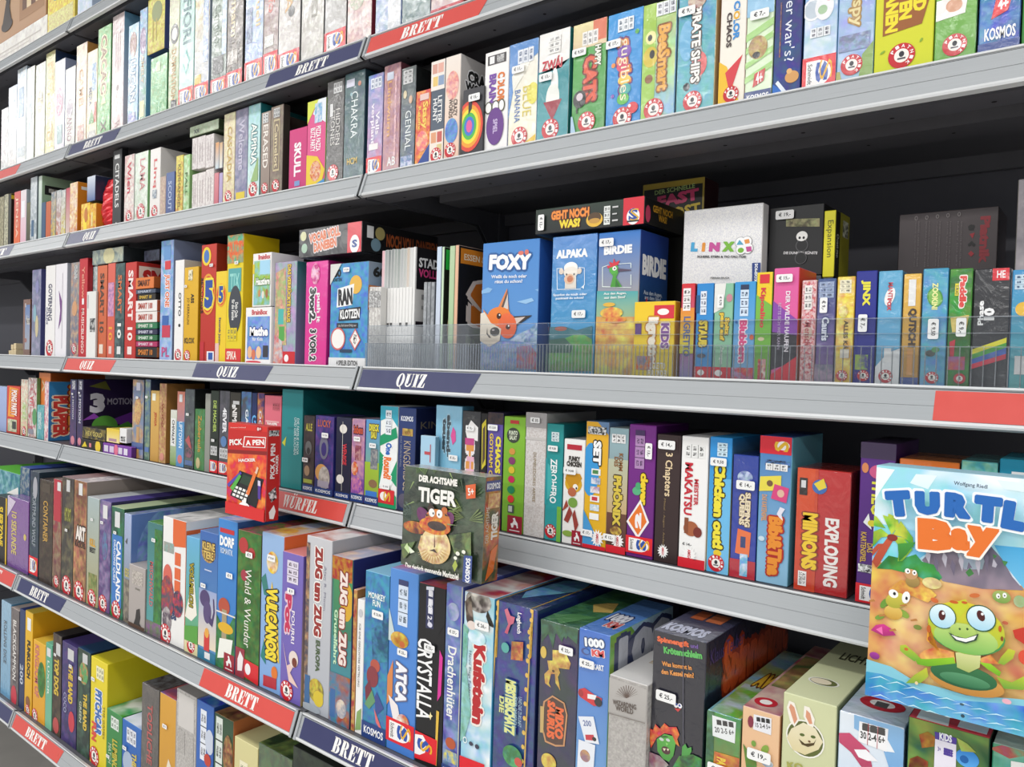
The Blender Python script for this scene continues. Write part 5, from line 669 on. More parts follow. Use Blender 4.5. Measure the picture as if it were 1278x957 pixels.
GB('game_box','board game box',G[3],'large grey box with card suits and red lettering on the quiz row',(0.8478,0.2,0.1341),0.1137,0.08,0.0835,'5c5254>544a4c','484044','645a5c',[('T','Piatnik',.617,.444,1.135,.581,'a82c38',-90,.06),('P',[(.71,.725),(.776,.717),(.743,.755),(.771,.661),(.719,.667)],'1c1a1a'),('E',.733,.718,.018,.024,'1c1a1a'),('E',.759,.715,.018,.024,'1c1a1a'),('P',[(.728,.609),(.779,.626),(.759,.537)],'b82c38'),('E',.732,.448,.016,.018,'1c1a1a'),('E',.772,.444,.016,.018,'1c1a1a'),('E',.751,.474,.016,.018,'1c1a1a'),('P',[(.721,.312),(.75,.355),(.78,.306),(.752,.263)],'b82c38'),('E',.182,.92,.017,.025,'b0a8a8'),('E',.292,.917,.017,.024,'b0a8a8'),('E',.402,.919,.017,.024,'b0a8a8'),('E',.508,.921,.017,.024,'b0a8a8'),('E',.619,.925,.016,.024,'b0a8a8'),('E',.182,.92,.011,.018,'544a4c'),('E',.292,.917,.011,.017,'544a4c'),('E',.402,.919,.011,.017,'544a4c'),('E',.508,.921,.011,.017,'544a4c'),('E',.619,.925,.01,.017,'544a4c'),('T','FEINSTE QUALITÄT SEIT 1824',-.081,.501,.445,.522,'8c8284',-90,0),('T','GAMES CARDS AND MORE',-.049,.497,.476,.519,'8c8284',-90,0),('T','SPIELKARTEN AUS WIEN',.031,.489,.553,.511,'8c8284',-90,0),('T','PLAYING CARDS QUALITY',.063,.486,.584,.507,'8c8284',-90,0),('T','CARTES A JOUER',.142,.478,.66,.499,'8c8284',-90,0),('T','FINEST QUALITY SINCE',.173,.475,.69,.496,'8c8284',-90,0),('T','JEUX DE CARTES',.251,.468,.765,.488,'8c8284',-90,0),('T','NAIPES DE CALIDAD',.282,.465,.795,.485,'8c8284',-90,0),('T','KARTY DO GRY',.358,.457,.869,.477,'8c8284',-90,0),('T','SPECIALITE KVALITA OD',.394,.454,.902,.474,'8c8284',-90,0)])
GB('game_box','board game box',G[3],'pale grey tall carton at the end behind the tray on the quiz row',(0.9886,0.12,-0.0121),0.0441,0.1,0.2424,'a09aa0:b8b0b4:40','887','aaa',[])
GB('game_box','board game box',G[7],'yellow junior card box with red badge and white letters behind the clear tray',(0.5561,0.0125,-0.0121),0.062,0.016,0.1062,'f0c828>f0d838','d8a818','f8dc58',[('R',.5,.78,.98,.95,'d83040'),('E',.72,.865,.14,.07,'f8f4f0'),('T','ligretto',.3,.2,.62,.8,'f8f0e0','d',.06,'c88820'),('T','KIDS',.68,.4,.88,.72,'8858a0','d',.06,'f8e8e0'),('R',.04,.58,.2,.72,'6a4888'),('R',.1,.12,.5,.3,'e08838:7a98c0:90'),('T','LIGRETTO\nFÜR KINDER',.4,.04,.86,.22,'f8f4e8','h',.03)])
GB('game_box','board game box',G[7],'card box of red orange and yellow bands with white panel behind the clear tray',(0.6265,0.0125,-0.0121),0.0195,0.022,0.1285,'d82c34>8888b8','a82028','e04848',[('R',0,.28,1,.75,'e88838>d0d040'),('IN',.15,.72,.7,.95,'f4f0f0','444'),('T','LIGRETTO',.25,.25,.75,.66,'5a6a98','d',.03)])
GB('game_box','board game box',G[7],'bright blue card box with yellow letters and red foot behind the clear tray',(0.6483,0.0125,-0.0121),0.0239,0.022,0.1276,'2888d0>4898d8','1c60a0','3898e0',[('IN',.25,.68,.6,.92,'e8ecf4','346'),('R',0,.7,.2,.88,'1c5888'),('T','STAUB',.2,.35,.7,.62,'e8d048','d',.08,'5a4818'),('E',.4,.26,.25,.12,'5a6070'),('R',0,.03,1,.15,'d82c38'),('E',.4,.09,.2,.16,'f4f0f0')])
GB('game_box','board game box',G[7],'mint card box with grey mouse and yellow title behind the clear tray',(0.6733,0.0125,-0.0121),0.0253,0.022,0.1265,'88c0a0>98c8a8','5a9878','a0d0b8',[('P',[(0,.7),(.5,.75),(.6,1),(0,1)],'e8e8e4'),('E',.8,.85,.16,.2,'c88898'),('T','Spitz\npass auf',.3,.42,.85,.7,'e8c848','d',.06,'6a5028'),('R',0,.03,1,.15,'d82c38'),('E',.35,.09,.2,.16,'f4f0f0'),('T','Zwergen',.35,.18,.6,.36,'e8f0e8')],st=[(.38,.82,'d','€ 9,70',.017)])
GB('game_box','board game box',G[7],'light blue card box with pink bubble title behind the clear tray',(0.6997,0.0125,-0.0121),0.0281,0.022,0.1274,'3898d8>88b8e0','2878b0','58a8e0',[('IN',.3,.66,.68,.92,'d8e8f8','346'),('R',.3,.92,.68,.97,'2c3858'),('T','Blubbern',.3,.2,.65,.62,'e05088','d',.06,'f8f0f8'),('E',.15,.6,.06,.06,'2c68b0'),('E',.88,.45,.1,.12,'d86848'),('R',0,.03,1,.15,'a8a0c8:d04858:90')])
GB('game_box','board game box',G[7],'yellow and green card box with red vertical title behind the clear tray',(0.7284,0.0125,-0.0121),0.0201,0.03,0.138,'f0d028>e8c820','48983c','f4dc50',[('P',[(0,0),(1,0),(1,.7),(0,.8)],'78b848'),('R',.2,.9,.8,.98,'d83038'),('T','Kipoalino',.2,.5,.6,.86,'d83048','d',.04),('R',.25,.03,.75,.22,'c84850:e8d8d0:120'),('E',.4,.4,.2,.12,'d8c8a8')])
GB('game_box','board game box',G[7],'pink purple and black card box with white lettering behind the clear tray beside the yellow',(0.7499,0.0125,-0.0121),0.0306,0.065,0.1418,'e060a0','d83038>e89028','e878b0',[('P',[(0,.72),(1,.55),(1,.4),(0,.45)],'8848a8'),('P',[(0,.45),(1,.42),(1,.2),(0,.12)],'38343c'),('P',[(0,0),(1,0),(1,.24),(0,.08)],'e03040'),('T','DER WILDE HAUFEN',.5,.28,.68,.8,'f0e8f0','d',.03),('T','RETTE SICH WER KANN',.22,.3,.34,.7,'c8b8d0','d',0)],st=[(.45,.91,'h','€ 15,-',.02)])
GB('game_box','board game box',G[7],'red and white gingham card box behind the clear tray beside the pink purple',(0.7844,0.0125,-0.0121),0.0173,0.022,0.1255,'e8c8c8:c83848:300','c88','ecc',[('IN',.2,.72,.7,.95,'f0ece8','555'),('E',.5,.5,.28,.5,'c8b0a0'),('T','Mensch',.3,.38,.7,.6,'a84048')],wrap=1)
GB('game_box','board game box',G[7],'navy to violet card box with white lettering behind the clear tray beside the low carton',(0.8026,0.0125,-0.0121),0.021,0.022,0.1265,'3c5488>785098','2c3c68','4c6498',[('IN',.1,.82,.9,.97,'98a8c8','346'),('T','Cauris',.3,.42,.7,.64,'e0e4f0','d',.04,'2c3c70'),('PI',.4,.12,.3),('R',0,0,1,.2,'7a7890:a890a8:100')],st=[(.4,.75,'d','€ 9,-',.018)],wrap=1)
GB('game_box','board game box',G[7],'golden yellow wrapped card box with silver frog behind the clear tray',(0.8249,0.0125,-0.0121),0.0199,0.022,0.1278,'e8c038:f0d878:60','c89818','f0d058',[('IN',.15,.85,.8,.97,'f0e8c8','665'),('E',.4,.68,.25,.35,'c8b060:e8d890:120'),('T','ALLES KÄSE',.45,.28,.75,.6,'5a4820','d',.03),('R',.3,.26,.8,.34,'f0e8d8'),('PI',.45,.1,.32)],wrap=1)
GB('game_box','board game box',G[7],'deep blue card box with yellow capitals behind the clear tray',(0.8455,0.0125,-0.0121),0.0228,0.022,0.1332,'2c3490>282c88','1c2068','3c44a0',[('T','JINX',.25,.7,.7,.92,'e8e048','d',.06),('R',.1,.15,.7,.28,'a8c058:4a4a98:120'),('PI',.5,.1,.28)],st=[(.42,.55,'d','€ 7,-',.02)])
GB('game_box','board game box',G[7],'sky blue and white card box with arched logo behind the clear tray',(0.8696,0.0125,-0.0121),0.0249,0.022,0.1319,'58a8d0>68b0d8','3888b0','78bce0',[('P',[(0,0),(1,0),(1,.34),(.5,.3),(0,.18)],'eceef0'),('E',.5,.78,.2,.42,'f4f2f0',-15),('T','MANTI',.42,.76,.62,.9,'c83848','d',.03),('T','FOX',.4,.66,.58,.76,'c83848','d',.08),('R',.35,.22,.65,.34,'f0f0f0'),('PI',.45,.1,.3)],wrap=1)
GB('game_box','board game box',G[7],'yellow and brown card box with black sticker title behind the clear tray',(0.8958,0.0125,-0.0121),0.018,0.022,0.1274,'e8b848>b88838','a87828','f0c868',[('R',.3,.72,.7,.95,'e8e8e8'),('T','QUTSCH!',.3,.36,.8,.7,'3c2c20','d',.06),('R',0,0,1,.1,'2c4c98'),('R',.35,.12,.65,.35,'d89848')],wrap=1)
GB('game_box','board game box',G[7],'cyan card box with green crocodile oval title behind the clear tray beside the yellow',(0.9149,0.0125,-0.0121),0.025,0.022,0.1321,'3c98c0>58a8d0:68b0d0:40','2878a0','58a8c8',[('E',.5,.76,.3,.42,'48983c',15),('E',.5,.76,.24,.36,'78b850',15),('T','ZOOKINI',.38,.66,.62,.88,'f0f0a0','d',.05),('E',.4,.3,.2,.14,'485048'),('E',.6,.33,.16,.12,'58a060'),('PI',.5,.1,.26)],st=[(.5,.5,'d','€ 9,50',.022)],wrap=1)
GB('game_box','board game box',G[7],'green jungle card box with red script and yellow panel behind the clear tray',(0.9409,0.0125,-0.0121),0.0217,0.022,0.1303,'48a030>3c8828:2c6c20:50','286818','58b040',[('T','Paddle',.45,.68,.75,.94,'e04038','d',.06,'f8f0e8'),('R',.25,.78,.42,.88,'e8d828'),('T','TAXI',.28,.79,.4,.87,'333'),('P',[(.1,.6),(.9,.62),(.8,.48),(.2,.48)],'e8d068'),('P',[(.1,.4),(.35,.42),(.3,.24),(.15,.24)],'c83040'),('R',.05,.17,.8,.28,'a868a0:c85858:90'),('PI',.6,.1,.26)],st=[(.6,.52,'d','€ 9,-',.02)],wrap=1)
GB('game_box','board game box',G[7],'black card box with coloured diagonal stripes behind the clear tray',(0.9638,0.0125,-0.0121),0.033,0.03,0.129,'2c2c30>26262a','1a1a1c','3c3c40',[('R',.5,.9,.95,1,'d82c38'),('T','HE',.62,.92,.85,.98,'f4f0f0','h'),('T','Phase',.14,.54,.3,.74,'f4f4f4','u',.04),('T','10',.3,.58,.6,.68,'f4f4f4','u',.06),('P',[(0,.34),(.95,.44),(.95,.4),(0,.3)],'e8e028'),('P',[(0,.3),(.95,.4),(.95,.36),(0,.26)],'48a838'),('P',[(0,.26),(.95,.36),(.95,.31),(0,.22)],'3c68c0'),('P',[(0,.22),(.95,.31),(.95,.27),(0,.18)],'e02c48')],wrap=1)
GB('game_box','board game box',G[7],'ocean blue card box with yellow fish behind the clear tray',(0.9979,0.0125,-0.0121),0.0246,0.022,0.1263,'3890c8>58b0b0','2070a0','58b0d8',[('E',.45,.68,.3,.3,'e8b838'),('IN',.1,.84,.6,.96,'c0d8e8','357'),('R',.2,.15,.7,.3,'e8e8e8')],wrap=1)
GB('game_box','board game box',G[8],'pale blue box at the far end on the dice games row',(-1.8689,0.018,-0.2601),0.1167,0.16,0.1475,'a8b8e0>98a8d0','889','bcd',[])
GB('game_box','board game box',G[8],'red and orange party box with slanted white lettering on the dice games row',(-1.7489,0.018,-0.2601),0.1069,0.06,0.152,'d84838>c83828','b82c20','e06048',[('P',[(.1,.35),(.6,.35),(.9,.95),(.2,.98)],'f0a038'),('T','PONG PARTY',.35,.38,.8,.92,'f8f0e8','d',.05,'b83020'),('R',.1,.04,.8,.3,'a8b890:e0d8c0:90'),('R',.45,.1,.75,.26,'3c3c3c')])
GB('game_box','board game box',G[8],'narrow white and lime box on the dice games row beside the red',(-1.6332,0.018,-0.2601),0.0543,0.16,0.1765,'e8e8d8>c0d098:e0b0a0:90','3a2c20','f0f0e8',[('PI',.5,.08,.3),('R',.3,.3,.8,.6,'a8c070:e0e0d0:120')])
GB('game_box','board game box',G[8],'white box with red lettering and christmas colours on the dice games row',(-1.576,0.018,-0.2601),0.0649,0.011,0.1834,'e8e4dc:b83840:70','4a8a50','d8e0b0',[('T','VIT',.2,.5,.7,.7,'d83040'),('E',.8,.35,.25,.4,'3a9840'),('R',.1,.05,.7,.14,'889')],wrap=1)
GB('game_box','board game box',G[8],'teal box before an orange box on the dice games row beside the tall orange box',(-1.4886,0.012,-0.2601),0.0506,0.017,0.1035,'50a0a8:88c0c0:70','388','6bb',[('R',.2,.3,.7,.8,'c8d8d8:50a0a8:200')])
GB('game_box','board game box',G[8],'tall orange box on the dice games row beside the white box',(-1.5263,0.03,-0.2601),0.0835,0.16,0.201,'e88848>e07830','c05c20','f09858',[('T','X',.3,.7,.7,.9,'f0d0a8')])
GB('game_box','board game box',G[8],'white edge of the big blue party box on the dice games row',(-1.4296,0.01,-0.2601),0.029,0.11,0.1759,'e8dcd8:d07890:90','3c88c0>3878b0','88b0d0',[],sops=[('T','PLAPPER',.12,.06,.52,.76,'d84038','d',.07,'f8e0c0'),('T','KOFFER',.5,.16,.88,.94,'e89838','d',.07,'8a3820')])
GB('game_box','board game box',G[8],'dark purple box with white sticker and pink foot glow on the dice games row',(-1.2721,0.018,-0.2601),0.0422,0.16,0.1882,'2c2c50>584068:40386a:50','1c1c30','334',[('R',.3,.85,.8,.98,'d8d8e0:556:200'),('T','3 MOTION',.35,.4,.6,.75,'c8c8d0'),('E',.5,.08,.3,.3,'d88898')],st=[(.5,.78,'h','€ 9',.01)])
GB('game_box','board game box',G[8],'deep violet box with large silver numeral on its side on the dice games row',(-1.2247,0.018,-0.2601),0.036,0.3,0.1898,'282848>503860:38305c:50','2c1c48>2a2030','2c2848',[('R',.3,.85,.8,.98,'d8d8e0:556:200'),('T','3 MOTION',.3,.35,.7,.78,'c8c8d0','d',.03),('E',.5,.08,.3,.3,'d88898')],sops=[('T','3',.06,.5,.2,.8,'e0dce4','h',.07),('T','MOTION',.22,.62,.48,.72,'a8a0b0','h'),('P',[(.2,.36),(.45,.5),(.6,.42),(.4,.3)],'7838a0'),('P',[(0,.4),(.1,.5),(.16,.42)],'a050c0'),('E',.2,.3,.12,.1,'68b048'),('P',[(.3,.28),(.42,.36),(.48,.26)],'58a040'),('P',[(.5,.5),(.7,.56),(.6,.44)],'787028'),('P',[(.05,.9),(.2,.98),(.25,.84)],'68682c'),('P',[(.55,.9),(.75,.98),(.72,.85)],'482058')],st=[(.5,.8,'h','€ 9',.01)])
GB('flat_game_pack','board game box',G[8],'black carton with yellow symbols lying under a gold carton on the dice games row',(-1.1641,0.004,-0.2601),0.1314,0.06,0.0278,'1e1a18','141210','2a2624',[('P',[(.05,.2),(.2,.8),(.3,.3)],'e0c828'),('R',.4,.3,.5,.7,'d88088'),('E',.8,.5,.12,.12,'e8c830')])
GB('flat_game_pack','board game box',G[8],'black and gold carton on a dark carton on the dice games row',(-1.1601,0.006,-0.2309),0.1403,0.06,0.0321,'2c2820:887838:90','1c1a14','383428',[('T','HEX GOLD',.15,.3,.85,.7,'c8b868','h')])
GB('flat_game_pack','board game box',G[8],'yellow carton beside a white carton on the dice games row beside the purple carton',(-1.0154,0.006,-0.2289),0.0724,0.06,0.036,'e8c830>f0e0a0','b89820','f0d850',[('R',.2,.1,.8,.3,'b08898')])
GB('flat_game_pack','board game box',G[8],'white carton with black two line print on the dice games row beside the yellow carton',(-0.941,0.006,-0.2249),0.0371,0.06,0.0373,'ecebea','c8c8c8','f4f4f4',[('T','MUST\nHAVE',.2,.1,.85,.45,'333','h',.03)])
GB('flat_game_pack','board game box',G[8],'purple carton with four white tiles on the dice games row beside the black',(-1.0303,0.004,-0.2601),0.1581,0.013,0.0278,'7838a0','582878','9050b8',[('R',.05,.2,.2,.8,'d8d0e0'),('R',.25,.2,.4,.8,'d8c8e0'),('E',.48,.5,.07,.1,'e07090'),('R',.56,.2,.7,.8,'d8d0e0'),('R',.75,.2,.88,.8,'e0d8e8')])
GB('game_box','board game box',G[8],'sand and blue box with standing cat figure on the dice games row',(-0.8996,0.018,-0.2601),0.0588,0.16,0.2003,'607090>8898b8:c8a068:35','3a4458','889',[('E',.5,.6,.3,.6,'d8a868:b88848:90'),('R',.4,0,.65,.4,'c89858'),('R',0,.12,1,.2,'3c5c98'),('R',.35,.86,.7,.96,'ccd')],st=[(.5,.77,'h','€ 9',.012)],wrap=1)
GB('game_box','board game box',G[8],'dark blue box with hanging plants on the dice games row beside the sand',(-0.8346,0.018,-0.2601),0.0265,0.16,0.2024,'48689c>3c6858:88a078:60','2c3c5c','678',[('R',.1,.1,.9,.16,'4870b0')],st=[(.5,.78,'h','€ 9',.012)],wrap=1)
GB('game_box','board game box',G[8],'yellow wood coloured box with red lettering on the dice games row',(-0.8051,0.018,-0.2601),0.0418,0.16,0.1755,'d8b060>c89848','a87c38','e0c078',[('T','JENGA',.4,.5,.75,.7,'b83828'),('R',.2,.86,.6,.96,'eed')])
GB('game_box','board game box',G[8],'brown stacked wood box on the dice games row beside the yellow wood coloured box',(-0.7621,0.018,-0.2601),0.033,0.1,0.195,'a87c58>b88858:c8a070:70','9a6c38>a87038','8a6848',[('T','WOOD',.35,.45,.65,.75,'8a3828'),('E',.5,.08,.3,.3,'d89080')])
GB('game_box','board game box',G[8],'white and green box with black vertical lettering on the dice games row',(-0.7077,0.018,-0.2601),0.0296,0.1,0.1332,'e4e4d8>78a048','384','ccc',[('R',.1,.35,.9,.85,'f0f0ec'),('T','CHIVALRY',.3,.38,.7,.82,'222','d',.04)],wrap=1)
GB('game_box','board game box',G[8],'orange and blue box with white lettering on the dice games row beside the white',(-0.6776,0.018,-0.2601),0.0348,0.16,0.1789,'d87858>3888b8','285878','a88',[('R',0,0,1,.6,'4090c8>5898d0'),('T','UPTOWN',.3,.25,.75,.6,'e8f0f8'),('R',.3,.86,.7,.96,'ddd'),('E',.5,.1,.3,.3,'d87070')],wrap=1)
GB('game_box','board game box',G[8],'dark forest box with red claws on the dice games row beside the orange',(-0.6412,0.018,-0.2601),0.041,0.16,0.1861,'3c4448>302c34:506058:50','1c2022','445',[('P',[(.1,.35),(.9,.2),(.5,.42)],'b84848'),('R',.1,.04,.9,.1,'4868a0'),('E',.5,.2,.4,.3,'884858:303038:90')],st=[(.4,.68,'h','€ 9',.012)],wrap=1)
GB('game_box','board game box',G[8],'dark green box with yellow lettering on the dice games row beside the dark forest box',(-0.5967,0.018,-0.2601),0.043,0.16,0.1414,'3c7840>488048:508850:60','285828','58885a',[('T','Zaubereule',.35,.3,.7,.9,'c89848'),('E',.4,.12,.2,.3,'c8b888')])
GB('game_box','board game box',G[8],'slim stone grey box on the dice games row beside the dark green box',(-0.5532,0.018,-0.2601),0.022,0.16,0.1786,'9a9c94>8a8c84','787a74','aaa',[])
GB('game_box','board game box',G[8],'black green box with lime lettering and red foot on the dice games row',(-0.5298,0.018,-0.2601),0.0331,0.16,0.1869,'2c382c>202420','1a1e1a','384038',[('T','DIE MACHER',.35,.5,.75,.88,'b8d068'),('IN',.1,.22,.9,.33,'ccc','333'),('SC',.01,.16)],st=[(.5,.4,'h','€ 9',.012)])
GB('game_box','board game box',G[8],'charcoal box with white glowing lettering and red foot on the dice games row',(-0.4935,0.018,-0.2601),0.0402,0.16,0.1884,'34343a>202024:484450:50','1a1a1c','3c3c40',[('T','4EVER',.35,.5,.75,.8,'f0f0f4','d',.05),('IN',.1,.2,.9,.32,'ccc','333'),('E',.5,.4,.3,.3,'4878b0'),('SC',.01,.16)],wrap=1)
GB('game_box','board game box',G[8],'black box with white lettering and grey top label on the dice games row',(-0.4516,0.018,-0.2601),0.0406,0.16,0.1866,'3c3830>282420','1c1a18','444',[('T','NIMM Z',.25,.5,.7,.82,'e8e4e0','d',.04),('R',.3,.86,.9,.9,'ccc'),('SC',.01,.16)],st=[(.5,.84,'h','€ 9',.013)])
GB('game_box','board game box',G[8],'dark box with bright blue glow and white lettering on the dice games row',(-0.4081,0.018,-0.2601),0.0378,0.16,0.1902,'3c4048>284878:3870b0:40','1c2028','445',[('T','GANZ',.45,.45,.75,.8,'e8f0f8','d',.03)],wrap=1)
GB('game_box','board game box',G[8],'navy box with blue ring letter on the dice games row beside the dark box',(-0.3688,0.018,-0.2601),0.0192,0.16,0.1885,'1c2c60>202c58','141c3c','334878',[('T','G',.1,.62,.9,.75,'68b0e8','h'),('P',[(0,.3),(1,.4),(1,.5)],'3070b8')])
GB('game_box','board game box',G[8],'violet box with orange top and cream lettering on the dice games row',(-0.3481,0.018,-0.2601),0.0247,0.16,0.1894,'503870>483058:c87848:50','2c2040','c88848',[('T','OCEUVO',.3,.3,.7,.8,'e0d8e8')])
GB('game_box','board game box',G[8],'salmon pink box with cream panel lettering on the dice games row beside the violet box',(-0.3218,0.018,-0.2601),0.059,0.1,0.1854,'e07080>d86478','b04c5c','e88898',[('T','DOOFER',.2,.62,.8,.7,'f8ece8','h',.04),('T','ESEL',.15,.48,.85,.58,'f8ece8','h',.04),('R',.1,.7,.9,.72,'e8b0b0'),('IN',.5,.84,.9,.92,'c86070','733')])
GB('game_box','board game box',G[8],'wide teal box with thin white lettering on the dice games row',(-0.2606,0.018,-0.2601),0.0693,0.25,0.2014,'20888c>1c8484','146468>106064','28989c',[('T','DIE FAMILIE MOOR\nUND DER KUCHEN',.62,.35,.85,.72,'e0f0f0','d',0),('P',[(.05,.45),(.25,.52),(.2,.42)],'c8c838'),('R',.3,.6,.6,.62,'20787c')])
GB('game_box','board game box',G[8],'dark brown box with lime creature lettering on the dice games row',(-0.1869,0.018,-0.2601),0.0345,0.08,0.1516,'302828>403030:48383a:50','1c1818','383030',[('T','ALLE',.2,.8,.8,.9,'b8b048','h',.04),('E',.5,.58,.3,.4,'686868'),('E',.5,.54,.15,.2,'302828'),('E',.4,.28,.25,.3,'a88868'),('R',.1,.12,.9,.17,'a8b040'),('KO',0,.1)],st=[(.3,.42,'h','€ 9,50',.018)])
GB('game_box','board game box',G[8],'purple box with hooded wizard figure on the dice games row beside the dark brown box',(-0.1499,0.018,-0.2601),0.0565,0.08,0.1539,'403478>382c68:50408a:40','2c2468>203080','483c80',[('T','LUCKY',.15,.86,.85,.95,'c86848','h'),('E',.5,.6,.24,.4,'78788c'),('E',.5,.58,.14,.24,'40347a'),('E',.4,.28,.34,.3,'d8a058'),('E',.55,.22,.3,.4,'c8c0b8:a09890:90'),('R',.2,.1,.8,.18,'a8a0b0'),('KO',0,.09)],st=[(.6,.76,'h','€ 13,50',.02)])
GB('game_box','board game box',G[8],'dark navy box with white flowers and red lettering on the dice games row',(-0.0863,0.018,-0.2601),0.0433,0.06,0.1547,'282c44>24283c','1c1e2c','34384c',[('T','WENIGE',.45,.42,.75,.68,'d84048','d',.03),('E',.5,.86,.25,.2,'e8e4dc'),('E',.35,.24,.25,.2,'e8e4dc'),('R',.45,.1,.48,.95,'c8c8c0'),('KO',0,.08)])
GB('game_box','board game box',G[8],'pink and violet box with bold numeral lettering on the dice games row',(-0.0407,0.018,-0.2601),0.0372,0.06,0.1546,'b088a8>7838a0:d8a0a8:40','483078','c8a8b8',[('T','3sibens',.15,.82,.85,.92,'c85838','h',.05,'3c2848'),('R',.3,.5,.75,.68,'884058:b88888:120'),('E',.3,.4,.25,.35,'d87848:e8e0e0:90'),('E',.5,.2,.4,.4,'8848a8:d080a0:90'),('KO',0,.1)],st=[(.5,.76,'h','€ 13,90',.018)])
GB('game_box','board game box',G[8],'blue and lime box with yellow block lettering on the dice games row beside the pink',(-0.0013,0.018,-0.2601),0.0382,0.06,0.1556,'5898d0>90b840','4870a8','88b8e0',[('R',0,.1,1,.5,'a0c038>90a838'),('T','DRECK\nSAU',.25,.78,.95,.95,'d8d048','h',.08,'5a4420'),('R',.4,.42,.9,.66,'9a9a98:68707a:120'),('E',.6,.25,.3,.2,'886848'),('R',.1,.1,.9,.16,'3878c8'),('KO',0,.1)],st=[(.6,.7,'h','€ 7,90',.018)])
GB('game_box','board game box',G[8],'green and white starry box with blue and orange words on the dice games row',(0.038,0.018,-0.2601),0.0461,0.07,0.1829,'f0f4f2>f0f0ec','d8e0dc','e4ecea',[('P',[(0,.85),(0,1),(1,1),(1,.8),(.6,.9)],'38a8c0'),('P',[(0,.7),(.9,.8),(1,.7),(0,.6)],'189868'),('P',[(0,.2),(0,.52),(.5,.62),(1,.55),(1,.35),(.7,.22)],'f0f4f2'),('P',[(0,.18),(.3,.5),(0,.55)],'189868'),('P',[(1,.22),(.6,.3),(1,.48)],'189868'),('P',[(0,0),(1,0),(1,.12),(.5,.22),(0,.16)],'18a068'),('T','One',.35,.52,.7,.64,'3068b8','d',.1,'f8f8f8'),('T','Round?',.25,.28,.7,.5,'e87838','d',.08,'f8f8f8'),('IN',.32,.72,.65,.96,'e8eef4','345'),('R',0,.04,.9,.18,'d82830'),('E',.3,.11,.2,.17,'f6f2f0'),('T','S',.3,.06,.7,.16,'e0b030')],st=[(.45,.21,'h','€ 13,50',.02)])
GB('game_box','board game box',G[8],'navy box with gold emblem and tall thin capitals on the dice games row',(0.0852,0.018,-0.2601),0.0433,0.12,0.1826,'2c4078>24305c','1c2650>161c3c','2c4888',[('T','KOSMOS',.15,.87,.85,.92,'f0f4fc','h',.03),('R',.25,.73,.85,.8,'c8a858:8a7030:90'),('T','KINGSBRIDGE',.35,.2,.75,.68,'b8a890','d',0),('T','DAS WÜRFELSPIEL',.14,.42,.26,.72,'8890a8','d',0),('E',.4,.1,.3,.3,'585468')],sops=[('T','KINGSB',.1,.8,.9,.87,'887c68','h',0),('R',.1,.6,.6,.64,'8890a8'),('R',.1,.2,.6,.5,'4c5c80:1c2650:200')])
GB('game_box','board game box',G[8],'light blue box with red spaced lettering on the dice games row beside the navy box',(0.1549,0.004,-0.2601),0.035,0.01,0.1389,'a8d0e8>b8d8e8','78a8c0','c8e0f0',[('R',0,0,1,0,'fff'),('T','TIME',.3,.1,.72,.9,'c05058','d',0)])
GB('game_box','board game box',G[8],'sky blue box with dark scribble logo and white cards on the dice games row',(0.1763,0.018,-0.2601),0.0596,0.03,0.1917,'88c0dc>78c0e0','5898b8','70b0cc',[('T','abend-\nteuer',.28,.55,.6,.92,'33424c','d',.08,'a8d0e4'),('P',[(.6,.74),(.68,.82),(.78,.78),(.8,.7),(.68,.66)],'e04898'),('R',.25,.22,.85,.38,'282c4c'),('R',.45,.26,.5,.34,'c8c8d8'),('R',.62,.26,.66,.34,'c8c8d8'),('R',.75,.26,.79,.34,'c8c8d8'),('P',[(.2,0),(.25,.1),(.7,.14),(.8,0)],'e8f0f4')],st=[(.75,.55,'h','€ 22,-',.02)],wrap=1)
GB('game_box','board game box',G[8],'black box with pink white comic lettering and starburst on the dice games row',(0.237,0.018,-0.2601),0.0393,0.05,0.1856,'28282c>1e1e20','161618','383838',[('T','HitS',.25,.12,.7,.72,'e89a40','d',.06,'f4f0f4'),('T','Hit',.3,.3,.72,.6,'f0b8d0','d',.05),('P',[(.2,.82),(.5,.92),(.9,.86),(.9,.74),(.3,.76)],'f4f2f0'),('R',.2,.7,.7,.76,'c83888')],st=[(.5,.85,'h','€ 13,-',.018)],wrap=1)
GB('game_box','board game box',G[8],'slim black box with yellow bordered card on the dice games row beside the black box',(0.2772,0.018,-0.2601),0.0144,0.05,0.184,'1c1a1c','141214','2c2828',[('P',[(.3,.5),(.2,.9),(.8,.95),(.9,.55)],'d8c838'),('P',[(.4,.54),(.35,.86),(.7,.9),(.78,.6)],'584838'),('R',.2,.25,.8,.48,'984050:1c1a1c:90')])
GB('game_box','board game box',G[8],'violet and black box with yellow white bold title on the dice games row',(0.2924,0.018,-0.2601),0.0315,0.08,0.1862,'6858b0>38305c','282040','383050',[('R',0,0,1,.4,'20202c'),('R',0,.9,1,1,'4c3838:282430:90'),('T','CHAOS',.55,.48,.9,.8,'f0e048','d',.07),('T','GOTHAM CITY',.15,.35,.4,.82,'e8c858','d',.04),('E',.4,.36,.3,.3,'c8a058:584030:90'),('R',.4,.14,.8,.24,'e0e0e4:282838:200'),('R',.4,0,1,.1,'b82830')],st=[(.4,.87,'h','€ 13,50',.02)])
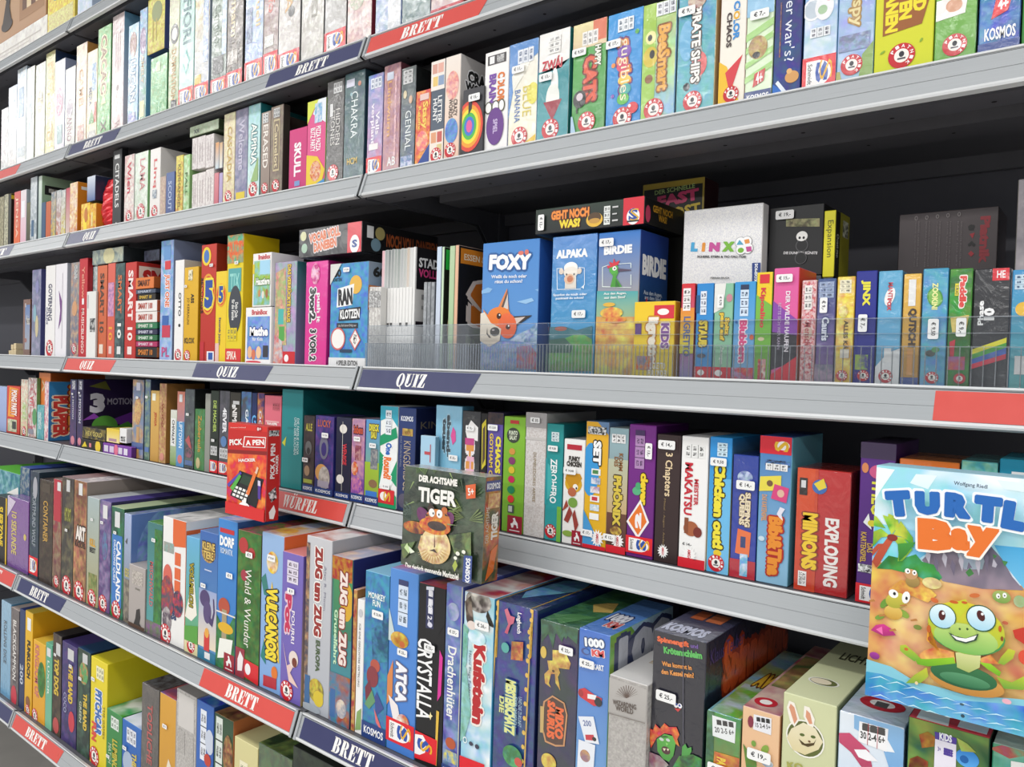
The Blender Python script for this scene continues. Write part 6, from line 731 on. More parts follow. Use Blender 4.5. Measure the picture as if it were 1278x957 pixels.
GB('game_box','board game box',G[8],'lime green box with column of painted vegetables on the dice games row beside the violet',(0.3257,0.018,-0.2601),0.0429,0.1,0.1818,'88c038>78b030','5c8820','98c848',[('E',.45,.84,.3,.28,'3c4438'),('T','PUNTO\nSALAT',.25,.8,.65,.88,'e0e8d0','h',.04),('R',.3,.94,.7,.97,'c83838'),('E',.42,.7,.14,.12,'d89848'),('E',.42,.62,.16,.14,'884070'),('E',.42,.54,.14,.13,'e0c038'),('E',.42,.46,.15,.13,'c82858'),('E',.42,.37,.17,.14,'208858'),('E',.42,.29,.15,.14,'d83830'),('R',.3,.17,.58,.24,'4c5450'),('R',.33,.18,.5,.23,'c8ccc8'),('PG',.3,0,.98,.15)])
GB('game_box','board game box',G[8],'white newspaper patterned box with thin gold lettering on the dice games row',(0.3692,0.018,-0.2601),0.0389,0.14,0.1907,'dcd8d6:c8c0bc:420','c0bcb8','a8a4a4',[('R',0,.88,1,1,'a8a4a4'),('R',0,.78,1,.8,'c8c4c0'),('T','DUMBLEDORES ARMEE',.42,.28,.56,.68,'988460','d',0)],st=[(.5,.94,'h','€ 35',.018)])
GB('game_box','board game box',G[8],'turquoise box with white capitals and red ring on the dice games row',(0.4094,0.018,-0.2601),0.0309,0.1,0.1761,'209090>38a0a4','146c70>184c50','188080',[('T','ZEROHERO',.28,.32,.68,.7,'f4f8f8','d',.03),('E',.1,.5,.3,.9,'48b0b0'),('R',0,.3,.12,.7,'309aa0'),('IN',.3,.85,.75,.93,'d8e8e8','346'),('R',.75,0,1,.3,'78b848'),('PI',.4,.08,.34)],st=[(.45,.79,'h','€ 9,50',.018)])
GB('game_box','board game box',G[8],'white box with golden haired dancing figure on the dice games row beside the turquoise box',(0.4418,0.018,-0.2601),0.0373,0.08,0.1556,'f0efec','c8c8c4','ecebe8',[('R',.15,.9,.85,.95,'b82838'),('T','FUNKY\nCHICKEN',.15,.74,.85,.84,'383430','h',.08),('E',.5,.58,.4,.35,'d8a828'),('P',[(.1,.62),(.5,.48),(.9,.64),(.8,.68),(.2,.68)],'c89020'),('E',.6,.55,.12,.12,'f4f0e8'),('E',.65,.54,.04,.05,'222'),('E',.45,.5,.2,.18,'b86848'),('E',.5,.4,.22,.2,'78a048'),('P',[(.2,.42),(0,.3),(.3,.36)],'a04838'),('P',[(.35,.36),(.1,.22),(.3,.2),(.5,.3)],'984038'),('P',[(.6,.34),(.8,.2),(.65,.12),(.5,.28)],'984038'),('E',.3,.1,.25,.12,'88a848'),('PG',.5,0,1,.14)],st=[(.35,.7,'h','€ 14,40',.022)])
GB('game_box','board game box',G[8],'yellow and blue box with white sideways capitals and small cards on the dice games row',(0.4797,0.018,-0.2601),0.0387,0.1,0.1844,'e8b028>e0b020','6888b0>b08828','5a8ab8',[('E',.25,.62,.38,1,'3898d8'),('P',[(.5,1),(1,1),(1,.9)],'6888b0'),('T','SET',.35,.66,.7,.85,'f8f8f8','d',.12,'222'),('R',.3,.58,.7,.63,'f0f0ec'),('R',.35,.59,.6,.62,'508850'),('R',.3,.51,.7,.56,'e0e4ec:7888b8:120'),('R',.28,.44,.68,.49,'f0f0ec:b088a8:120'),('R',.28,.37,.68,.42,'f0f0ec'),('R',.35,.38,.6,.41,'c83848'),('R',.28,.3,.68,.35,'f0f0f4:a8c8d8:120'),('R',.27,.23,.68,.28,'f4f4f0'),('P',[(0,0),(0,.3),(.9,0)],'4898d0'),('R',.1,.9,.9,.96,'222:eee:300'),('AM',.65,.09,.3),('R',0,0,1,.03,'d82030')],st=[(.2,.12,'u','€ 17,-',.02)])
GB('game_box','board game box',G[8],'beige and brown box with big yellow outlined lettering on the dice games row',(0.5192,0.018,-0.2601),0.0317,0.06,0.1778,'98b8c0>685038','5c3828>482c20','a8b8b8',[('R',0,.3,1,.75,'b8c0a8>c8a878'),('R',0,0,1,.32,'6a4438>50342c'),('T','PHÖNIX',.3,.22,.78,.62,'d8c048','d',.07,'483820'),('T','KOMM\nDES',.3,.66,.75,.8,'8a5c30','d',.04),('IN',.15,.88,.85,.95,'eee','333'),('AM',.6,.1,.34),('R',0,0,1,.06,'d82030'),('E',.5,.18,.3,.2,'c8a048:483020:90')],st=[(.2,.12,'u','€ 12,-',.02)])
GB('game_box','board game box',G[8],'purple box with yellow lettering and orange numbered card on the dice games row',(0.5515,0.018,-0.2601),0.0418,0.1,0.1846,'782888>682078','581868>481058','883898',[('T','clever',.48,.4,.75,.64,'f0d030','d',.08,'483010'),('E',.35,.5,.16,.14,'58b080'),('E',.4,.54,.1,.12,'48a870'),('P',[(0,.26),(.5,.44),(.85,.28),(.45,.14)],'f4f0f0'),('P',[(.08,.27),(.5,.41),(.76,.28),(.45,.17)],'e87828'),('T','2',.32,.22,.56,.34,'f4f0f0','u',.1),('IN',.25,.67,.6,.92,'b088b8','3c2848'),('R',.25,.92,.6,.96,'483060'),('SC',.03,.16)],st=[(.78,.81,'d','€ 13,-',.022)])
GB('game_box','board game box',G[8],'dark brown box with cream storybook lettering on the dice games row beside the purple box',(0.5949,0.018,-0.2601),0.0357,0.14,0.1745,'3c2c2c>342424','281c1c','30282a',[('T','3 Chapters',.3,.52,.68,.86,'e8d0a8'),('T','Mittel - Augen - Andere',.35,.12,.45,.5,'988058','d',0),('AM',.4,.09,.24),('R',.1,.86,.9,.98,'3c2c2c')],st=[(.45,.92,'h','€ 14,-',.025)])
GB('game_box','board game box',G[8],'white box with red japanese style lettering and brown figure on the dice games row',(0.6318,0.018,-0.2601),0.0381,0.12,0.1746,'f4f3f1','e4e2e0','f4f4f2',[('IN',.12,.84,.88,.94,'f0f0ee','333'),('T','MAKATSU',.15,.4,.46,.8,'c82838','d',.04),('T','MEISTER',.52,.48,.68,.68,'c82838','d',.03),('E',.45,.3,.28,.26,'a8603c'),('E',.7,.28,.16,.18,'783028'),('R',.2,.26,.35,.38,'8a4c30'),('T','€ 14,-',.15,.165,.5,.19,'333','h'),('AM',.42,.1,.3),('R',0,0,1,.075,'d82030')])
GB('game_box','board game box',G[8],'azure box with yellow bubble lettering and small chick on the dice games row',(0.6715,0.018,-0.2601),0.0305,0.1,0.1766,'2c90d8>58b0e0','2070a8>e0c030','38a0e0',[('R',.5,0,1,.7,'68b8e8>78c0e8'),('T','Chicken out!',.26,.18,.74,.82,'f0e040','d',.08,'3c3820'),('E',.5,.15,.18,.14,'e8c830'),('IN',.35,.86,.8,.96,'d0e8f4','456'),('PI',.46,.075,.36)],st=[(.45,.82,'h','€ 9,50',.022)])
GB('game_box','board game box',G[8],'royal blue wrapped box with white lettering and orange card on the dice games row',(0.7037,0.018,-0.2601),0.0334,0.09,0.1566,'28409c>2438a0','1c2c70','3848a0',[('T','SLEEPING\nQUEENS',.28,.42,.74,.7,'e8d8b8','d',.06,'503820'),('P',[(.2,.2),(.28,.4),(.8,.38),(.75,.18)],'e87038'),('R',.4,.25,.6,.34,'2c3c70'),('E',.5,.82,.3,.25,'c0d0e8:28409c:90'),('R',0,0,1,.15,'b82838'),('R',.4,.02,.7,.2,'68b0e0:dce8f4:120')],st=[(.55,.76,'h','€ 14,-',.024)],wrap=1)
GB('game_box','board game box',G[8],'blue box with two portrait cards and red orange lettering on the dice games row',(0.7382,0.018,-0.2601),0.0398,0.12,0.1834,'4078b8>90c0dc','78c0d0>68b0c8','3858a0',[('R',0,.88,.98,1,'d82838'),('E',.72,.94,.2,.14,'f6f2f0'),('T','S',.45,.9,.9,.97,'e8b830','u',.03),('R',.18,.8,.95,.84,'5888c0:223:200'),('IN',.2,.77,.88,.815,'eee','333'),('P',[(.02,.62),(.04,.72),(.7,.74),(.7,.64)],'e8d850'),('E',.35,.68,.1,.1,'785840'),('P',[(.4,.58),(.5,.68),(.95,.66),(.88,.56)],'d84880'),('E',.7,.62,.11,.12,'e0b8a0'),('T','DAS KARTENSPIEL',.12,.42,.28,.6,'e8a058'),('T','Bibi&Tina',.35,.06,.8,.46,'e89030','d',.08,'b02820'),('P',[(.6,.48),(.7,.53),(.85,.52),(.75,.48),(.8,.44),(.68,.46)],'e8e4f0'),('E',.15,.3,.1,.08,'c8dce8')])
GB('game_box','board game box',G[8],'red and orange box with white and yellow capitals on the dice games row',(0.7855,0.018,-0.2601),0.0617,0.08,0.1481,'c02c2c>b82428','8c1c1c','a83028',[('R',0,0,.4,1,'d85020>cc3c20'),('R',.34,0,.4,1,'cc4420'),('T','EXPLODING',.55,.07,.82,.62,'f4ece8','d',.05),('T','MINIONS',.13,.18,.42,.64,'f0c820','d',.07,'8a3010'),('E',.43,.86,.14,.14,'3868b0'),('P',[(.32,.88),(.5,.93),(.56,.86),(.42,.83)],'e8d030'),('R',.05,.78,.2,.92,'2c2420'),('R',.08,.84,.17,.9,'d8d8d8'),('R',.08,.04,.24,.16,'f4f0ee'),('T','ALTER 7+\n2-5 SPIELER',.1,.05,.22,.15,'222')],wrap=1)
GB('game_box','board game box',G[8],'purple box with pink bird and yellow lettering on the dice games row beside the red',(0.8564,0.018,-0.2601),0.0373,0.12,0.1851,'603088>502878','482060','483858',[('R',0,.9,1,1,'483858'),('E',.55,.82,.28,.22,'d05888'),('E',.6,.84,.08,.1,'e8f0e8'),('E',.6,.84,.04,.06,'222'),('E',.15,.84,.1,.16,'d88858'),('T','THEO',.35,.55,.7,.78,'e8e048','d',.05),('P',[(.15,.5),(.4,.46),(.3,.56)],'f0f0f0'),('E',.4,.5,.12,.1,'e0d038'),('T','DAS\nKARTENSPIEL',.1,.25,.45,.44,'d8b048'),('R',.05,.19,.45,.24,'eee:222:300'),('SC',0,.12)])
GB('game_box','board game box',G[8],'orange lid box behind the large turtle box on the dice games row',(0.8976,0.018,-0.2601),0.0591,0.1,0.17,'e87828','c05c18','f09048',[('T','zusammen',.3,.8,.8,.88,'f8f0e8','h')],wrap=1)
GB('game_box','board game box',G[8],'mint box with info panel behind the turtle box on the dice games row',(0.9581,0.018,-0.2601),0.0338,0.1,0.1737,'50b0b0:98d8c0:60','308888','78c8c8',[('IN',.2,.8,.75,.92,'d8e8e4','355')],wrap=1)
GB('game_box','board game box',G[8],'teal box with white label behind the turtle box on the dice games row',(0.9931,0.018,-0.2601),0.0361,0.1,0.1788,'2090b0','186c88','40a8c0',[('R',.3,.78,1,.93,'f4f4f4'),('R',.4,.88,.9,.91,'d86040'),('T','Lang',.36,.79,.8,.86,'333','h')])
GB('game_box','board game box',G[9],'teal box with green lid and white stickers on the deep row below the dice games',(-1.6436,-0.06,-0.6072),0.2354,0.29,0.2532,'2c7888>38889c:88b8c0:40','1c3c50','68c048',[('P',[(.6,.75),(.95,.85),(.98,.65),(.65,.6)],'f0f0ec'),('R',.6,.3,.9,.5,'283058')])
GB('game_box','board game box',G[9],'dark blue box edge with pale printed lines on the deep row below the dice games',(-1.4061,-0.06,-0.6072),0.0673,0.29,0.2776,'2c5878:98a0a0:90','2c3c68','3850a0',[])
GB('game_box','board game box',G[9],'black and yellow box with yellow capitals on the deep row below the dice games',(-1.4862,-0.097,-0.6072),0.0929,0.036,0.1902,'1e1a18','141210','302c28',[('T','SUERZONE',.3,.25,.7,.85,'e8c828','d',.05),('R',.9,0,1,1,'e0b828')])
GB('game_box','board game box',G[9],'bright purple box with gold lettering on the deep row below the dice games',(-1.3877,-0.097,-0.6072),0.1498,0.036,0.2002,'783898>6c3090','582470','8848a0',[('T','10 SEKUNDE',.2,.2,.45,.8,'d8c048','d',.03),('P',[(0,.7),(.4,.95),(0,1)],'d8c8e0'),('E',.85,.5,.06,.06,'d8c048')],wrap=1)
GB('game_box','board game box',G[9],'slim dark teal box with silver script and red foot beside the bright purple box',(-1.2303,-0.097,-0.6072),0.0593,0.29,0.2878,'283440>283c4c:384858:50','20303c','404c58',[('T','DORTMUND WOLF',.3,.3,.7,.8,'98a0a8'),('E',.6,.85,.25,.5,'a8a8b0'),('SC',.03,.2)])
GB('game_box','board game box',G[9],'dark brown box with gold lettering on the deep row below the dice games',(-1.1652,-0.097,-0.6072),0.0848,0.29,0.2733,'3c3028>30261f:4a3c30:50','282018','483c38',[('T','CONTAINER',.3,.4,.65,.8,'c89c48'),('R',.2,.88,.8,.97,'504438')])
GB('game_box','board game box',G[9],'crimson and brown animal picture box on the deep row below the dice games',(-1.0782,-0.097,-0.6072),0.0517,0.29,0.2831,'a82838>584840:907860:40','30241c','887068',[('R',.1,.62,.9,1,'b83040'),('PI',.5,.07,.3),('R',.5,.9,.9,.98,'ddd')])
GB('game_box','board game box',G[9],'dark box with olive lettering and glass bottle picture beside the crimson',(-1.0246,-0.097,-0.6072),0.0686,0.29,0.2952,'403838>3c3c34:686048:40','2c2824','987878',[('T','HOT SPOT',.25,.62,.8,.74,'a0a048','h',.05),('PI',.5,.07,.38),('R',.4,.88,.7,.98,'ccc')],st=[(.5,.55,'h','€ 9',.014)])
GB('game_box','board game box',G[9],'peach brown room box with black capitals on the deep row below the dice games',(-0.9536,-0.097,-0.6072),0.0701,0.29,0.2951,'a87050>c08860:785038:35','8a8078>686058','b0a8b0:e8dcd8:60',[('T','ART',.2,.5,.95,.62,'f0e8e0','h',.06,'3c2c20'),('T','AUCTIONS',.1,.44,.95,.49,'222','h'),('PI',.5,.07,.38),('R',.4,.88,.7,.98,'ddd')])
GB('game_box','board game box',G[9],'grey green box with gold and black lettering on the deep row below the dice games',(-0.8779,-0.097,-0.6072),0.0626,0.29,0.2625,'a8b8b8>a8a070','98a090','c8ccd0',[('T','KILL',.25,.55,.75,.62,'e0a830','h',.04),('T','BEST',.25,.49,.75,.54,'333','h',.04),('R',.2,.1,.9,.3,'68783c:98985c:60'),('PI',.5,.07,.36)],st=[(.5,.8,'h','€ 9',.012)])
GB('game_box','board game box',G[9],'violet box with misty woman figures on the deep row below the dice games',(-0.8112,-0.097,-0.6072),0.0578,0.29,0.2633,'584880>604078:8878a0:40','302c58','584c98',[('E',.5,.6,.25,.6,'68588c:5888a8:60'),('R',.3,.84,.7,.96,'ddd'),('PI',.4,.07,.36)],st=[(.3,.8,'h','€ 9',.014)])
GB('game_box','board game box',G[9],'blue green box with tilted white lettering on the deep row below the dice games',(-0.751,-0.097,-0.6072),0.0614,0.29,0.256,'387858>2c8858:305848:40','284838','b8c8a0',[('R',.1,.1,.9,.75,'3878c0'),('T','CALDLAND',.45,.15,.8,.7,'f4f4f4','d',.04),('T','DRAGONS QUEST',.2,.3,.4,.7,'e0e8f4'),('R',.3,.82,.7,.96,'ddd'),('PI',.5,.07,.36)],st=[(.4,.77,'h','€ 9',.014)])
GB('game_box','board game box',G[9],'pale sky box with black bird silhouettes and yellow letters beside the blue green box',(-0.6874,-0.097,-0.6072),0.0329,0.27,0.2481,'a8b8e0>405850','6888c8>5878b8','8898d8:c8d8e8:30',[('T','REDE',.2,.42,.8,.5,'c8b850','h',.04),('R',.1,0,.9,.4,'4c4034:888068:60'),('P',[(.2,.74),(.5,.78),(.45,.72)],'222')],sops=[('P',[(.15,.68),(.3,.6),(.36,.5),(.28,.56)],'20242c'),('P',[(.5,.35),(.62,.32),(.55,.28)],'30384c'),('E',.35,.6,.3,.4,'88a8e0:6888c8:40')],wrap=1)
GB('game_box','board game box',G[9],'warm grey card box with black cat sitting on the deep row below the dice games',(-0.6539,-0.1,-0.6072),0.074,0.06,0.1388,'b0a8a4>a8a09c','8a8480','b8b0ac',[('R',.2,.7,.85,.92,'c8c0b8:989088:200'),('T','STUDIO',.4,.62,.7,.65,'665','h'),('P',[(.5,.3),(.7,.34),(.75,.2),(.7,.1),(.95,.02),(.3,.02),(.45,.16)],'2c2828'),('R',0,0,1,.06,'5c4438')])
GB('game_box','board game box',G[9],'teal and green leafy box with red lettering on the deep row below the dice games',(-0.5793,-0.097,-0.6072),0.0647,0.27,0.2455,'407878>58a0a0','285838','488848:78a860:60',[('R',.5,0,1,.95,'306838:48883c:50'),('T','MISCHWALD',.2,.25,.45,.65,'c86868'),('R',0,0,1,.12,'687c58:885c88:50')],st=[(.5,.85,'h','€ 9',.016)])
GB('game_box','board game box',G[9],'white box with orange corner panel and red knight figure beside the teal',(-0.5119,-0.097,-0.6072),0.0937,0.27,0.2666,'f0eeeb>ecebe8','e06830>d86028','e8e6e4:9a9a98:20',[('P',[(.45,.86),(.45,1),(1,1),(1,.8),(.46,.78)],'e06830'),('R',.05,.72,.5,.8,'a0a098:88b0a8:90'),('R',.55,.64,.8,.74,'e06838'),('R',.55,.53,.8,.62,'e06838'),('R',.55,.43,.8,.52,'e06838'),('T','CUBES',.4,.2,.66,.38,'283c68','d',.08),('E',.25,.52,.2,.3,'d86858'),('E',.25,.36,.3,.5,'b83838:585060:60'),('E',.25,.18,.2,.3,'584858:c0b8b8:60'),('PI',.2,.06,.24),('E',.72,.34,.22,.3,'283c58:c83848:90')],sops=[('R',0,.93,1,1,'e4e2e0'),('T','Flair',.1,.75,.6,.9,'f4f0ec','h')])
GB('game_box','board game box',G[9],'light blue to green box with white arrow and yellow letters beside the white box',(-0.4156,-0.097,-0.6072),0.0513,0.22,0.2396,'68b0d8>60a848','488848','78b8e0',[('P',[(0,.3),(.6,.7),(.9,.35),(.5,.28)],'f0ece0'),('T','VOLLMILCH',.3,.4,.6,.78,'a89828','d',.05,'4a4420'),('R',0,0,1,.1,'e0d8a8'),('PI',.5,.07,.3),('P',[(0,.1),(1,.1),(1,.26),(0,.22)],'58a040')])
GB('game_box','board game box',G[9],'blue box with purple monkey figure and gold lettering beside the light blue to green box',(-0.3635,-0.097,-0.6072),0.0662,0.23,0.2593,'3c68b0>5890c0','2c5090','6888c0',[('R',0,.1,1,.55,'98a8d0>e8d8c0'),('E',.5,.84,.38,.3,'c8a058:705038:90'),('T','KLEINE\nTIERE',.15,.79,.85,.92,'e0c068','h',.04,'4a3420'),('R',.3,.7,.7,.71,'c8d0e8'),('E',.35,.48,.28,.26,'504070'),('E',.5,.38,.22,.34,'584878'),('P',[(.62,.3),(.8,.28),(.92,.4),(.86,.5),(.8,.5),(.84,.4),(.76,.34),(.6,.36)],'483868'),('R',.35,.07,.65,.22,'d03838'),('E',.5,.22,.12,.15,'e8a848'),('R',0,0,1,.08,'2c7898'),('R',.4,.02,.7,.07,'e8e8e8')],st=[(.3,.58,'h','€ 9,50',.018)])
GB('game_box','board game box',G[9],'bright blue village box with white title and windmill beside the blue box',(-0.2967,-0.097,-0.6072),0.0659,0.28,0.2933,'4088d0>3878c0','3870b8>205048','6898d8:e8c8d0:20',[('R',.1,.91,.85,.94,'c83038'),('T','DORF',.1,.82,.85,.89,'f8f8f8','h',.06),('T','ROMANTIK',.15,.77,.8,.81,'d8e8f8','h'),('P',[(0,0),(0,.35),(.5,.25),(1,.4),(1,0)],'388048:286038:50'),('E',.4,.42,.3,.26,'b85038'),('R',.3,.2,.55,.4,'a89878'),('E',.5,.28,.4,.16,'e0b028'),('R',0,.37,1,.38,'e8e0d8'),('P',[(.1,.06),(.8,.1),(.9,.22),(.2,.2)],'f0f0e8'),('PG',.45,0,1,.12)],st=[(.7,.64,'h','€ 9',.022)])
GB('game_box','board game box',G[9],'dark green forest box with white script and red flowers beside the bright blue village box',(-0.2277,-0.097,-0.6072),0.0764,0.28,0.2817,'386c2c>2c5824:508038:45','402c20>4a3028','c85858:58883c:60',[('E',.25,.9,.2,.2,'b83838'),('E',.6,.86,.16,.14,'b04040'),('E',.3,.7,.14,.14,'a83848'),('T','Wald & Wunder',.35,.22,.62,.75,'f0ece4','d',0),('P',[(0,0),(0,.12),(.3,.16),(.4,0)],'e0c8a0'),('R',0,0,.4,.2,'983040'),('P',[(.1,.04),(.3,.05),(.35,.14),(.2,.18),(.1,.12)],'f0e8e8'),('P',[(.4,.02),(1,0),(1,.13),(.4,.14)],'d82830'),('E',.55,.08,.12,.14,'f4f0f0')],st=[(.55,.85,'h','€ 9',.022)])
GB('game_box','board game box',G[9],'pale blue volcano box with bold yellow outlined lettering beside the dark green forest box',(-0.149,-0.097,-0.6072),0.0677,0.28,0.2893,'98b8e0>80a8dc','d86838>e0b030','c8d8f0:e8b040:20',[('E',.5,.82,.26,.3,'e8b838:e8d8c8:50'),('P',[(0,.7),(.15,.6),(.4,.6),(.2,.74)],'388078'),('P',[(.3,.4),(.5,.7),(.8,.45),(.9,.2),(.2,.3)],'f0c830'),('T','VULCANOS!',.26,.2,.78,.66,'f0d838','d',.12,'1c1c28'),('P',[(.05,.2),(.2,.32),(.3,.16)],'288078'),('E',.7,.13,.14,.18,'e07828'),('P',[(.2,.02),(.8,.03),(.8,.1),(.2,.09)],'b82c38')],st=[(.5,.85,'h','€ 25,00',.024)])
GB('game_box','board game box',G[9],'lavender box with red script lettering and dancing figure beside the pale blue volcano box',(-0.0808,-0.1,-0.6072),0.0607,0.12,0.2656,'7868b8>7060b0','584898>b09868','e09090',[('T','Pot',.18,.46,.5,.72,'c83058','d',.08,'e8c8d8'),('T','POURRI',.5,.4,.66,.62,'f0e8f0'),('IN',.25,.8,.78,.95,'e0d8e8','434'),('P',[(.1,.4),(.35,.24),(.8,.3),(.5,.2),(.9,.12),(.45,.14)],'e8c8c0'),('E',.65,.3,.22,.24,'e8d8d0'),('E',.7,.28,.12,.14,'783828'),('PI',.35,.07,.3)],st=[(.5,.75,'h','€ 9',.02)])
GB('game_box','board game box',G[9],'silver train game box with tall red lettering and gold pilot beside the lavender box',(-0.0154,-0.097,-0.6072),0.0689,0.29,0.3039,'c8c8cc>b0b4bc','a8a8ac','e0dcdc:c89088:25',[('R',0,.02,.14,.96,'585058:b89068:70'),('T','ZUG um ZUG',.35,.44,.66,.95,'98302c','d',.07,'f0ece8'),('T','EUROPA',.45,.24,.62,.42,'4c6040','d',.05),('T','Alan R. Moon',.72,.6,.8,.85,'889','d',0),('E',.5,.13,.3,.3,'c8b040:68682c:70'),('E',.6,.09,.2,.2,'d8c038'),('R',.05,.04,.25,.2,'3c6898'),('E',.3,.02,.4,.1,'a8b0b8')])
GB('game_box','board game box',G[9],'green to teal train ride box on the deep row below the dice games',(0.0554,-0.097,-0.6072),0.0526,0.28,0.2816,'387850>4890a8','282c68>202458','b8b8cc:e8c8b8:25',[('R',0,.86,.98,1,'b87828:a83828:60'),('R',.1,.52,1,.86,'48905c>387860'),('E',.75,.74,.3,.6,'d8a830'),('T','ZUG um ZUG',.4,.36,.78,.92,'f0e0d8','d',.07,'883028'),('T','Gruselfahrt',.16,.35,.34,.68,'c8e8c0','d',.04),('R',0,0,1,.3,'4880a0:a85838:45'),('R',.05,.03,.3,.2,'3c68a0'),('E',.6,.1,.25,.3,'d8c8b8:5878a0:60')],sops=[('T','Alan R. Moon',.45,.78,.98,.84,'c8c8e0','h',0)])
GB('game_box','board game box',G[9],'orange and gold picture box edge on the deep row below the dice games',(0.1107,-0.097,-0.6072),0.009,0.29,0.2342,'c89858:a84838:60','986838','e8b8a0',[])
GB('game_box','board game box',G[9],'slim white book box with fine black vertical lettering beside the orange',(0.1212,-0.097,-0.6072),0.0172,0.2,0.2205,'f0eeec','d8d4d0','f0f0f0',[('T','FÜR EINE GERECHTERE VERTEILUNG',.3,.35,.6,.82,'3c3c40','d',0),('E',.5,.9,.3,.4,'c8c8cc'),('P',[(.1,.02),(.9,.04),(.9,.2),(.3,.16)],'88a868')])
GB('game_box','board game box',G[9],'blue jungle box with red monkey and blue foot beside the slim white book box',(0.1391,-0.097,-0.6072),0.0569,0.28,0.2713,'4898c0>3888b0:4078a8:50','306c90','88c0dc',[('T','MONKEY\nFUN',.15,.8,.85,.88,'f0f8f4','h',.03),('P',[(.3,.66),(1,.76),(1,.5),(.4,.46)],'285878:488cb0:60'),('E',.5,.45,.2,.18,'b85848'),('E',.4,.38,.24,.3,'8a3c44'),('P',[(.3,.36),(.1,.3),(.15,.22),(.4,.28)],'783440'),('P',[(.6,.3),(.9,.22),(.6,.16),(.5,.26)],'405090'),('P',[(.1,.2),(.4,.3),(.55,.24),(.3,.18)],'68986c'),('P',[(.5,.2),(.95,.06),(.6,.12)],'e07070'),('KO',0,.1)],st=[(.6,.76,'h','€ 22,90',.026)])
GB('game_box','board game box',G[9],'sky blue box with gold bird on the deep row below the dice games',(0.1972,-0.097,-0.6072),0.0623,0.29,0.286,'5890d8>4880d0','6098d8>4878b8','7098d8:d82838:8',[('IN',.32,.7,.66,.92,'d8e4f4','345'),('R',.32,.92,.66,.95,'3c4470'),('P',[(0,.6),(0,.78),(.2,.66),(.3,.6)],'c8d8d8'),('E',.4,.62,.32,.2,'b88828:e0c058:50'),('E',.5,.6,.1,.08,'c86838'),('T','ATCA',.3,.28,.7,.5,'f4f4f8','d',.1,'6a6a88'),('P',[(0,.4),(.2,.5),(.2,.3),(0,.24)],'d88850'),('P',[(.05,.3),(.4,.26),(.6,.12),(.3,.14)],'f0e8e8'),('E',.6,.18,.22,.2,'c86848:f0f0e8:60'),('SC',.05,.18)],st=[(.55,.56,'h','€ 25,-',.022)])
GB('game_box','board game box',G[9],'black box with elegant white capitals and magenta streak beside the sky blue box',(0.2617,-0.097,-0.6072),0.0552,0.29,0.2758,'1c1c20>161618','141416','c83848:282828:20',[('P',[(.273,.785),(1.031,.82),(.766,.742),(.311,.737)],'1c1c20'),('P',[(.287,.971),(.572,.978),(.583,.764),(.297,.759)],'34385c'),('T','iii',.118,.89,.795,.924,'e8e8f0',-90,.04),('T','8+ 2-4',.144,.815,.74,.849,'e8e8f0',-90),('E',.454,.783,.09,.074,'d8d8e8'),('P',[(.284,.987),(.58,.995),(.572,.975),(.287,.969)],'e0e4f0'),('T','CRYSTALLA',-.813,.417,1.416,.532,'f4f4f4',-90),('P',[(.848,.664),(.966,.629),(.937,.423),(.804,.383)],'d83898'),('P',[(.562,.31),(.599,.296),(.656,.293),(.601,.283),(.57,.265),(.544,.279),(.486,.282),(.542,.292)],'f8e8b0'),('P',[(.785,.332),(.887,.33),(.84,.031),(.772,.034)],'e0b848'),('P',[(-.126,.176),(.843,.171),(.829,.034),(-.205,.018)],'df1f2c'),('P',[(-.038,.152),(.3,.165),(.45,.137),(.403,.075),(.204,.05),(-.06,.044)],'f7f4f2'),('T','S',.169,.066,.479,.158,'2a52a8',-90,.05),('T','S',.308,.057,.576,.149,'e8b32a',-90,0)],st=[(.5,.66,'h','€ 25,-',.022)])
GB('game_box','board game box',G[9],'periwinkle box with pale dragon lettering and small red dragon beside the black box',(0.3181,-0.097,-0.6072),0.0334,0.28,0.2856,'6478b8>3c4890:8898c8:40','445098','a0a8d8',[('T','Drachenhüter',.2,.3,.7,.68,'f0f0ec'),('E',.45,.86,.35,.4,'a8b0d0:7080b8:60'),('E',.5,.18,.3,.25,'b85838'),('R',.1,.08,.9,.14,'5890c8:e0d050:90'),('KO',0,.06),('R',.94,0,.98,1,'d8d8b8')],st=[(.55,.76,'h','€ 27,-',.022)])
GB('game_box','board game box',G[9],'white cloud box with cow head and red stone lettering beside the periwinkle box',(0.354,-0.097,-0.6072),0.0566,0.29,0.281,'a8d8e8>90c8e0:e8f0f0:25','3898c8','f0ece8:c83848:18',[('E',.48,.965,.422,.284,'4c4440:e8e0d8:50'),('P',[(.025,.946),(.223,.985),(.352,.836),(.204,.814),(.093,.855)],'4c4038:988878:60'),('E',.277,.833,.151,.115,'e8d8d0'),('P',[(.785,.932),(1.044,.853),(.848,.859),(.742,.9)],'2c2820'),('E',.751,.847,.107,.113,'8c5830'),('T','Kufstein',-.458,.504,1.589,.584,'b82c30',-90,.1,'f0e8e0'),('T','Hanni fliegt Felder heim!',-.527,.535,1.024,.556,'456',-90,0),('P',[(-.032,.834),(.178,.812),(.136,.623),(-.036,.569)],'90c8c0:68a890:60'),('P',[(-.143,.63),(.147,.606),(.342,.383),(.16,.255),(-.065,.201)],'98ccc4:78b0a0:60'),('E',.464,.779,.298,.19,'e4f4f8:a8d8e8:40'),('E',.163,.235,.071,.085,'e8f4f4'),('E',.163,.235,.046,.058,'6898a8'),('E',.37,.229,.07,.054,'445'),('E',.573,.227,.069,.061,'445'),('P',[(-.107,.144),(.836,.153),(.829,.137),(-.109,.071)],'df1f2c')],st=[(.65,.85,'h','€ 26,-',.026)])
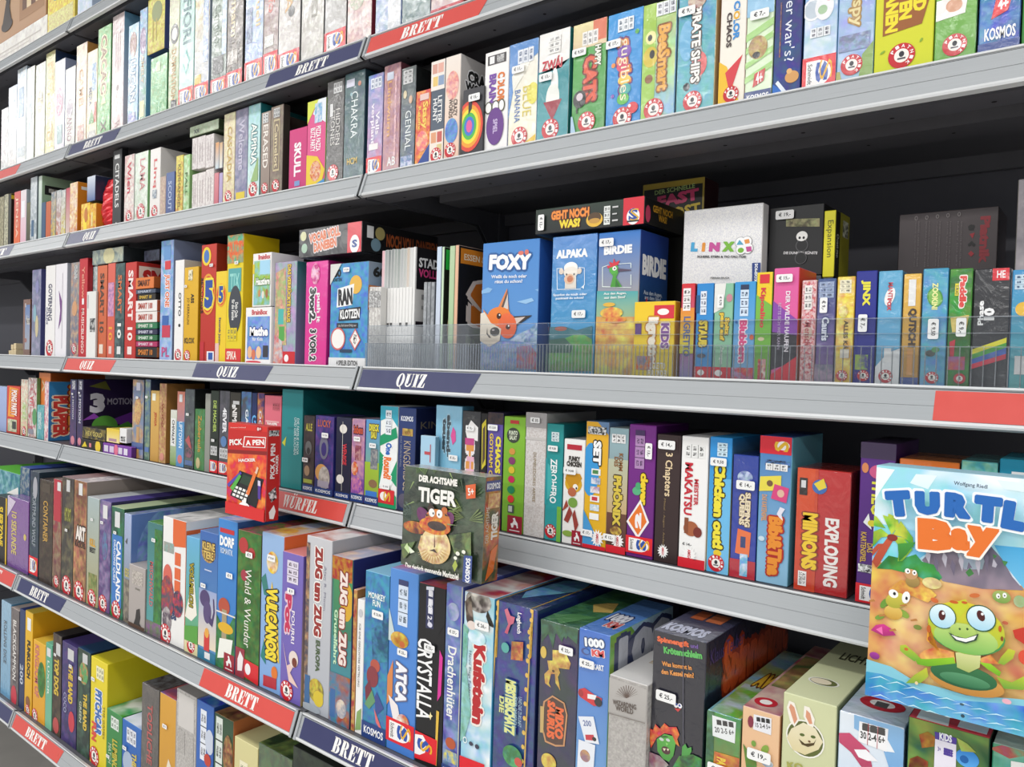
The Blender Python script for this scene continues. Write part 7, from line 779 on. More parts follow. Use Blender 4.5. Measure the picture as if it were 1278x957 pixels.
GB('game_box','board game box',G[9],'navy blue mystery box with gold rope borders and treasures beside the white cloud box',(0.4143,-0.097,-0.6072),0.0712,0.29,0.2808,'2c3c80>24346c:304888:40','1c2c60>1a2858','243058:2c4878:20',[('P',[(.021,1.004),(.067,1.005),(.048,.713),(.002,.71)],'d8b048'),('P',[(.867,.998),(.909,.999),(.893,.768),(.85,.765)],'d8b048'),('E',.024,.982,.045,.047,'e8bc58'),('E',.016,.934,.045,.048,'e8bc58'),('E',.007,.887,.046,.048,'e8bc58'),('E',-.001,.84,.046,.048,'e8bc58'),('E',-.01,.792,.046,.048,'e8bc58'),('E',-.018,.745,.046,.048,'e8bc58'),('E',.875,.991,.042,.046,'e8bc58'),('E',.871,.947,.042,.046,'e8bc58'),('E',.866,.903,.042,.046,'e8bc58'),('E',.862,.859,.043,.046,'e8bc58'),('E',.857,.815,.043,.046,'e8bc58'),('E',.853,.771,.043,.046,'e8bc58'),('E',-.007,.837,.042,.048,'e0b850'),('E',-.019,.757,.042,.048,'e0b850'),('E',-.031,.677,.042,.048,'e0b850'),('E',-.042,.596,.042,.048,'e0b850'),('E',-.054,.515,.042,.048,'e0b850'),('E',-.065,.434,.042,.048,'e0b850'),('E',-.077,.353,.042,.048,'e0b850'),('E',-.089,.272,.042,.048,'e0b850'),('E',-.1,.19,.042,.048,'e0b850'),('E',-.112,.109,.042,.048,'e0b850'),('E',.834,.888,.039,.046,'e0b850'),('E',.826,.818,.039,.046,'e0b850'),('E',.818,.748,.039,.046,'e0b850'),('E',.81,.677,.039,.046,'e0b850'),('E',.802,.607,.039,.046,'e0b850'),('E',.794,.537,.039,.046,'e0b850'),('E',.786,.466,.039,.046,'e0b850'),('E',.778,.395,.039,.046,'e0b850'),('E',.77,.325,.039,.046,'e0b850'),('E',.762,.254,.039,.046,'e0b850'),('P',[(.024,.885),(.055,.886),(-.056,.151),(-.086,.148)],'d0a840'),('P',[(.863,.933),(.891,.935),(.835,.229),(.806,.227)],'d0a840'),('P',[(.229,.963),(.302,.975),(.382,.942),(.493,.941),(.461,.909),(.388,.897),(.321,.848),(.245,.851),(.332,.898)],'d87088>c04868'),('T','Logbuch',.386,.902,.791,.934,'f4f0f0',-90,.03),('E',.274,.778,.097,.1,'50a8a0'),('P',[(.43,.819),(.712,.833),(.71,.741),(.425,.729)],'a05828:c87838:70'),('T','DIE',.072,.476,.395,.509,'d8e088',-90,.04),('T','MEISTERSCHATZ',-.085,.462,.965,.528,'e0e490',-90,.07,'2c6890'),('T','EXPLORIEREN',.283,.471,.861,.492,'a8c8d8',-90,0),('T','UND DIE ZUKUNFT',.392,.479,.969,.5,'a8c8d8',-90,0),('E',.53,.26,.237,.203,'287848:48a860:60'),('E',.68,.243,.094,.087,'c84838')],tops=[('P',[(.1,.2),(.3,.1),(.9,.4),(.7,.6),(.2,.5)],'68a8d8:88c0e0:40'),('R',.02,0,.05,1,'c8a040'),('R',.84,0,.87,1,'c8a040')],wrap=1)
GB('game_box','board game box',G[9],'dark violet box with yellow dinosaur skull and palm leaves beside the navy blue mystery box',(0.4912,-0.097,-0.6072),0.0609,0.29,0.2711,'382858>30304c:303c3c:20','2c2048','386848:50885a:30',[('P',[(.005,1.002),(.484,1.033),(.994,1.008),(.969,.927),(.653,.961),(.582,.913),(.417,.956),(.351,.871),(.219,.938),(.044,.884)],'386848:20402c:60'),('P',[(.022,.981),(.986,1.016),(.961,.935),(.761,.976),(.69,.935),(.527,.97),(.296,.921),(.208,.961),(.053,.915)],'386848:20402c:60'),('P',[(.345,.865),(.66,.879),(.824,.826),(.791,.795),(.517,.786),(.56,.766),(.505,.741),(.582,.679),(.451,.708),(.424,.751),(.324,.745),(.272,.697),(.335,.678),(.171,.69),(.144,.734),(.261,.763),(.213,.805),(.353,.813)],'e8c868>c8a048:b89040:60'),('E',.106,.84,.081,.132,'d8b850'),('E',.382,.763,.035,.029,'50341c'),('P',[(.145,.599),(.381,.644),(.701,.628),(.787,.575),(.735,.418),(.5,.4),(.218,.402),(.081,.489)],'c89060'),('P',[(.186,.598),(.382,.635),(.67,.622),(.749,.573),(.695,.422),(.499,.409),(.249,.411),(.122,.492)],'503428'),('T','MIXO',.239,.494,.921,.545,'e86830',-90,.09),('T','SAURUS',-.049,.499,.769,.546,'e86830',-90,.09),('P',[(.068,.571),(.17,.574),(.171,.443),(.081,.441)],'c8a868'),('E',.334,.313,.199,.18,'d8b850:c8a040:60')],tops=[('P',[(.3,.35),(.6,.25),(.95,.3),(.7,.45),(.5,.42)],'d8b868'),('P',[(0,.1),(.5,0),(.9,.2),(.4,.16)],'589058')],st=[(.72,.885,'h','€ 22,-',.022)],wrap=1)
GB('game_box','board game box',G[9],'blue racing card box with silver outlined numerals on the deep row below the dice games',(0.5526,-0.097,-0.6072),0.0468,0.17,0.2735,'4070c8>78b0dc','78b038>68a030','5888d8>6898d8',[('T','1000',.194,.927,.825,.969,'f0f4f8',7,.1,'284070'),('T','KM',.429,.889,.833,.921,'e05858',7.5,.1,'f4f0f0'),('E',.233,.897,.136,.09,'40508c'),('E',.267,.898,.097,.062,'5080c8'),('T','MARIO KART',.057,.823,.839,.851,'f0f4f8',6.2,.05),('P',[(.051,.71),(.245,.726),(.589,.708),(.805,.704),(.789,.668),(.552,.656),(.107,.677)],'d02830'),('E',.691,.681,.123,.122,'202028'),('E',.128,.696,.088,.099,'a82028'),('P',[(.348,.703),(.637,.71),(.594,.687),(.352,.682)],'f0f0f0'),('P',[(.068,.583),(.562,.607),(.77,.488),(.323,.474)],'e8ecf4'),('T','200',.232,.551,.498,.579,'6878a8',12.1,.03),('P',[(.316,.509),(.58,.523),(.634,.498),(.345,.486)],'c83040'),('E',.609,.504,.067,.057,'222'),('P',[(.11,.476),(.648,.478),(.622,.372),(.09,.341)],'e8ecf4'),('E',.337,.41,.164,.165,'8c6888:d8a850:60')],sops=[('R',0,.5,.6,1,'88b848:68a030:30'),('P',[(.3,1),(1,1),(1,.6)],'a8c8dc'),('T','100',.12,.78,.98,.97,'c8ccd8','h',.12,'303c68')],tops=[('T','1000',.15,.3,.75,.5,'f0f0f8','h',.08,'304070'),('T','KM',.4,.15,.8,.3,'d86868','h',.08,'f4f0f0')],st=[(.32,.845,'h','€ 25,-',.022)],wrap=1)
GB('game_box','board game box',G[9],'grey parchment box with fine print and arched emblem beside the blue racing card box',(0.6059,-0.107,-0.6072),0.0525,0.22,0.2304,'b8b4b0:a8a4a0:200','c8c4c0:b0aca8:200','dcdad8>c8c4c0',[('P',[(-.007,.984),(.993,.979),(.983,.805),(-.017,.795)],'b8b4b0>aeaaa6'),('P',[(.473,.903),(.492,.904),(.776,.944),(.762,.943)],'706058'),('P',[(.473,.903),(.492,.904),(.754,.956),(.739,.955)],'706058'),('P',[(.473,.903),(.492,.904),(.716,.965),(.701,.964)],'706058'),('P',[(.473,.903),(.492,.904),(.664,.971),(.65,.97)],'706058'),('P',[(.473,.903),(.492,.904),(.602,.974),(.587,.973)],'706058'),('P',[(.473,.903),(.492,.904),(.533,.973),(.518,.972)],'706058'),('P',[(.473,.903),(.492,.904),(.461,.969),(.446,.968)],'706058'),('P',[(.473,.903),(.492,.904),(.391,.961),(.376,.96)],'706058'),('P',[(.473,.903),(.492,.904),(.325,.951),(.31,.95)],'706058'),('P',[(.473,.903),(.492,.904),(.27,.939),(.255,.937)],'706058'),('P',[(.473,.903),(.492,.904),(.228,.924),(.212,.923)],'706058'),('P',[(.473,.903),(.492,.904),(.201,.91),(.186,.909)],'706058'),('P',[(.473,.903),(.492,.904),(.191,.895),(.176,.894)],'706058'),('T','WIZARDING',.118,.852,.738,.879,'60544c',4.5),('T','WORLD',.197,.824,.668,.852,'60544c',4.8),('P',[(-.017,.793),(.983,.806),(.984,.802),(-.016,.788)],'8a847e')],tops=[('R',.35,.3,.65,.45,'b8a070:c8c4c0:120')])
GB('game_box','board game box',G[9],'black witch kitchen box with orange and green title beside the grey parchment box',(0.659,-0.097,-0.6072),0.0678,0.28,0.2964,'1e1e2c>1c1c28','24243c>183c40','484860>303040',[('T','Spinnengift',.075,.954,.681,.982,'e86838',3.9,.06),('T','und',.713,.967,.851,.983,'7858a8',5.8,.03),('T','Krötenschleim',.207,.923,.932,.951,'58b858',6.3,.06),('T','Was kommt in',.183,.87,.751,.889,'e89848',7,.04),('T','den Kessel rein?',.175,.839,.798,.86,'e89848',8.3,.04),('E',.478,.722,.042,.044,'f4f4f8'),('E',.555,.724,.042,.044,'f4f4f8'),('E',.492,.726,.02,.021,'2848a8'),('E',.549,.725,.02,.021,'2848a8'),('P',[(.451,.708),(.579,.714),(.525,.698)],'c83838'),('P',[(-.011,.565),(-.046,.596),(.06,.592),(.1,.619),(.191,.607),(.275,.635),(.363,.626),(.506,.636),(.567,.61),(.528,.589),(.575,.562),(.459,.572),(.425,.6),(.281,.595),(.138,.566),(.027,.515)],'e06028:b83820:60'),('P',[(.139,.56),(.281,.592),(.441,.595),(.502,.569),(.467,.518),(.385,.487),(.268,.49),(.161,.513)],'58b040>38902c'),('E',.321,.528,.086,.068,'481820'),('P',[(.261,.533),(.292,.523),(.32,.536)],'e8e0c0'),('P',[(.334,.537),(.364,.528),(.383,.539)],'e8e0c0'),('E',.232,.567,.046,.027,'c8d0c8'),('E',.357,.573,.04,.026,'c8d0c8'),('P',[(.166,.575),(.284,.577),(.37,.587),(.311,.587)],'285c20'),('P',[(.315,.561),(.368,.559),(.332,.547)],'88d068'),('P',[(-.015,.499),(.208,.498),(.387,.475),(.332,.46),(.01,.435)],'7c3058:a8a8a0:60'),('P',[(.616,.483),(.631,.567),(.685,.583),(.729,.568),(.798,.579),(.806,.562),(.749,.534),(.728,.492)],'48a040>308830'),('P',[(.46,.47),(.58,.527),(.83,.552),(.996,.547),(1.002,.513)],'1c4828:38a038:60'),('P',[(.574,.996),(.585,.997),(.651,.58),(.64,.579)],'505064')],sops=[('T','Spinnengift',.18,.68,.98,.95,'e86030','h',.1,'a83818'),('T','Krötenschleim',.35,.46,.98,.68,'50a868','h',.06),('E',.2,.32,.18,.18,'3c7890:58985c:30'),('T','Klaus Teuber',.04,.9,.4,.96,'584888','h',0)],tops=[('T','KOSMOS',.06,.03,.85,.14,'c0c4dc','h',.06),('R',.2,.25,.45,.38,'b86038'),('R',.5,.25,.8,.38,'c87048'),('R',.3,.48,.7,.56,'48984c')],st=[(.3,.745,'h','€ 25,-',.026)],wrap=1)
GB('game_box','board game box',G[9],'green and orange fruit box with white info sheet beside the black witch kitchen box',(0.7349,-0.107,-0.6072),0.0395,0.25,0.2251,'388848>c87028:58a048:30','387038','78b0d0:a8c868:20',[('P',[(-.055,.993),(.218,1),(.231,.72),(-.087,.701)],'285c38:508858:60'),('P',[(.154,.979),(.861,.981),(.848,.875),(.189,.877)],'e8ecec'),('T','20 2-5 6+',.241,.906,.816,.933,'333',8.2),('T','iii',.278,.945,.808,.971,'333',7.9,.05),('P',[(.259,.803),(1.015,.81),(1.002,.767),(.231,.72)],'c87028:a84820:40'),('T','PA',.364,.739,.578,.786,'e8c838',-90,.06)],tops=[('R',.1,0,.9,.4,'78b848:b8d0d8:30'),('T','AVA',.3,.4,.95,.6,'e0b838','h',.08,'5c3018')],st=[(.42,.72,'h','€ 25,-',.026)],wrap=1)
GB('game_box','board game box',G[9],'peach box with frogs on sand and dotted tube lid beside the green',(0.7757,-0.107,-0.6072),0.0416,0.25,0.2417,'e8c098>e0a878','b88058','c8a8a0:a84858:25',[('P',[(.307,.976),(.777,.981),(.781,.906),(.301,.907)],'e8e8ec'),('T','15 2-4 5+',.359,.925,.754,.945,'333',7.5),('T','iii',.373,.952,.748,.972,'333',7.2,.05),('E',.233,.938,.08,.159,'883848'),('P',[(.052,.828),(.223,.796),(.38,.819),(.437,.742),(.156,.725)],'688838:488040:50'),('E',.638,.834,.086,.137,'88a848',-30),('E',.335,.844,.064,.079,'78a048'),('E',.709,.776,.156,.101,'5888a8:f0f0e8:60')],tops=[('E',.4,.1,.3,.3,'c02838'),('E',.4,.1,.16,.16,'f0ece8'),('R',.1,.3,.9,.8,'a88858:587040:30')],st=[(.5,.8,'h','€ 19,-',.026)])
GB('game_box','board game box',G[9],'pale sage box with white rabbit in an oval beside the peach box',(0.8197,-0.107,-0.6072),0.0548,0.28,0.2694,'d0d4a8>c0c498','b0b488>9ca078','d8dcb0',[('E',.439,.841,.362,.358,'f2f0e6'),('E',.439,.841,.335,.329,'606834'),('P',[(.076,.943),(.115,.972),(.216,.969),(.327,.91),(.233,.875),(.143,.893)],'f2ece0'),('P',[(.119,.945),(.145,.962),(.219,.952),(.284,.908),(.231,.886)],'d89878'),('P',[(.395,.927),(.402,.969),(.501,.969),(.606,.928),(.584,.891),(.485,.897)],'f2ece0'),('P',[(.437,.929),(.446,.956),(.519,.946),(.568,.908),(.512,.904)],'d89878'),('P',[(.177,.865),(.097,.824),(.22,.784),(.45,.779),(.695,.816),(.772,.851),(.626,.894),(.399,.903)],'e8dfc0>dccfa0'),('E',.385,.854,.048,.029,'586830',10),('E',.59,.859,.047,.029,'586830',10),('P',[(.326,.834),(.442,.823),(.608,.837),(.647,.854),(.61,.828),(.5,.814),(.386,.816)],'504020'),('E',.524,.837,.025,.02,'705030'),('T','KO',.118,.708,.431,.737,'a8a858',10.7,.05)],tops=[('E',.45,.2,.3,.22,'f0eee4'),('E',.45,.2,.26,.19,'6a7040'),('E',.4,.2,.2,.15,'e8dcc0'),('T','LICHT',.3,.5,.9,.6,'4c4c34','h')])
GB('game_box','board game box',G[9],'white and blue box with pink swoosh and red ring lid beside the pale sage box',(0.8769,-0.107,-0.6072),0.0603,0.25,0.2668,'e4ecf4>78b0e0','90b8e0','d8e0ec:b8c8d8:20',[('P',[(.227,1.038),(.992,.995),(1.003,.859),(.793,.842),(.666,.921),(.242,.947)],'88b8e0>70a8dc'),('P',[(.006,.913),(.174,.925),(.488,.879),(.544,.823),(.382,.81),(.209,.853),(.012,.878)],'c83868>b02858'),('P',[(.255,.868),(.441,.881),(.632,.851),(.471,.841),(.33,.844)],'f4f4f8'),('P',[(.754,.944),(.873,.903),(.694,.895)],'f0f4f8'),('P',[(.32,.981),(.766,.982),(.75,.896),(.315,.904)],'f4f4f6'),('T','30 2-4 6+',.343,.92,.721,.948,'333',2.6,.03),('T','iii',.361,.952,.727,.98,'333',2.2,.06),('P',[(.458,.983),(.467,.983),(.462,.9),(.453,.899)],'b03040'),('P',[(.606,.982),(.615,.982),(.611,.897),(.602,.896)],'b03040')],tops=[('E',.5,.18,.36,.3,'c02838'),('E',.5,.18,.2,.16,'f0ece8'),('R',.4,.14,.6,.2,'555')],wrap=1)
GB('game_box','board game box',G[9],'dark green garden box with brown flowers and violet header beside the white',(0.9403,-0.107,-0.6072),0.0679,0.25,0.2803,'285838>386838:88a048:25','1c4030','d83040>d83040',[('P',[(.143,.946),(.255,.965),(.351,.952),(.337,.92),(.188,.903)],'a86828:784018:60'),('P',[(.04,.854),(.135,.872),(.27,.863),(.273,.844),(.026,.823)],'985820:683810:60'),('E',.743,.912,.141,.123,'2880d0>58a8e8'),('E',.708,.907,.053,.054,'1860a8'),('P',[(.607,.972),(.736,.962),(.846,.941),(.668,.931)],'a8b858:68983c:60'),('P',[(.339,.972),(.608,.97),(.607,.948),(.348,.948)],'503c98'),('T','KIDS',.398,.949,.553,.975,'f0f0f8',1.8,.05),('P',[(.348,.948),(.607,.948),(.613,.872),(.348,.85)],'e8e4f0'),('T','iii',.463,.901,.567,.929,'503c98',-90,.08),('T','3+',.385,.91,.422,.925,'503c98',2.3)],tops=[('P',[(.1,0),(.5,0),(.4,.3),(.1,.3)],'f4ece8'),('R',.6,.02,.95,.2,'f0e8e8')])
GB('game_box','board game box',G[9],'mint box with white price label on the deep row below the dice games',(1.0102,-0.107,-0.6072),0.0486,0.25,0.2773,'389878>48a080:88c8a8:30','287858','c8d0c0:b0b8a8:30',[('P',[(.299,.956),(.5,.961),(.784,.964),(.793,.92),(.306,.924)],'f0f0ee'),('P',[(-.053,.978),(.265,1.011),(.49,1.01),(.55,.989),(.275,.962)],'48a070:a84838:50')],wrap=1)
GB('game_box','board game box',G[10],'pale blue glossy box with dark lettering on the lowest row in view',(-1.4157,-0.1,-0.9817),0.072,0.3,0.2711,'88b8d8>68a8d0','4888b0','a8c8e0',[('T','ROLLING DICE',.3,.35,.6,.8,'2c4458')],wrap=1)
GB('game_box','board game box',G[10],'grey brown box with white vertical capitals on the lowest row in view',(-1.3431,-0.1,-0.9817),0.0581,0.3,0.266,'686060>585054:787070:50','484448','c8b8b0',[('T','BLACKGAMMON',.3,.25,.7,.88,'e8e4e0'),('E',.5,.08,.35,.5,'c83848')])
GB('game_box','board game box',G[10],'navy slim box with silver numerals on the lowest row in view',(-1.2796,-0.1,-0.9817),0.0366,0.3,0.2752,'283c68>203058','1c2c58','3c4c88',[('T','200',.2,.25,.8,.45,'c8d0dc')])
GB('game_box','board game box',G[10],'yellow box with black vertical capitals on the lowest row in view',(-1.2404,-0.1,-0.9817),0.0494,0.27,0.2794,'e8b820>dca818','e0a820>c88c18','e8c850',[('T','FUNKLOCH',.3,.35,.75,.72,'2c2418','d',.06),('R',.3,.82,.8,.94,'eee'),('E',.5,.12,.3,.3,'885838'),('PI',.5,.04,.3)])
GB('game_box','board game box',G[10],'amber box with green figures and pink lettering on the lowest row in view',(-1.1831,-0.1,-0.9817),0.079,0.2,0.2138,'e8b028>e0a020','c88c14','e8c048',[('T','KINGDOM OF',.15,.3,.5,.95,'c86878'),('E',.7,.55,.3,.6,'488838:306820:60'),('PI',.2,.05,.24)])
GB('game_box','board game box',G[10],'light green box with small print on the lowest row in view beside the amber box',(-1.102,-0.1,-0.9817),0.0405,0.3,0.225,'58a888>78b898','388060','78c0a0',[('T','LUXOR',.3,.4,.6,.8,'e0ece0'),('R',.2,.85,.8,.95,'ddd')])
GB('game_box','board game box',G[10],'dark brown box with golden seal lettering on the lowest row in view',(-1.0578,-0.1,-0.9817),0.0516,0.3,0.2609,'3c302c>2c2420:584838:40','1e1a18','383434',[('T','TOP DOG',.2,.4,.75,.76,'d8b840','d',.06),('R',.4,.8,.9,.92,'ccc'),('E',.5,.1,.35,.4,'b84848')],st=[(.4,.8,'h','€ 9',.014)])
GB('game_box','board game box',G[10],'purple box with gold capitals and red dragon on the lowest row in view',(-1.0012,-0.1,-0.9817),0.0867,0.3,0.2538,'3c3068>342858:483c78:40','241c44','4c4078',[('T','THE BAND',.45,.42,.75,.8,'d8b840','d',.06),('T','COCO',.15,.3,.35,.5,'a8a8c8'),('E',.7,.25,.2,.3,'c83848'),('R',.4,.85,.8,.96,'ccc')],st=[(.65,.8,'h','€ 9',.016)])
GB('game_box','board game box',G[10],'dark green box with chameleon and gold capitals on the lowest row in view',(-0.9101,-0.1,-0.9817),0.0689,0.3,0.26,'283c34>203028:3c5848:40','1c2c3c','2c4c70',[('E',.5,.78,.35,.4,'58a060:e08050:60'),('T','THE BAND',.5,.25,.8,.6,'d8b840','d',.06),('T','GREEN',.2,.3,.38,.5,'c8d0b8'),('R',.4,.88,.8,.97,'ccc')],st=[(.3,.72,'h','€ 9',.016)])
GB('game_box','board game box',G[10],'bright yellow box with blue and red lettering on the lowest row in view',(-0.8368,-0.1,-0.9817),0.0854,0.28,0.2568,'e8d428>e0cc20','d8c820>c8b818','f0e038',[('T','PITCHCAR',.3,.3,.7,.72,'3068b0','d',.08,'e8e8f0'),('T','FUN',.1,.22,.4,.4,'d84838','d',.08),('IN',.35,.82,.8,.94,'f4f0c8','665'),('T','THE GAMES',.8,.3,.9,.6,'5c5010','d',0),('PI',.3,.08,.28)],st=[(.2,.8,'h','€ 9',.018)])
GB('game_box','board game box',G[10],'green box with white edged lid on the lowest row in view',(-0.7508,-0.1,-0.9817),0.0758,0.14,0.1557,'388848>308040','206830>186028','38a050:e8f0e8:12',[('IN',.3,.75,.8,.93,'e4ece4','353'),('T','LUMINO',.4,.15,.75,.6,'c8b840','d',.05),('T','MATCH',.15,.2,.35,.5,'b8d0b0')],st=[(.2,.3,'h','€ 9',.016)])
GB('game_box','board game box',G[10],'blue box with white edged lid and gold lettering on the lowest row in view',(-0.673,-0.1,-0.9817),0.0874,0.14,0.1549,'2868b8>2058a8','184890','3880d0:e8f0f8:12',[('IN',.25,.7,.75,.92,'e4e8f0','335'),('E',.35,.4,.28,.3,'a8b8d0'),('T','THE BIG',.55,.2,.8,.6,'d8c050','d',.05)],st=[(.2,.6,'h','€ 9',.018)])
GB('game_box','board game box',G[10],'dark grey wrapped box with red vertical lettering on the lowest row in view',(-0.585,-0.1,-0.9817),0.076,0.27,0.2624,'3c3634>302c2c:504844:50','201e1e','5c5450:888:60',[('T','TODLICHE',.35,.35,.65,.85,'b83838','d',.03),('R',.15,.1,.75,.22,'c0bcb8:444:160')],wrap=1)
GB('game_box','board game box',G[10],'golden box with swirl picture and blue lid on the lowest row in view',(-0.5056,-0.1,-0.9817),0.0669,0.26,0.2636,'d8a038>c89030','c8c4c0','4858a8:d86848:14',[('P',[(.3,.3),(.6,.5),(.8,.44),(.5,.36),(.5,.2)],'e8dcc8'),('E',.6,.25,.3,.3,'505c88')],st=[(.4,.75,'h','€ 9',.018)])
GB('game_box','board game box',G[10],'newsprint grey box with small columns on the lowest row in view beside the golden box',(-0.4365,-0.1,-0.9817),0.0773,0.26,0.2918,'c0bcb8:a8a4a0:160','989490','a8a4a0',[('R',.1,.74,.9,.98,'d0ccc8'),('R',.1,.55,.45,.72,'a09c98:c0bcb8:300'),('R',.55,.3,.9,.72,'a8a4a0:c0bcb8:300')])
GB('game_box','board game box',G[10],'bright blue box with white robot and orange letters on the lowest row in view',(-0.3576,-0.1,-0.9817),0.0626,0.26,0.2911,'3868b8>3060b0','285098','3c6cc0:88a8d0:20',[('IN',.25,.6,.6,.95,'e8ecf4','223'),('E',.8,.75,.25,.4,'c8d0e0'),('E',.7,.62,.2,.2,'c04030'),('T','GU',.4,.1,.8,.35,'d8a030','d',.06,'5c3010')],st=[(.5,.5,'h','€ 9',.02)])
GB('game_box','board game box',G[10],'forest green and orange fur picture box on the lowest row in view',(-0.2918,-0.1,-0.9817),0.0664,0.26,0.2847,'2c4c34>486848','c07040>a85c34','a87c50:5c3c28:25',[('IN',.1,.5,.45,.98,'dce4dc','222'),('E',.75,.75,.25,.6,'a87848:5c4028:60'),('R',.3,0,.8,.3,'287858:e8e8e0:60')],st=[(.5,.38,'h','€ 9',.022)])
GB('game_box','board game box',G[10],'cream yellow box with info panel on the lowest row in view beside the forest green',(-0.2204,-0.1,-0.9817),0.0769,0.26,0.2597,'d8d098>d0c488','b8ac70','e0d8a0',[('IN',.25,.5,.6,.85,'eee8c8','554')],st=[(.3,.35,'h','€ 9',.026)])
GB('game_box','board game box',G[10],'dark green wrapped box on the lowest row in view beside the cream yellow box',(-0.1415,-0.1,-0.9817),0.1027,0.26,0.2731,'2c4428:486838:40','202c1c','384c30:88a058:30',[],st=[(.35,.7,'h','€ 9',.026)],wrap=1)
GB('game_box','board game box',G[10],'black green box in shadow under the navy sign on the lowest row in view',(-0.0375,-0.1,-0.9817),0.1192,0.26,0.3013,'28302a:3c4838:40','181c18','2a302a',[])
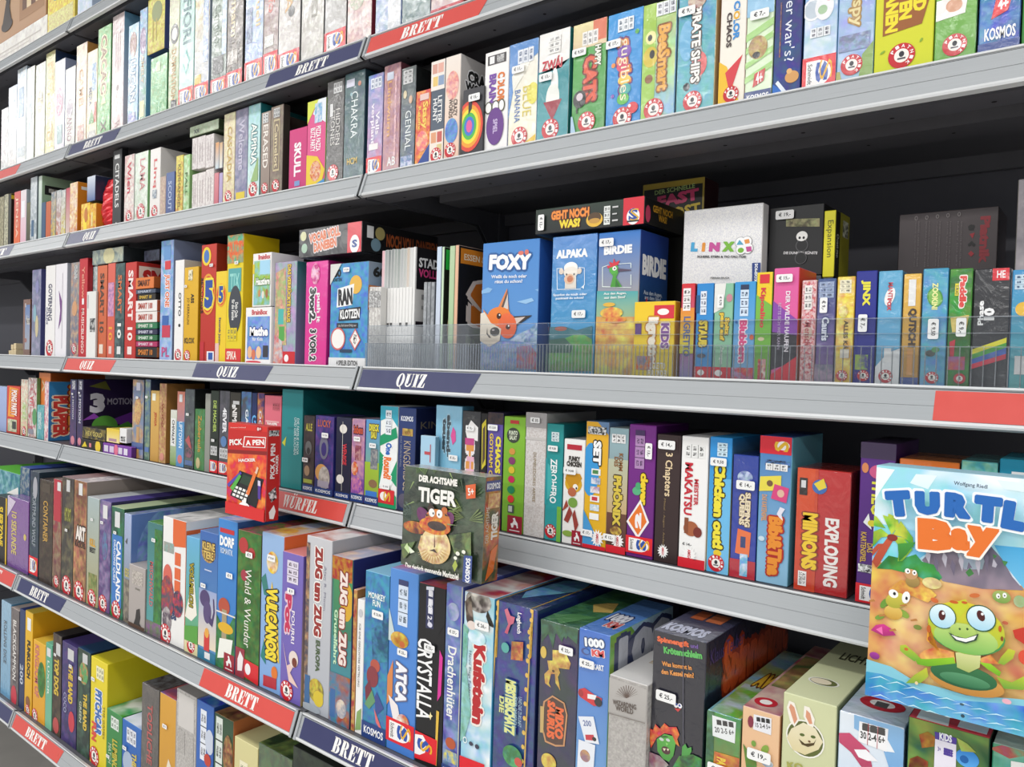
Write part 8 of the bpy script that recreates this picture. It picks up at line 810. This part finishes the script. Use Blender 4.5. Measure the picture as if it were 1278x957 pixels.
GB('game_box','board game box',None,'large square cover with a grinning cartoon turtle on a beach, propped on lower boxes',(0.9059,-0.128,-0.3085),0.1795,0.05,0.223,'888','68b0c8','a8d8e8',[('R',0,0,1,1,'a0dcf2>d4f2fa:f8fcfc:14'),('R',0,0,1,.58,'d89850>e0a868:ecc48c:22'),('P',[(-.018,.991),(.092,.987),(.029,.896),(-.002,.841)],'f2fafc'),('P',[(.195,.977),(.294,.979),(.255,.918),(.168,.936)],'eaf8fc'),('P',[(.561,.985),(.672,.983),(.674,.947),(.595,.951)],'e8f8fc'),('P',[(.003,.749),(.208,.735),(.269,.654),(.214,.61),(.005,.58)],'38a8dc>58bce8:90d8f0:20'),('P',[(.561,.724),(.82,.735),(.828,.568),(.692,.57),(.61,.652)],'48a8dc>70c0e8'),('P',[(.242,.618),(.269,.647),(.31,.678),(.376,.724),(.483,.726),(.549,.716),(.596,.674),(.643,.609),(.693,.564),(.519,.542),(.344,.545)],'8c8494>9a8a98:6c6478:26'),('P',[(.398,.702),(.463,.729),(.531,.683),(.515,.62),(.436,.608),(.406,.66)],'b8c8d4:98a8bc:40'),('P',[(.047,.577),(.082,.615),(.149,.611),(.213,.639),(.243,.612),(.299,.607),(.34,.56),(.31,.527),(.217,.55),(.1,.558),(.026,.551)],'389850>48a858:287840:40'),('P',[(.443,.597),(.462,.618),(.48,.597),(.458,.581)],'488848'),('P',[(.557,.687),(.576,.683),(.564,.67)],'488848'),('P',[(.596,.668),(.622,.666),(.61,.646)],'488848'),('P',[(.108,.696),(.078,.699),(.022,.62),(.001,.579),(.025,.554),(.046,.586)],'c8583c>a84830'),('P',[(-.004,.596),(.057,.663),(.027,.659),(-.007,.622)],'b85038'),('P',[(.092,.701),(.013,.776),(-.006,.781),(0,.735),(.061,.73)],'98c838>50a030:c8d848:60'),('P',[(.092,.707),(.043,.786),(.118,.775),(.127,.751)],'98c838>50a030:c8d848:60'),('P',[(.1,.708),(.133,.771),(.195,.708),(.201,.663),(.151,.702)],'98c838>50a030:c8d848:60'),('P',[(.092,.701),(.151,.702),(.197,.657),(.15,.601),(.128,.597),(.132,.661)],'98c838>50a030:c8d848:60'),('P',[(.085,.7),(.039,.727),(.002,.709),(.002,.643),(.041,.688)],'98c838>50a030:c8d848:60'),('P',[(.072,.796),(.103,.787),(.106,.722),(.067,.756)],'98c838>50a030:c8d848:60'),('P',[(.124,.672),(.21,.69),(.17,.633),(.135,.599)],'48a040>307828'),('E',.097,.695,.026,.018,'8c3028'),('P',[(.09,.472),(.147,.52),(.247,.529),(.32,.484),(.28,.446),(.193,.464),(.106,.449)],'e8b058:d08840:60'),('E',.073,.408,.015,.032,'6a9838',-30),('E',.17,.38,.029,.017,'88a840',-30),('E',.054,.346,.026,.012,'78a040',30),('E',.119,.377,.045,.038,'e8c868>c89838'),('E',.131,.431,.054,.04,'d8c850>a8a838',25),('E',.116,.457,.024,.022,'f8f8f4',-20),('E',.177,.451,.019,.033,'f8f8f4',-10),('E',.121,.458,.007,.009,'222'),('E',.18,.448,.006,.009,'222'),('E',.205,.523,.034,.03,'b89858>907840'),('E',.196,.553,.032,.027,'c89868'),('E',.179,.564,.013,.014,'f8f8f4'),('E',.212,.562,.011,.014,'f8f8f4'),('E',.181,.563,.004,.005,'222'),('E',.212,.561,.004,.005,'222'),('E',.296,.531,.045,.029,'e8d898:c0b060:60'),('E',.603,.525,.039,.031,'a8b868>78a048'),('E',.589,.526,.009,.013,'f8f8f4'),('E',.616,.533,.009,.013,'f8f8f4'),('E',.591,.524,.003,.004,'222'),('E',.616,.532,.003,.004,'222'),('E',.679,.52,.025,.029,'b8d0a8:88a868:60'),('P',[(.014,.283),(.039,.31),(.076,.321),(.114,.308),(.139,.284),(.079,.269)],'d83890>a82870'),('P',[(.04,.291),(.069,.309),(.075,.275)],'f070b0'),('E',.039,.177,.025,.019,'a838a0>782878'),('E',.24,.337,.02,.013,'788838'),('E',.489,.512,.023,.011,'d07038',15),('E',.312,.463,.019,.012,'d87038',-15),('E',.624,.426,.013,.009,'c86848'),('P',[(.656,.403),(.7,.423),(.734,.394),(.736,.359),(.703,.359),(.667,.375)],'c83828'),('E',.714,.308,.03,.036,'e05038'),('P',[(-.009,.156),(.048,.152),(.123,.148),(.241,.11),(.339,.112),(.475,.106),(.666,.138),(.904,.17),(.916,-.083),(-.001,-.338)],'88ccdc>3898c8'),('P',[(-.006,.101),(.081,.107),(.184,.097),(.243,.078),(.41,.072),(.605,.106),(.906,.142),(.916,-.083),(-.001,-.338)],'3090c8>1c68ac:68b4dc:30'),('P',[(.014,.073),(.073,.097),(.126,.084),(.074,.092)],'c8ecf4'),('P',[(.017,.034),(.076,.059),(.128,.046),(.076,.054)],'c8ecf4'),('P',[(.019,-.005),(.078,.02),(.131,.008),(.078,.015)],'c8ecf4'),('P',[(.098,.069),(.155,.092),(.207,.081),(.156,.087)],'c8ecf4'),('P',[(.1,.031),(.157,.054),(.209,.043),(.158,.049)],'c8ecf4'),('P',[(.102,-.007),(.16,.016),(.211,.005),(.16,.011)],'c8ecf4'),('P',[(.179,.066),(.235,.088),(.285,.078),(.235,.083)],'c8ecf4'),('P',[(.181,.028),(.237,.05),(.287,.04),(.237,.045)],'c8ecf4'),('P',[(.183,-.01),(.239,.013),(.289,.003),(.239,.008)],'c8ecf4'),('P',[(.258,.063),(.313,.083),(.362,.074),(.313,.078)],'c8ecf4'),('P',[(.26,.026),(.315,.046),(.364,.038),(.315,.041)],'c8ecf4'),('P',[(.262,-.012),(.317,.009),(.366,.001),(.317,.004)],'c8ecf4'),('P',[(.335,.06),(.389,.079),(.437,.071),(.389,.074)],'c8ecf4'),('P',[(.337,.023),(.391,.042),(.439,.035),(.391,.037)],'c8ecf4'),('P',[(.339,-.014),(.393,.005),(.441,-.002),(.393,.001)],'c8ecf4'),('P',[(.411,.057),(.464,.074),(.51,.068),(.464,.07)],'c8ecf4'),('P',[(.413,.021),(.465,.038),(.512,.032),(.466,.033)],'c8ecf4'),('P',[(.414,-.016),(.467,.002),(.514,-.004),(.467,-.003)],'c8ecf4'),('P',[(.484,.054),(.536,.07),(.582,.065),(.536,.066)],'c8ecf4'),('P',[(.486,.018),(.538,.034),(.583,.03),(.538,.03)],'c8ecf4'),('P',[(.488,-.018),(.54,-.002),(.585,-.006),(.54,-.006)],'c8ecf4'),('P',[(.556,.051),(.607,.066),(.651,.062),(.607,.061)],'c8ecf4'),('P',[(.558,.016),(.609,.031),(.653,.027),(.609,.026)],'c8ecf4'),('P',[(.56,-.02),(.611,-.005),(.655,-.008),(.611,-.01)],'c8ecf4'),('P',[(.627,.049),(.676,.062),(.72,.06),(.677,.057)],'c8ecf4'),('P',[(.629,.013),(.678,.027),(.721,.025),(.678,.022)],'c8ecf4'),('P',[(.63,-.022),(.68,-.008),(.723,-.01),(.68,-.013)],'c8ecf4'),('P',[(-.005,.411),(.025,.421),(.033,.413),(-.001,.405)],'b87c40'),('P',[(.052,.357),(.081,.367),(.089,.36),(.056,.351)],'b87c40'),('P',[(.107,.304),(.136,.315),(.144,.307),(.111,.298)],'b87c40'),('P',[(.152,.417),(.181,.427),(.189,.42),(.156,.412)],'b87c40'),('P',[(.206,.365),(.234,.375),(.241,.367),(.21,.359)],'b87c40'),('P',[(.268,.672),(.287,.649),(.282,.611),(.263,.64)],'b4b0bc'),('P',[(.308,.644),(.326,.622),(.322,.583),(.303,.612)],'6c6478'),('P',[(.344,.672),(.363,.65),(.358,.606),(.339,.64)],'b4b0bc'),('P',[(.384,.645),(.402,.623),(.397,.578),(.378,.613)],'6c6478'),('P',[(.419,.673),(.437,.65),(.433,.601),(.414,.641)],'b4b0bc'),('P',[(.458,.645),(.475,.623),(.469,.623),(.452,.614)],'6c6478'),('P',[(.492,.673),(.51,.651),(.506,.596),(.487,.642)],'b4b0bc'),('P',[(.527,.7),(.544,.678),(.541,.617),(.522,.669)],'6c6478'),('P',[(.564,.673),(.581,.652),(.575,.639),(.559,.642)],'b4b0bc'),('P',[(.199,.097),(.239,.141),(.294,.184),(.303,.148),(.269,.113)],'c8c838>78a838'),('P',[(.6,.212),(.663,.203),(.709,.236),(.742,.232),(.711,.184),(.633,.172)],'b8c838>68a038'),('E',.472,.16,.164,.06,'d8a050>b88038'),('E',.458,.182,.147,.059,'387848>1c5838'),('E',.465,.168,.111,.03,'58986c>2c7048'),('P',[(.236,.207),(.276,.25),(.331,.276),(.413,.271),(.422,.23),(.265,.203)],'d88840>b86028:e8a860:60'),('P',[(.236,.21),(.292,.218),(.414,.25),(.422,.227),(.3,.189),(.251,.188)],'98d028>68a820'),('P',[(.526,.269),(.57,.293),(.61,.263),(.533,.253)],'d07838:e8a060:60'),('P',[(.523,.254),(.572,.258),(.618,.234),(.612,.215),(.56,.234)],'98d028>68a820'),('P',[(.165,.25),(.19,.258),(.234,.235),(.264,.216),(.236,.197),(.192,.214),(.166,.228)],'b8c838>68a838'),('E',.195,.24,.01,.008,'c86828'),('P',[(.615,.293),(.644,.332),(.673,.329),(.665,.298),(.629,.264),(.603,.267)],'c8cc38>80a838'),('P',[(.42,.272),(.531,.295),(.528,.233),(.483,.203),(.43,.213)],'e0e0a0>a8b868'),('E',.459,.36,.171,.107,'58a040>3c8850'),('E',.458,.378,.169,.129,'e0d030>98c038'),('E',.46,.336,.141,.074,'c8e080>78b858'),('P',[(.291,.372),(.302,.286),(.345,.264),(.288,.296)],'e8a030'),('P',[(.376,.463),(.455,.494),(.47,.466),(.432,.417)],'c8d030'),('E',.403,.474,.02,.008,'c86020'),('E',.449,.48,.013,.007,'c86020'),('E',.296,.345,.01,.02,'c06020'),('E',.301,.305,.008,.011,'a85020'),('E',.606,.403,.007,.016,'c06020'),('E',.616,.366,.006,.012,'8a4820'),('E',.355,.408,.062,.063,'2c5838',5),('E',.355,.408,.058,.059,'e8f8fc>a8d8ec',5),('E',.524,.43,.064,.066,'2c5838',25),('E',.524,.43,.06,.06,'e8f8fc>a8d8ec',25),('E',.353,.412,.016,.026,'501c1c'),('E',.523,.44,.017,.027,'501c1c',20),('E',.358,.421,.006,.008,'fff'),('E',.529,.448,.006,.007,'fff'),('E',.45,.364,.059,.039,'c0d878>98c058'),('E',.435,.371,.005,.006,'3c5828'),('E',.468,.377,.005,.006,'3c5828'),('P',[(.385,.349),(.416,.34),(.463,.339),(.518,.368),(.509,.339),(.464,.318),(.417,.321)],'2c4838'),('P',[(.399,.341),(.43,.336),(.463,.338),(.51,.36),(.499,.34),(.464,.324),(.424,.326)],'f8f8f4'),('E',.252,.112,.008,.009,'e8d0a0'),('E',.46,.072,.01,.006,'3c5868'),('E',.466,.027,.009,.009,'2c4858'),('E',.648,.128,.02,.013,'e8b0c0'),('T','T',.053,.781,.201,.913,'f8fcff',9.9,.14),('T','U',.192,.803,.334,.923,'f8fcff',3.7,.14),('T','R',.329,.806,.472,.93,'f8fcff',.6,.14),('T','T',.461,.803,.605,.931,'f8fcff',-1.3,.14),('T','L',.582,.787,.702,.921,'f8fcff',-5.2,.14),('T','E',.698,.777,.805,.909,'f8fcff',-8.1,.14),('T','T',.065,.792,.189,.903,'2468b8',9.8,.12),('T','U',.204,.814,.322,.913,'2468b8',3.7,.12),('T','R',.341,.817,.461,.92,'2468b8',.6,.12),('T','T',.472,.814,.594,.921,'2468b8',-1.3,.12),('T','L',.593,.797,.692,.911,'2468b8',-5.2,.12),('T','E',.708,.787,.795,.899,'2468b8',-8.1,.12),('T','B',.214,.662,.407,.811,'fdf6ee',3.1,.14),('T','a',.367,.677,.474,.787,'fdf6ee',3.2,.14),('T','y',.435,.66,.597,.804,'fdf6ee',-1,.14),('T','B',.223,.672,.396,.804,'e8762c',3.1,.09),('T','a',.376,.687,.463,.779,'e8762c',3.2,.09),('T','y',.444,.67,.587,.797,'e8762c',-1,.09),('T','Wolfgang Riedl',.38,.946,.527,.966,'445868',-1.2)],back=2.1)
GB('game_box','board game box',None,'jungle cover box with a meditating tiger, propped on the deep row',(0.2497,-0.125,-0.3009),0.1589,0.035,0.148,'888','4a5438:c87838:35','c8ccc8',[('R',0,0,1,1,'2c3830>28301f:50604a:30'),('P',[(.142,.525),(.051,.632),(.023,.643),(.03,.619)],'4c6054'),('P',[(.142,.525),(.016,.608),(-.016,.613),(-.001,.592)],'4c6054'),('P',[(.142,.525),(-.012,.578),(-.046,.577),(-.024,.56)],'4c6054'),('P',[(.142,.525),(-.031,.546),(-.064,.538),(-.036,.526)],'4c6054'),('P',[(.142,.525),(-.039,.512),(-.07,.498),(-.038,.492)],'4c6054'),('P',[(.106,.458),(.104,.595),(.089,.615),(.079,.59)],'3c5048'),('P',[(.106,.458),(.061,.586),(.039,.602),(.037,.577)],'3c5048'),('P',[(.106,.458),(.02,.569),(-.008,.58),(-.002,.556)],'3c5048'),('P',[(.106,.458),(-.017,.545),(-.048,.55),(-.034,.529)],'3c5048'),('P',[(.106,.458),(-.046,.516),(-.079,.515),(-.059,.498)],'3c5048'),('P',[(.158,.935),(.309,1.016),(.327,1.038),(.295,1.03)],'5c7848'),('P',[(.158,.935),(.283,1.04),(.294,1.064),(.265,1.051)],'5c7848'),('P',[(.158,.935),(.25,1.058),(.253,1.082),(.228,1.065)],'5c7848'),('P',[(.158,.935),(.211,1.068),(.206,1.093),(.187,1.071)],'5c7848'),('P',[(.158,.935),(.169,1.071),(.156,1.093),(.144,1.069)],'5c7848'),('P',[(.276,.934),(.334,1.065),(.33,1.089),(.311,1.068)],'6c8850'),('P',[(.276,.934),(.293,1.069),(.281,1.091),(.268,1.068)],'6c8850'),('P',[(.276,.934),(.25,1.065),(.232,1.084),(.226,1.059)],'6c8850'),('P',[(.276,.934),(.209,1.053),(.184,1.068),(.187,1.043)],'6c8850'),('P',[(.276,.934),(.171,1.034),(.142,1.043),(.152,1.02)],'6c8850'),('P',[(.39,.962),(.498,1.073),(.505,1.097),(.479,1.082)],'587040'),('P',[(.39,.962),(.464,1.087),(.463,1.112),(.441,1.093)],'587040'),('P',[(.39,.962),(.424,1.095),(.416,1.118),(.401,1.096)],'587040'),('P',[(.39,.962),(.383,1.095),(.368,1.115),(.359,1.091)],'587040'),('P',[(.39,.962),(.342,1.086),(.32,1.103),(.319,1.078)],'587040'),('P',[(.836,.573),(.989,.57),(1.016,.58),(.991,.588)],'708050'),('P',[(.836,.573),(.991,.601),(1.015,.616),(.988,.618)],'708050'),('P',[(.836,.573),(.983,.63),(1.003,.649),(.975,.646)],'708050'),('P',[(.836,.573),(.967,.656),(.982,.678),(.954,.669)],'708050'),('P',[(.836,.573),(.943,.677),(.951,.701),(.926,.687)],'708050'),('P',[(.76,.647),(.678,.749),(.653,.76),(.659,.737)],'7c8c48'),('P',[(.76,.647),(.647,.727),(.618,.732),(.631,.711)],'7c8c48'),('P',[(.76,.647),(.622,.699),(.592,.698),(.611,.682)],'7c8c48'),('P',[(.76,.647),(.605,.668),(.575,.661),(.6,.65)],'7c8c48'),('P',[(.76,.647),(.598,.636),(.57,.624),(.598,.618)],'7c8c48'),('P',[(.781,.593),(.656,.66),(.627,.663),(.643,.644)],'68783c'),('P',[(.781,.593),(.635,.631),(.605,.627),(.627,.613)],'68783c'),('P',[(.781,.593),(.622,.6),(.593,.59),(.619,.581)],'68783c'),('P',[(.781,.593),(.619,.568),(.593,.553),(.622,.55)],'68783c'),('P',[(.781,.593),(.626,.537),(.604,.518),(.634,.521)],'68783c'),('P',[(.842,.773),(.976,.851),(.992,.871),(.964,.864)],'48603c'),('P',[(.842,.773),(.953,.873),(.963,.896),(.937,.883)],'48603c'),('P',[(.842,.773),(.924,.889),(.926,.913),(.904,.896)],'48603c'),('P',[(.842,.773),(.889,.899),(.885,.922),(.868,.901)],'48603c'),('P',[(.842,.773),(.852,.901),(.84,.922),(.829,.899)],'48603c'),('P',[(.768,.82),(.739,.944),(.721,.961),(.717,.937)],'3c5038'),('P',[(.768,.82),(.702,.931),(.678,.944),(.681,.921)],'3c5038'),('P',[(.768,.82),(.668,.912),(.641,.919),(.651,.898)],'3c5038'),('P',[(.768,.82),(.64,.886),(.61,.888),(.627,.87)],'3c5038'),('P',[(.768,.82),(.62,.857),(.59,.853),(.612,.839)],'3c5038'),('P',[(.01,.203),(.197,.266),(.126,.132),(.049,.057)],'485c38:68803c:60'),('P',[(.611,.396),(.876,.47),(.891,.217),(.693,.237)],'304028:788c50:60'),('E',.3,.519,.115,.069,'6c2860',-40),('E',.584,.533,.1,.067,'6c2860',40),('E',.189,.404,.157,.056,'d87830>a84c20:5a2c18:70'),('E',.473,.516,.158,.102,'e08838>c86020'),('E',.382,.62,.042,.034,'3c2418'),('E',.551,.623,.037,.035,'c86828'),('E',.459,.268,.187,.163,'f0d8a0>e0b878'),('P',[(.272,.339),(.24,.214),(.305,.106),(.441,.087),(.552,.123),(.617,.281),(.592,.393)],'f4e4b8>e8c890:c8a068:60'),('E',.439,.456,.197,.075,'e08030:c86820:60'),('P',[(.442,.397),(.458,.253),(.443,.25)],'5a3a28'),('E',.397,.582,.038,.038,'f8f8f4'),('E',.494,.585,.037,.038,'f8f8f4'),('E',.416,.578,.009,.011,'222'),('E',.488,.577,.009,.011,'222'),('E',.467,.463,.116,.041,'4c3430>2c2020'),('P',[(.386,.21),(.451,.237),(.491,.2),(.434,.211)],'3c2820'),('P',[(.099,.234),(.144,.166),(.126,.132),(.062,.182)],'c8e0a0'),('P',[(.121,.207),(.204,.162),(.145,.136)],'e8f0d8'),('E',.738,.245,.025,.018,'f0f0e0'),('E',.713,.198,.021,.016,'f0f0e0'),('E',.808,.273,.023,.017,'f0f0e0'),('P',[(.681,.119),(.714,.183),(.744,.132),(.712,.068)],'a8b848'),('P',[(.342,.217),(.241,.159),(.348,.206)],'d8b070'),('P',[(.347,.207),(.253,.144),(.354,.197)],'f4e2b0'),('P',[(.354,.198),(.266,.13),(.362,.189)],'d8b070'),('P',[(.361,.189),(.282,.118),(.37,.181)],'f4e2b0'),('P',[(.37,.182),(.3,.108),(.38,.175)],'d8b070'),('P',[(.379,.175),(.32,.099),(.39,.17)],'f4e2b0'),('P',[(.39,.17),(.341,.093),(.402,.166)],'d8b070'),('P',[(.401,.166),(.364,.088),(.413,.163)],'f4e2b0'),('P',[(.412,.164),(.388,.086),(.425,.162)],'d8b070'),('P',[(.425,.162),(.412,.086),(.438,.162)],'f4e2b0'),('P',[(.437,.162),(.437,.087),(.451,.163)],'d8b070'),('P',[(.45,.163),(.461,.091),(.463,.166)],'f4e2b0'),('P',[(.462,.165),(.486,.097),(.475,.169)],'d8b070'),('P',[(.475,.169),(.51,.105),(.488,.174)],'f4e2b0'),('P',[(.487,.174),(.533,.115),(.499,.18)],'d8b070'),('P',[(.498,.18),(.555,.126),(.51,.187)],'f4e2b0'),('P',[(.509,.187),(.576,.139),(.52,.195)],'d8b070'),('P',[(.519,.195),(.595,.153),(.529,.204)],'f4e2b0'),('P',[(.529,.204),(.612,.169),(.538,.214)],'d8b070'),('P',[(.537,.213),(.627,.185),(.545,.224)],'f4e2b0'),('P',[(.544,.223),(.64,.202),(.551,.235)],'d8b070'),('P',[(.55,.234),(.651,.22),(.555,.246)],'f4e2b0'),('P',[(.359,.683),(.407,.668),(.374,.649)],'3c2418'),('P',[(.519,.702),(.554,.674),(.511,.671)],'3c2418'),('P',[(.434,.709),(.464,.676),(.446,.666)],'5a3018'),('P',[(.571,.604),(.619,.582),(.574,.578)],'3c2418'),('P',[(.333,.568),(.379,.557),(.342,.537)],'3c2418'),('P',[(.108,.762),(.172,.862),(.15,.858)],'88a060'),('P',[(.663,.921),(.615,1.011),(.604,.996)],'88a060'),('P',[(.775,.706),(.659,.655),(.676,.648)],'88a060'),('P',[(.057,.603),(.186,.658),(.167,.664)],'88a060'),('P',[(.732,.513),(.606,.511),(.616,.498)],'88a060'),('T','DER ACHTSAME',.23,.873,.709,.942,'f4f2ea',.9,.06),('T','TIGER',.231,.675,.707,.826,'f6f4ee',.9,.05),('P',[(.808,.903),(.924,.932),(.928,.799),(.824,.777)],'e06028'),('T','5+',.838,.816,.908,.887,'f4f0e8',9.2,.03),('T','Das tierisch spannende Merkspiel',.106,-.027,.775,.054,'f4f2ea',1.5,.03),('P',[(.827,.248),(.923,.258),(.925,-.019),(.819,-.022)],'2c4890'),('T','KOSMOS',.768,.083,.99,.142,'f4f6fa',90,.05)],sops=[('R',.05,.86,.95,.96,'2c4890'),('T','KOSMOS',.1,.88,.9,.94,'f4f6fa','h',.04),('R',.2,.7,.9,.84,'c89868:e0b888:120'),('T','TIGER',.45,.4,.85,.66,'f0ece0','u',.06),('T','DER ACHTSAME',.1,.38,.3,.72,'d8d4c4','u',0),('P',[(.2,.02),(.7,.1),(.9,.35),(.5,.3)],'e07028')],wrap=1,back=1.5)
GB('game_box','board game box',None,'red box with a calculator and coloured pens, propped before the dice games row',(-0.2457,-0.112,-0.2945),0.127,0.028,0.173,'888','c8201e>b81c1a','d84840',[('R',0,0,1,1,'d83028>c82820'),('R',0,0,.25,.7,'e04028'),('P',[(-.007,.925),(.988,.946),(.983,.741),(-.012,.699)],'c42420'),('P',[(.008,.701),(1.009,.742),(1.011,.703),(-.009,.654)],'8c1c18'),('P',[(.003,.659),(1.011,.703),(1.006,.099),(-.005,.04)],'e05030>d03828:e86838:25'),('T','Puristischer Würfelspaß',.059,.946,.462,.961,'f0c8c0',4.2),('E',.795,.967,.074,.043,'b01c20'),('T','8+',.746,.95,.847,.985,'f4e8e4',7.1,.03),('P',[(.427,.87),(.974,.89),(.963,.776),(.396,.75)],'f4ece8'),('P',[(.451,.863),(.956,.881),(.944,.782),(.423,.76)],'cc2824'),('T','PICK',.045,.76,.386,.827,'f8f4f0',6.4,.04),('T','A PEN',.473,.79,.932,.848,'f8f4f0',6.2,.04),('T','HACKER',.298,.6,.733,.636,'f4ece8',6.7,.05),('P',[(.334,.493),(.947,.445),(.782,.127),(.106,.201)],'1c1c20'),('P',[(.435,.46),(.762,.43),(.674,.334),(.343,.362)],'284030'),('P',[(.247,.321),(.318,.316),(.3,.288),(.229,.293)],'f4f4f0'),('P',[(.214,.279),(.286,.274),(.268,.245),(.195,.251)],'f4f4f0'),('P',[(.18,.236),(.253,.231),(.235,.203),(.162,.208)],'f4f4f0'),('P',[(.346,.313),(.417,.308),(.4,.28),(.328,.285)],'f4f4f0'),('P',[(.314,.271),(.385,.266),(.367,.238),(.295,.243)],'f4f4f0'),('P',[(.281,.229),(.352,.224),(.334,.196),(.263,.201)],'f4f4f0'),('P',[(.445,.306),(.515,.3),(.497,.273),(.427,.278)],'f4f4f0'),('P',[(.412,.264),(.483,.259),(.465,.231),(.395,.236)],'f4f4f0'),('P',[(.38,.221),(.451,.216),(.433,.189),(.362,.194)],'f4f4f0'),('P',[(.542,.298),(.612,.293),(.594,.266),(.525,.271)],'f4f4f0'),('P',[(.51,.256),(.58,.251),(.562,.224),(.492,.229)],'f4f4f0'),('P',[(.478,.214),(.548,.209),(.53,.182),(.46,.186)],'f4f4f0'),('P',[(.025,.319),(.374,.487),(.407,.466),(.068,.289)],'5848a8'),('P',[(.109,.284),(.337,.452),(.397,.437),(.191,.258)],'58b048'),('P',[(.526,.256),(.719,.514),(.795,.504),(.603,.247)],'e87838'),('P',[(.739,.5),(.791,.568),(.829,.558),(.788,.488)],'e8c8b0'),('P',[(.831,.236),(.821,.395),(.895,.393),(.895,.226)],'583898'),('P',[(.819,.426),(.886,.424),(.889,.369),(.822,.371)],'d8d0e8'),('E',.496,.115,.138,.066,'f8f6f4'),('P',[(.341,.1),(.649,.13),(.499,.075)],'f8f6f4'),('P',[(.433,.182),(.501,.042),(.549,.193)],'f8f6f4'),('T','AMIGO',.4,.111,.592,.124,'c82028',10.3,.04),('R',0,0,1,.13,'d82828')],sops=[('R',.1,.9,.85,.96,'1c1c1c:f4f4f4:300'),('T','PICK A PEN',.25,.45,.6,.82,'f4ecea','u',.04),('T','HACKER',.65,.5,.85,.7,'f4ecea','u',.04),('P',[(.15,.3),(.7,.36),(.8,.24),(.4,.2)],'1c1c20:f4f0f0:160'),('P',[(.25,.1),(.6,.17),(.75,.1),(.6,.02),(.3,.03)],'f8f4f2')],back=0.4)
GB('game_box','board game box',G[3],'low carton under the speckled white box on the quiz row',(0.5991,0.07,-0.0121),0.1113,0.02,0.1315,'55565c','48494e','5c5d62',[])
GB('game_box','board game box',G[3],'low carton under the black tin on the quiz row beside the light blue card box',(0.7138,0.09,-0.0121),0.0684,0.05,0.1404,'55565c','48494e','5c5d62',[])
GB('game_box','board game box',G[3],'low carton under the bright yellow box on the quiz row beside the pink purple',(0.7845,0.09,-0.0121),0.0127,0.06,0.137,'55565c','48494e','5c5d62',[])
GB('game_box','board game box',G[3],'low carton under the large grey box on the quiz row',(0.8488,0.2,-0.0121),0.1117,0.08,0.1457,'55565c','48494e','5c5d62',[])
tray(0.0071,0.411,.078,0.0055,.0035,'long clear tray with fine ridges before the game pads')
tray(0.4125,0.4986,.078,0.0055,.0035,'clear tray with fine ridges before the woolly head box')
tray(0.5,0.6308,.078,0.006,.0035,'clear tray before the crested bird box')
tray(0.6319,0.8499,.078,0.0085,.0035,'clear tray with wider ridges before the pink card box')
tray(0.8508,1.0474,.078,0.0105,.0035,'clear tray with wide ridges before the black striped card box')

# ------------------------------------------------------------------ shop lighting: ceiling panel rows along the aisle and an added far fill row
def panel(x, y, z, sx, sy, e, col=(1, .985, .96)):
    l = bpy.data.lights.new('ceiling_or_fill_light', 'AREA'); l.shape = 'RECTANGLE'; l.size = sx; l.size_y = sy; l.energy = e; l.color = col
    o = bpy.data.objects.new('ceiling_or_fill_light', l); C.objects.link(o); o.location = (x, y, z+FZ)
for i in range(7):
    panel(-6.6+i*1.9, -1.32, 1.75, 1.8, .3, 16)
    panel(-6.6+i*1.9, -3.6, 1.75, 1.3, .3, 26)
    panel(-7.5+i*2.2, -6.8, 1.75, 1.4, .5, 70)  # far row added as fill to carry light deep into the shelves
wd = bpy.data.worlds.new('shop_ambience'); bpy.context.scene.world = wd; wd.use_nodes = True
bg = wd.node_tree.nodes['Background']; bg.inputs['Color'].default_value = (.93, .96, 1, 1); bg.inputs['Strength'].default_value = .43

# ------------------------------------------------------------------ camera
cd = bpy.data.cameras.new('camera'); cam = bpy.data.objects.new('camera', cd); C.objects.link(cam)
fw = Vector((-math.sin(YAW)*math.cos(PITCH), math.cos(YAW)*math.cos(PITCH), math.sin(PITCH))); rt = Vector((math.cos(YAW), math.sin(YAW), 0)); up = rt.cross(fw)
r2 = rt*math.cos(ROLL)+up*math.sin(ROLL); u2 = up*math.cos(ROLL)-rt*math.sin(ROLL)
Mx = Matrix((r2, u2, -fw)).transposed().to_4x4(); Mx.translation = Vector((CAMC[0], CAMC[1], CAMC[2]+FZ)); cam.matrix_world = Mx
cd.sensor_fit = 'HORIZONTAL'; cd.sensor_width = 36; cd.lens = FPX*36/1278; cd.clip_start = .01; cd.clip_end = 50
sc = bpy.context.scene; sc.camera = cam
sc.view_settings.view_transform = 'Standard'; sc.view_settings.look = 'None'; sc.view_settings.gamma = 1; sc.view_settings.use_curve_mapping = False
sc.view_settings.exposure = -0.06
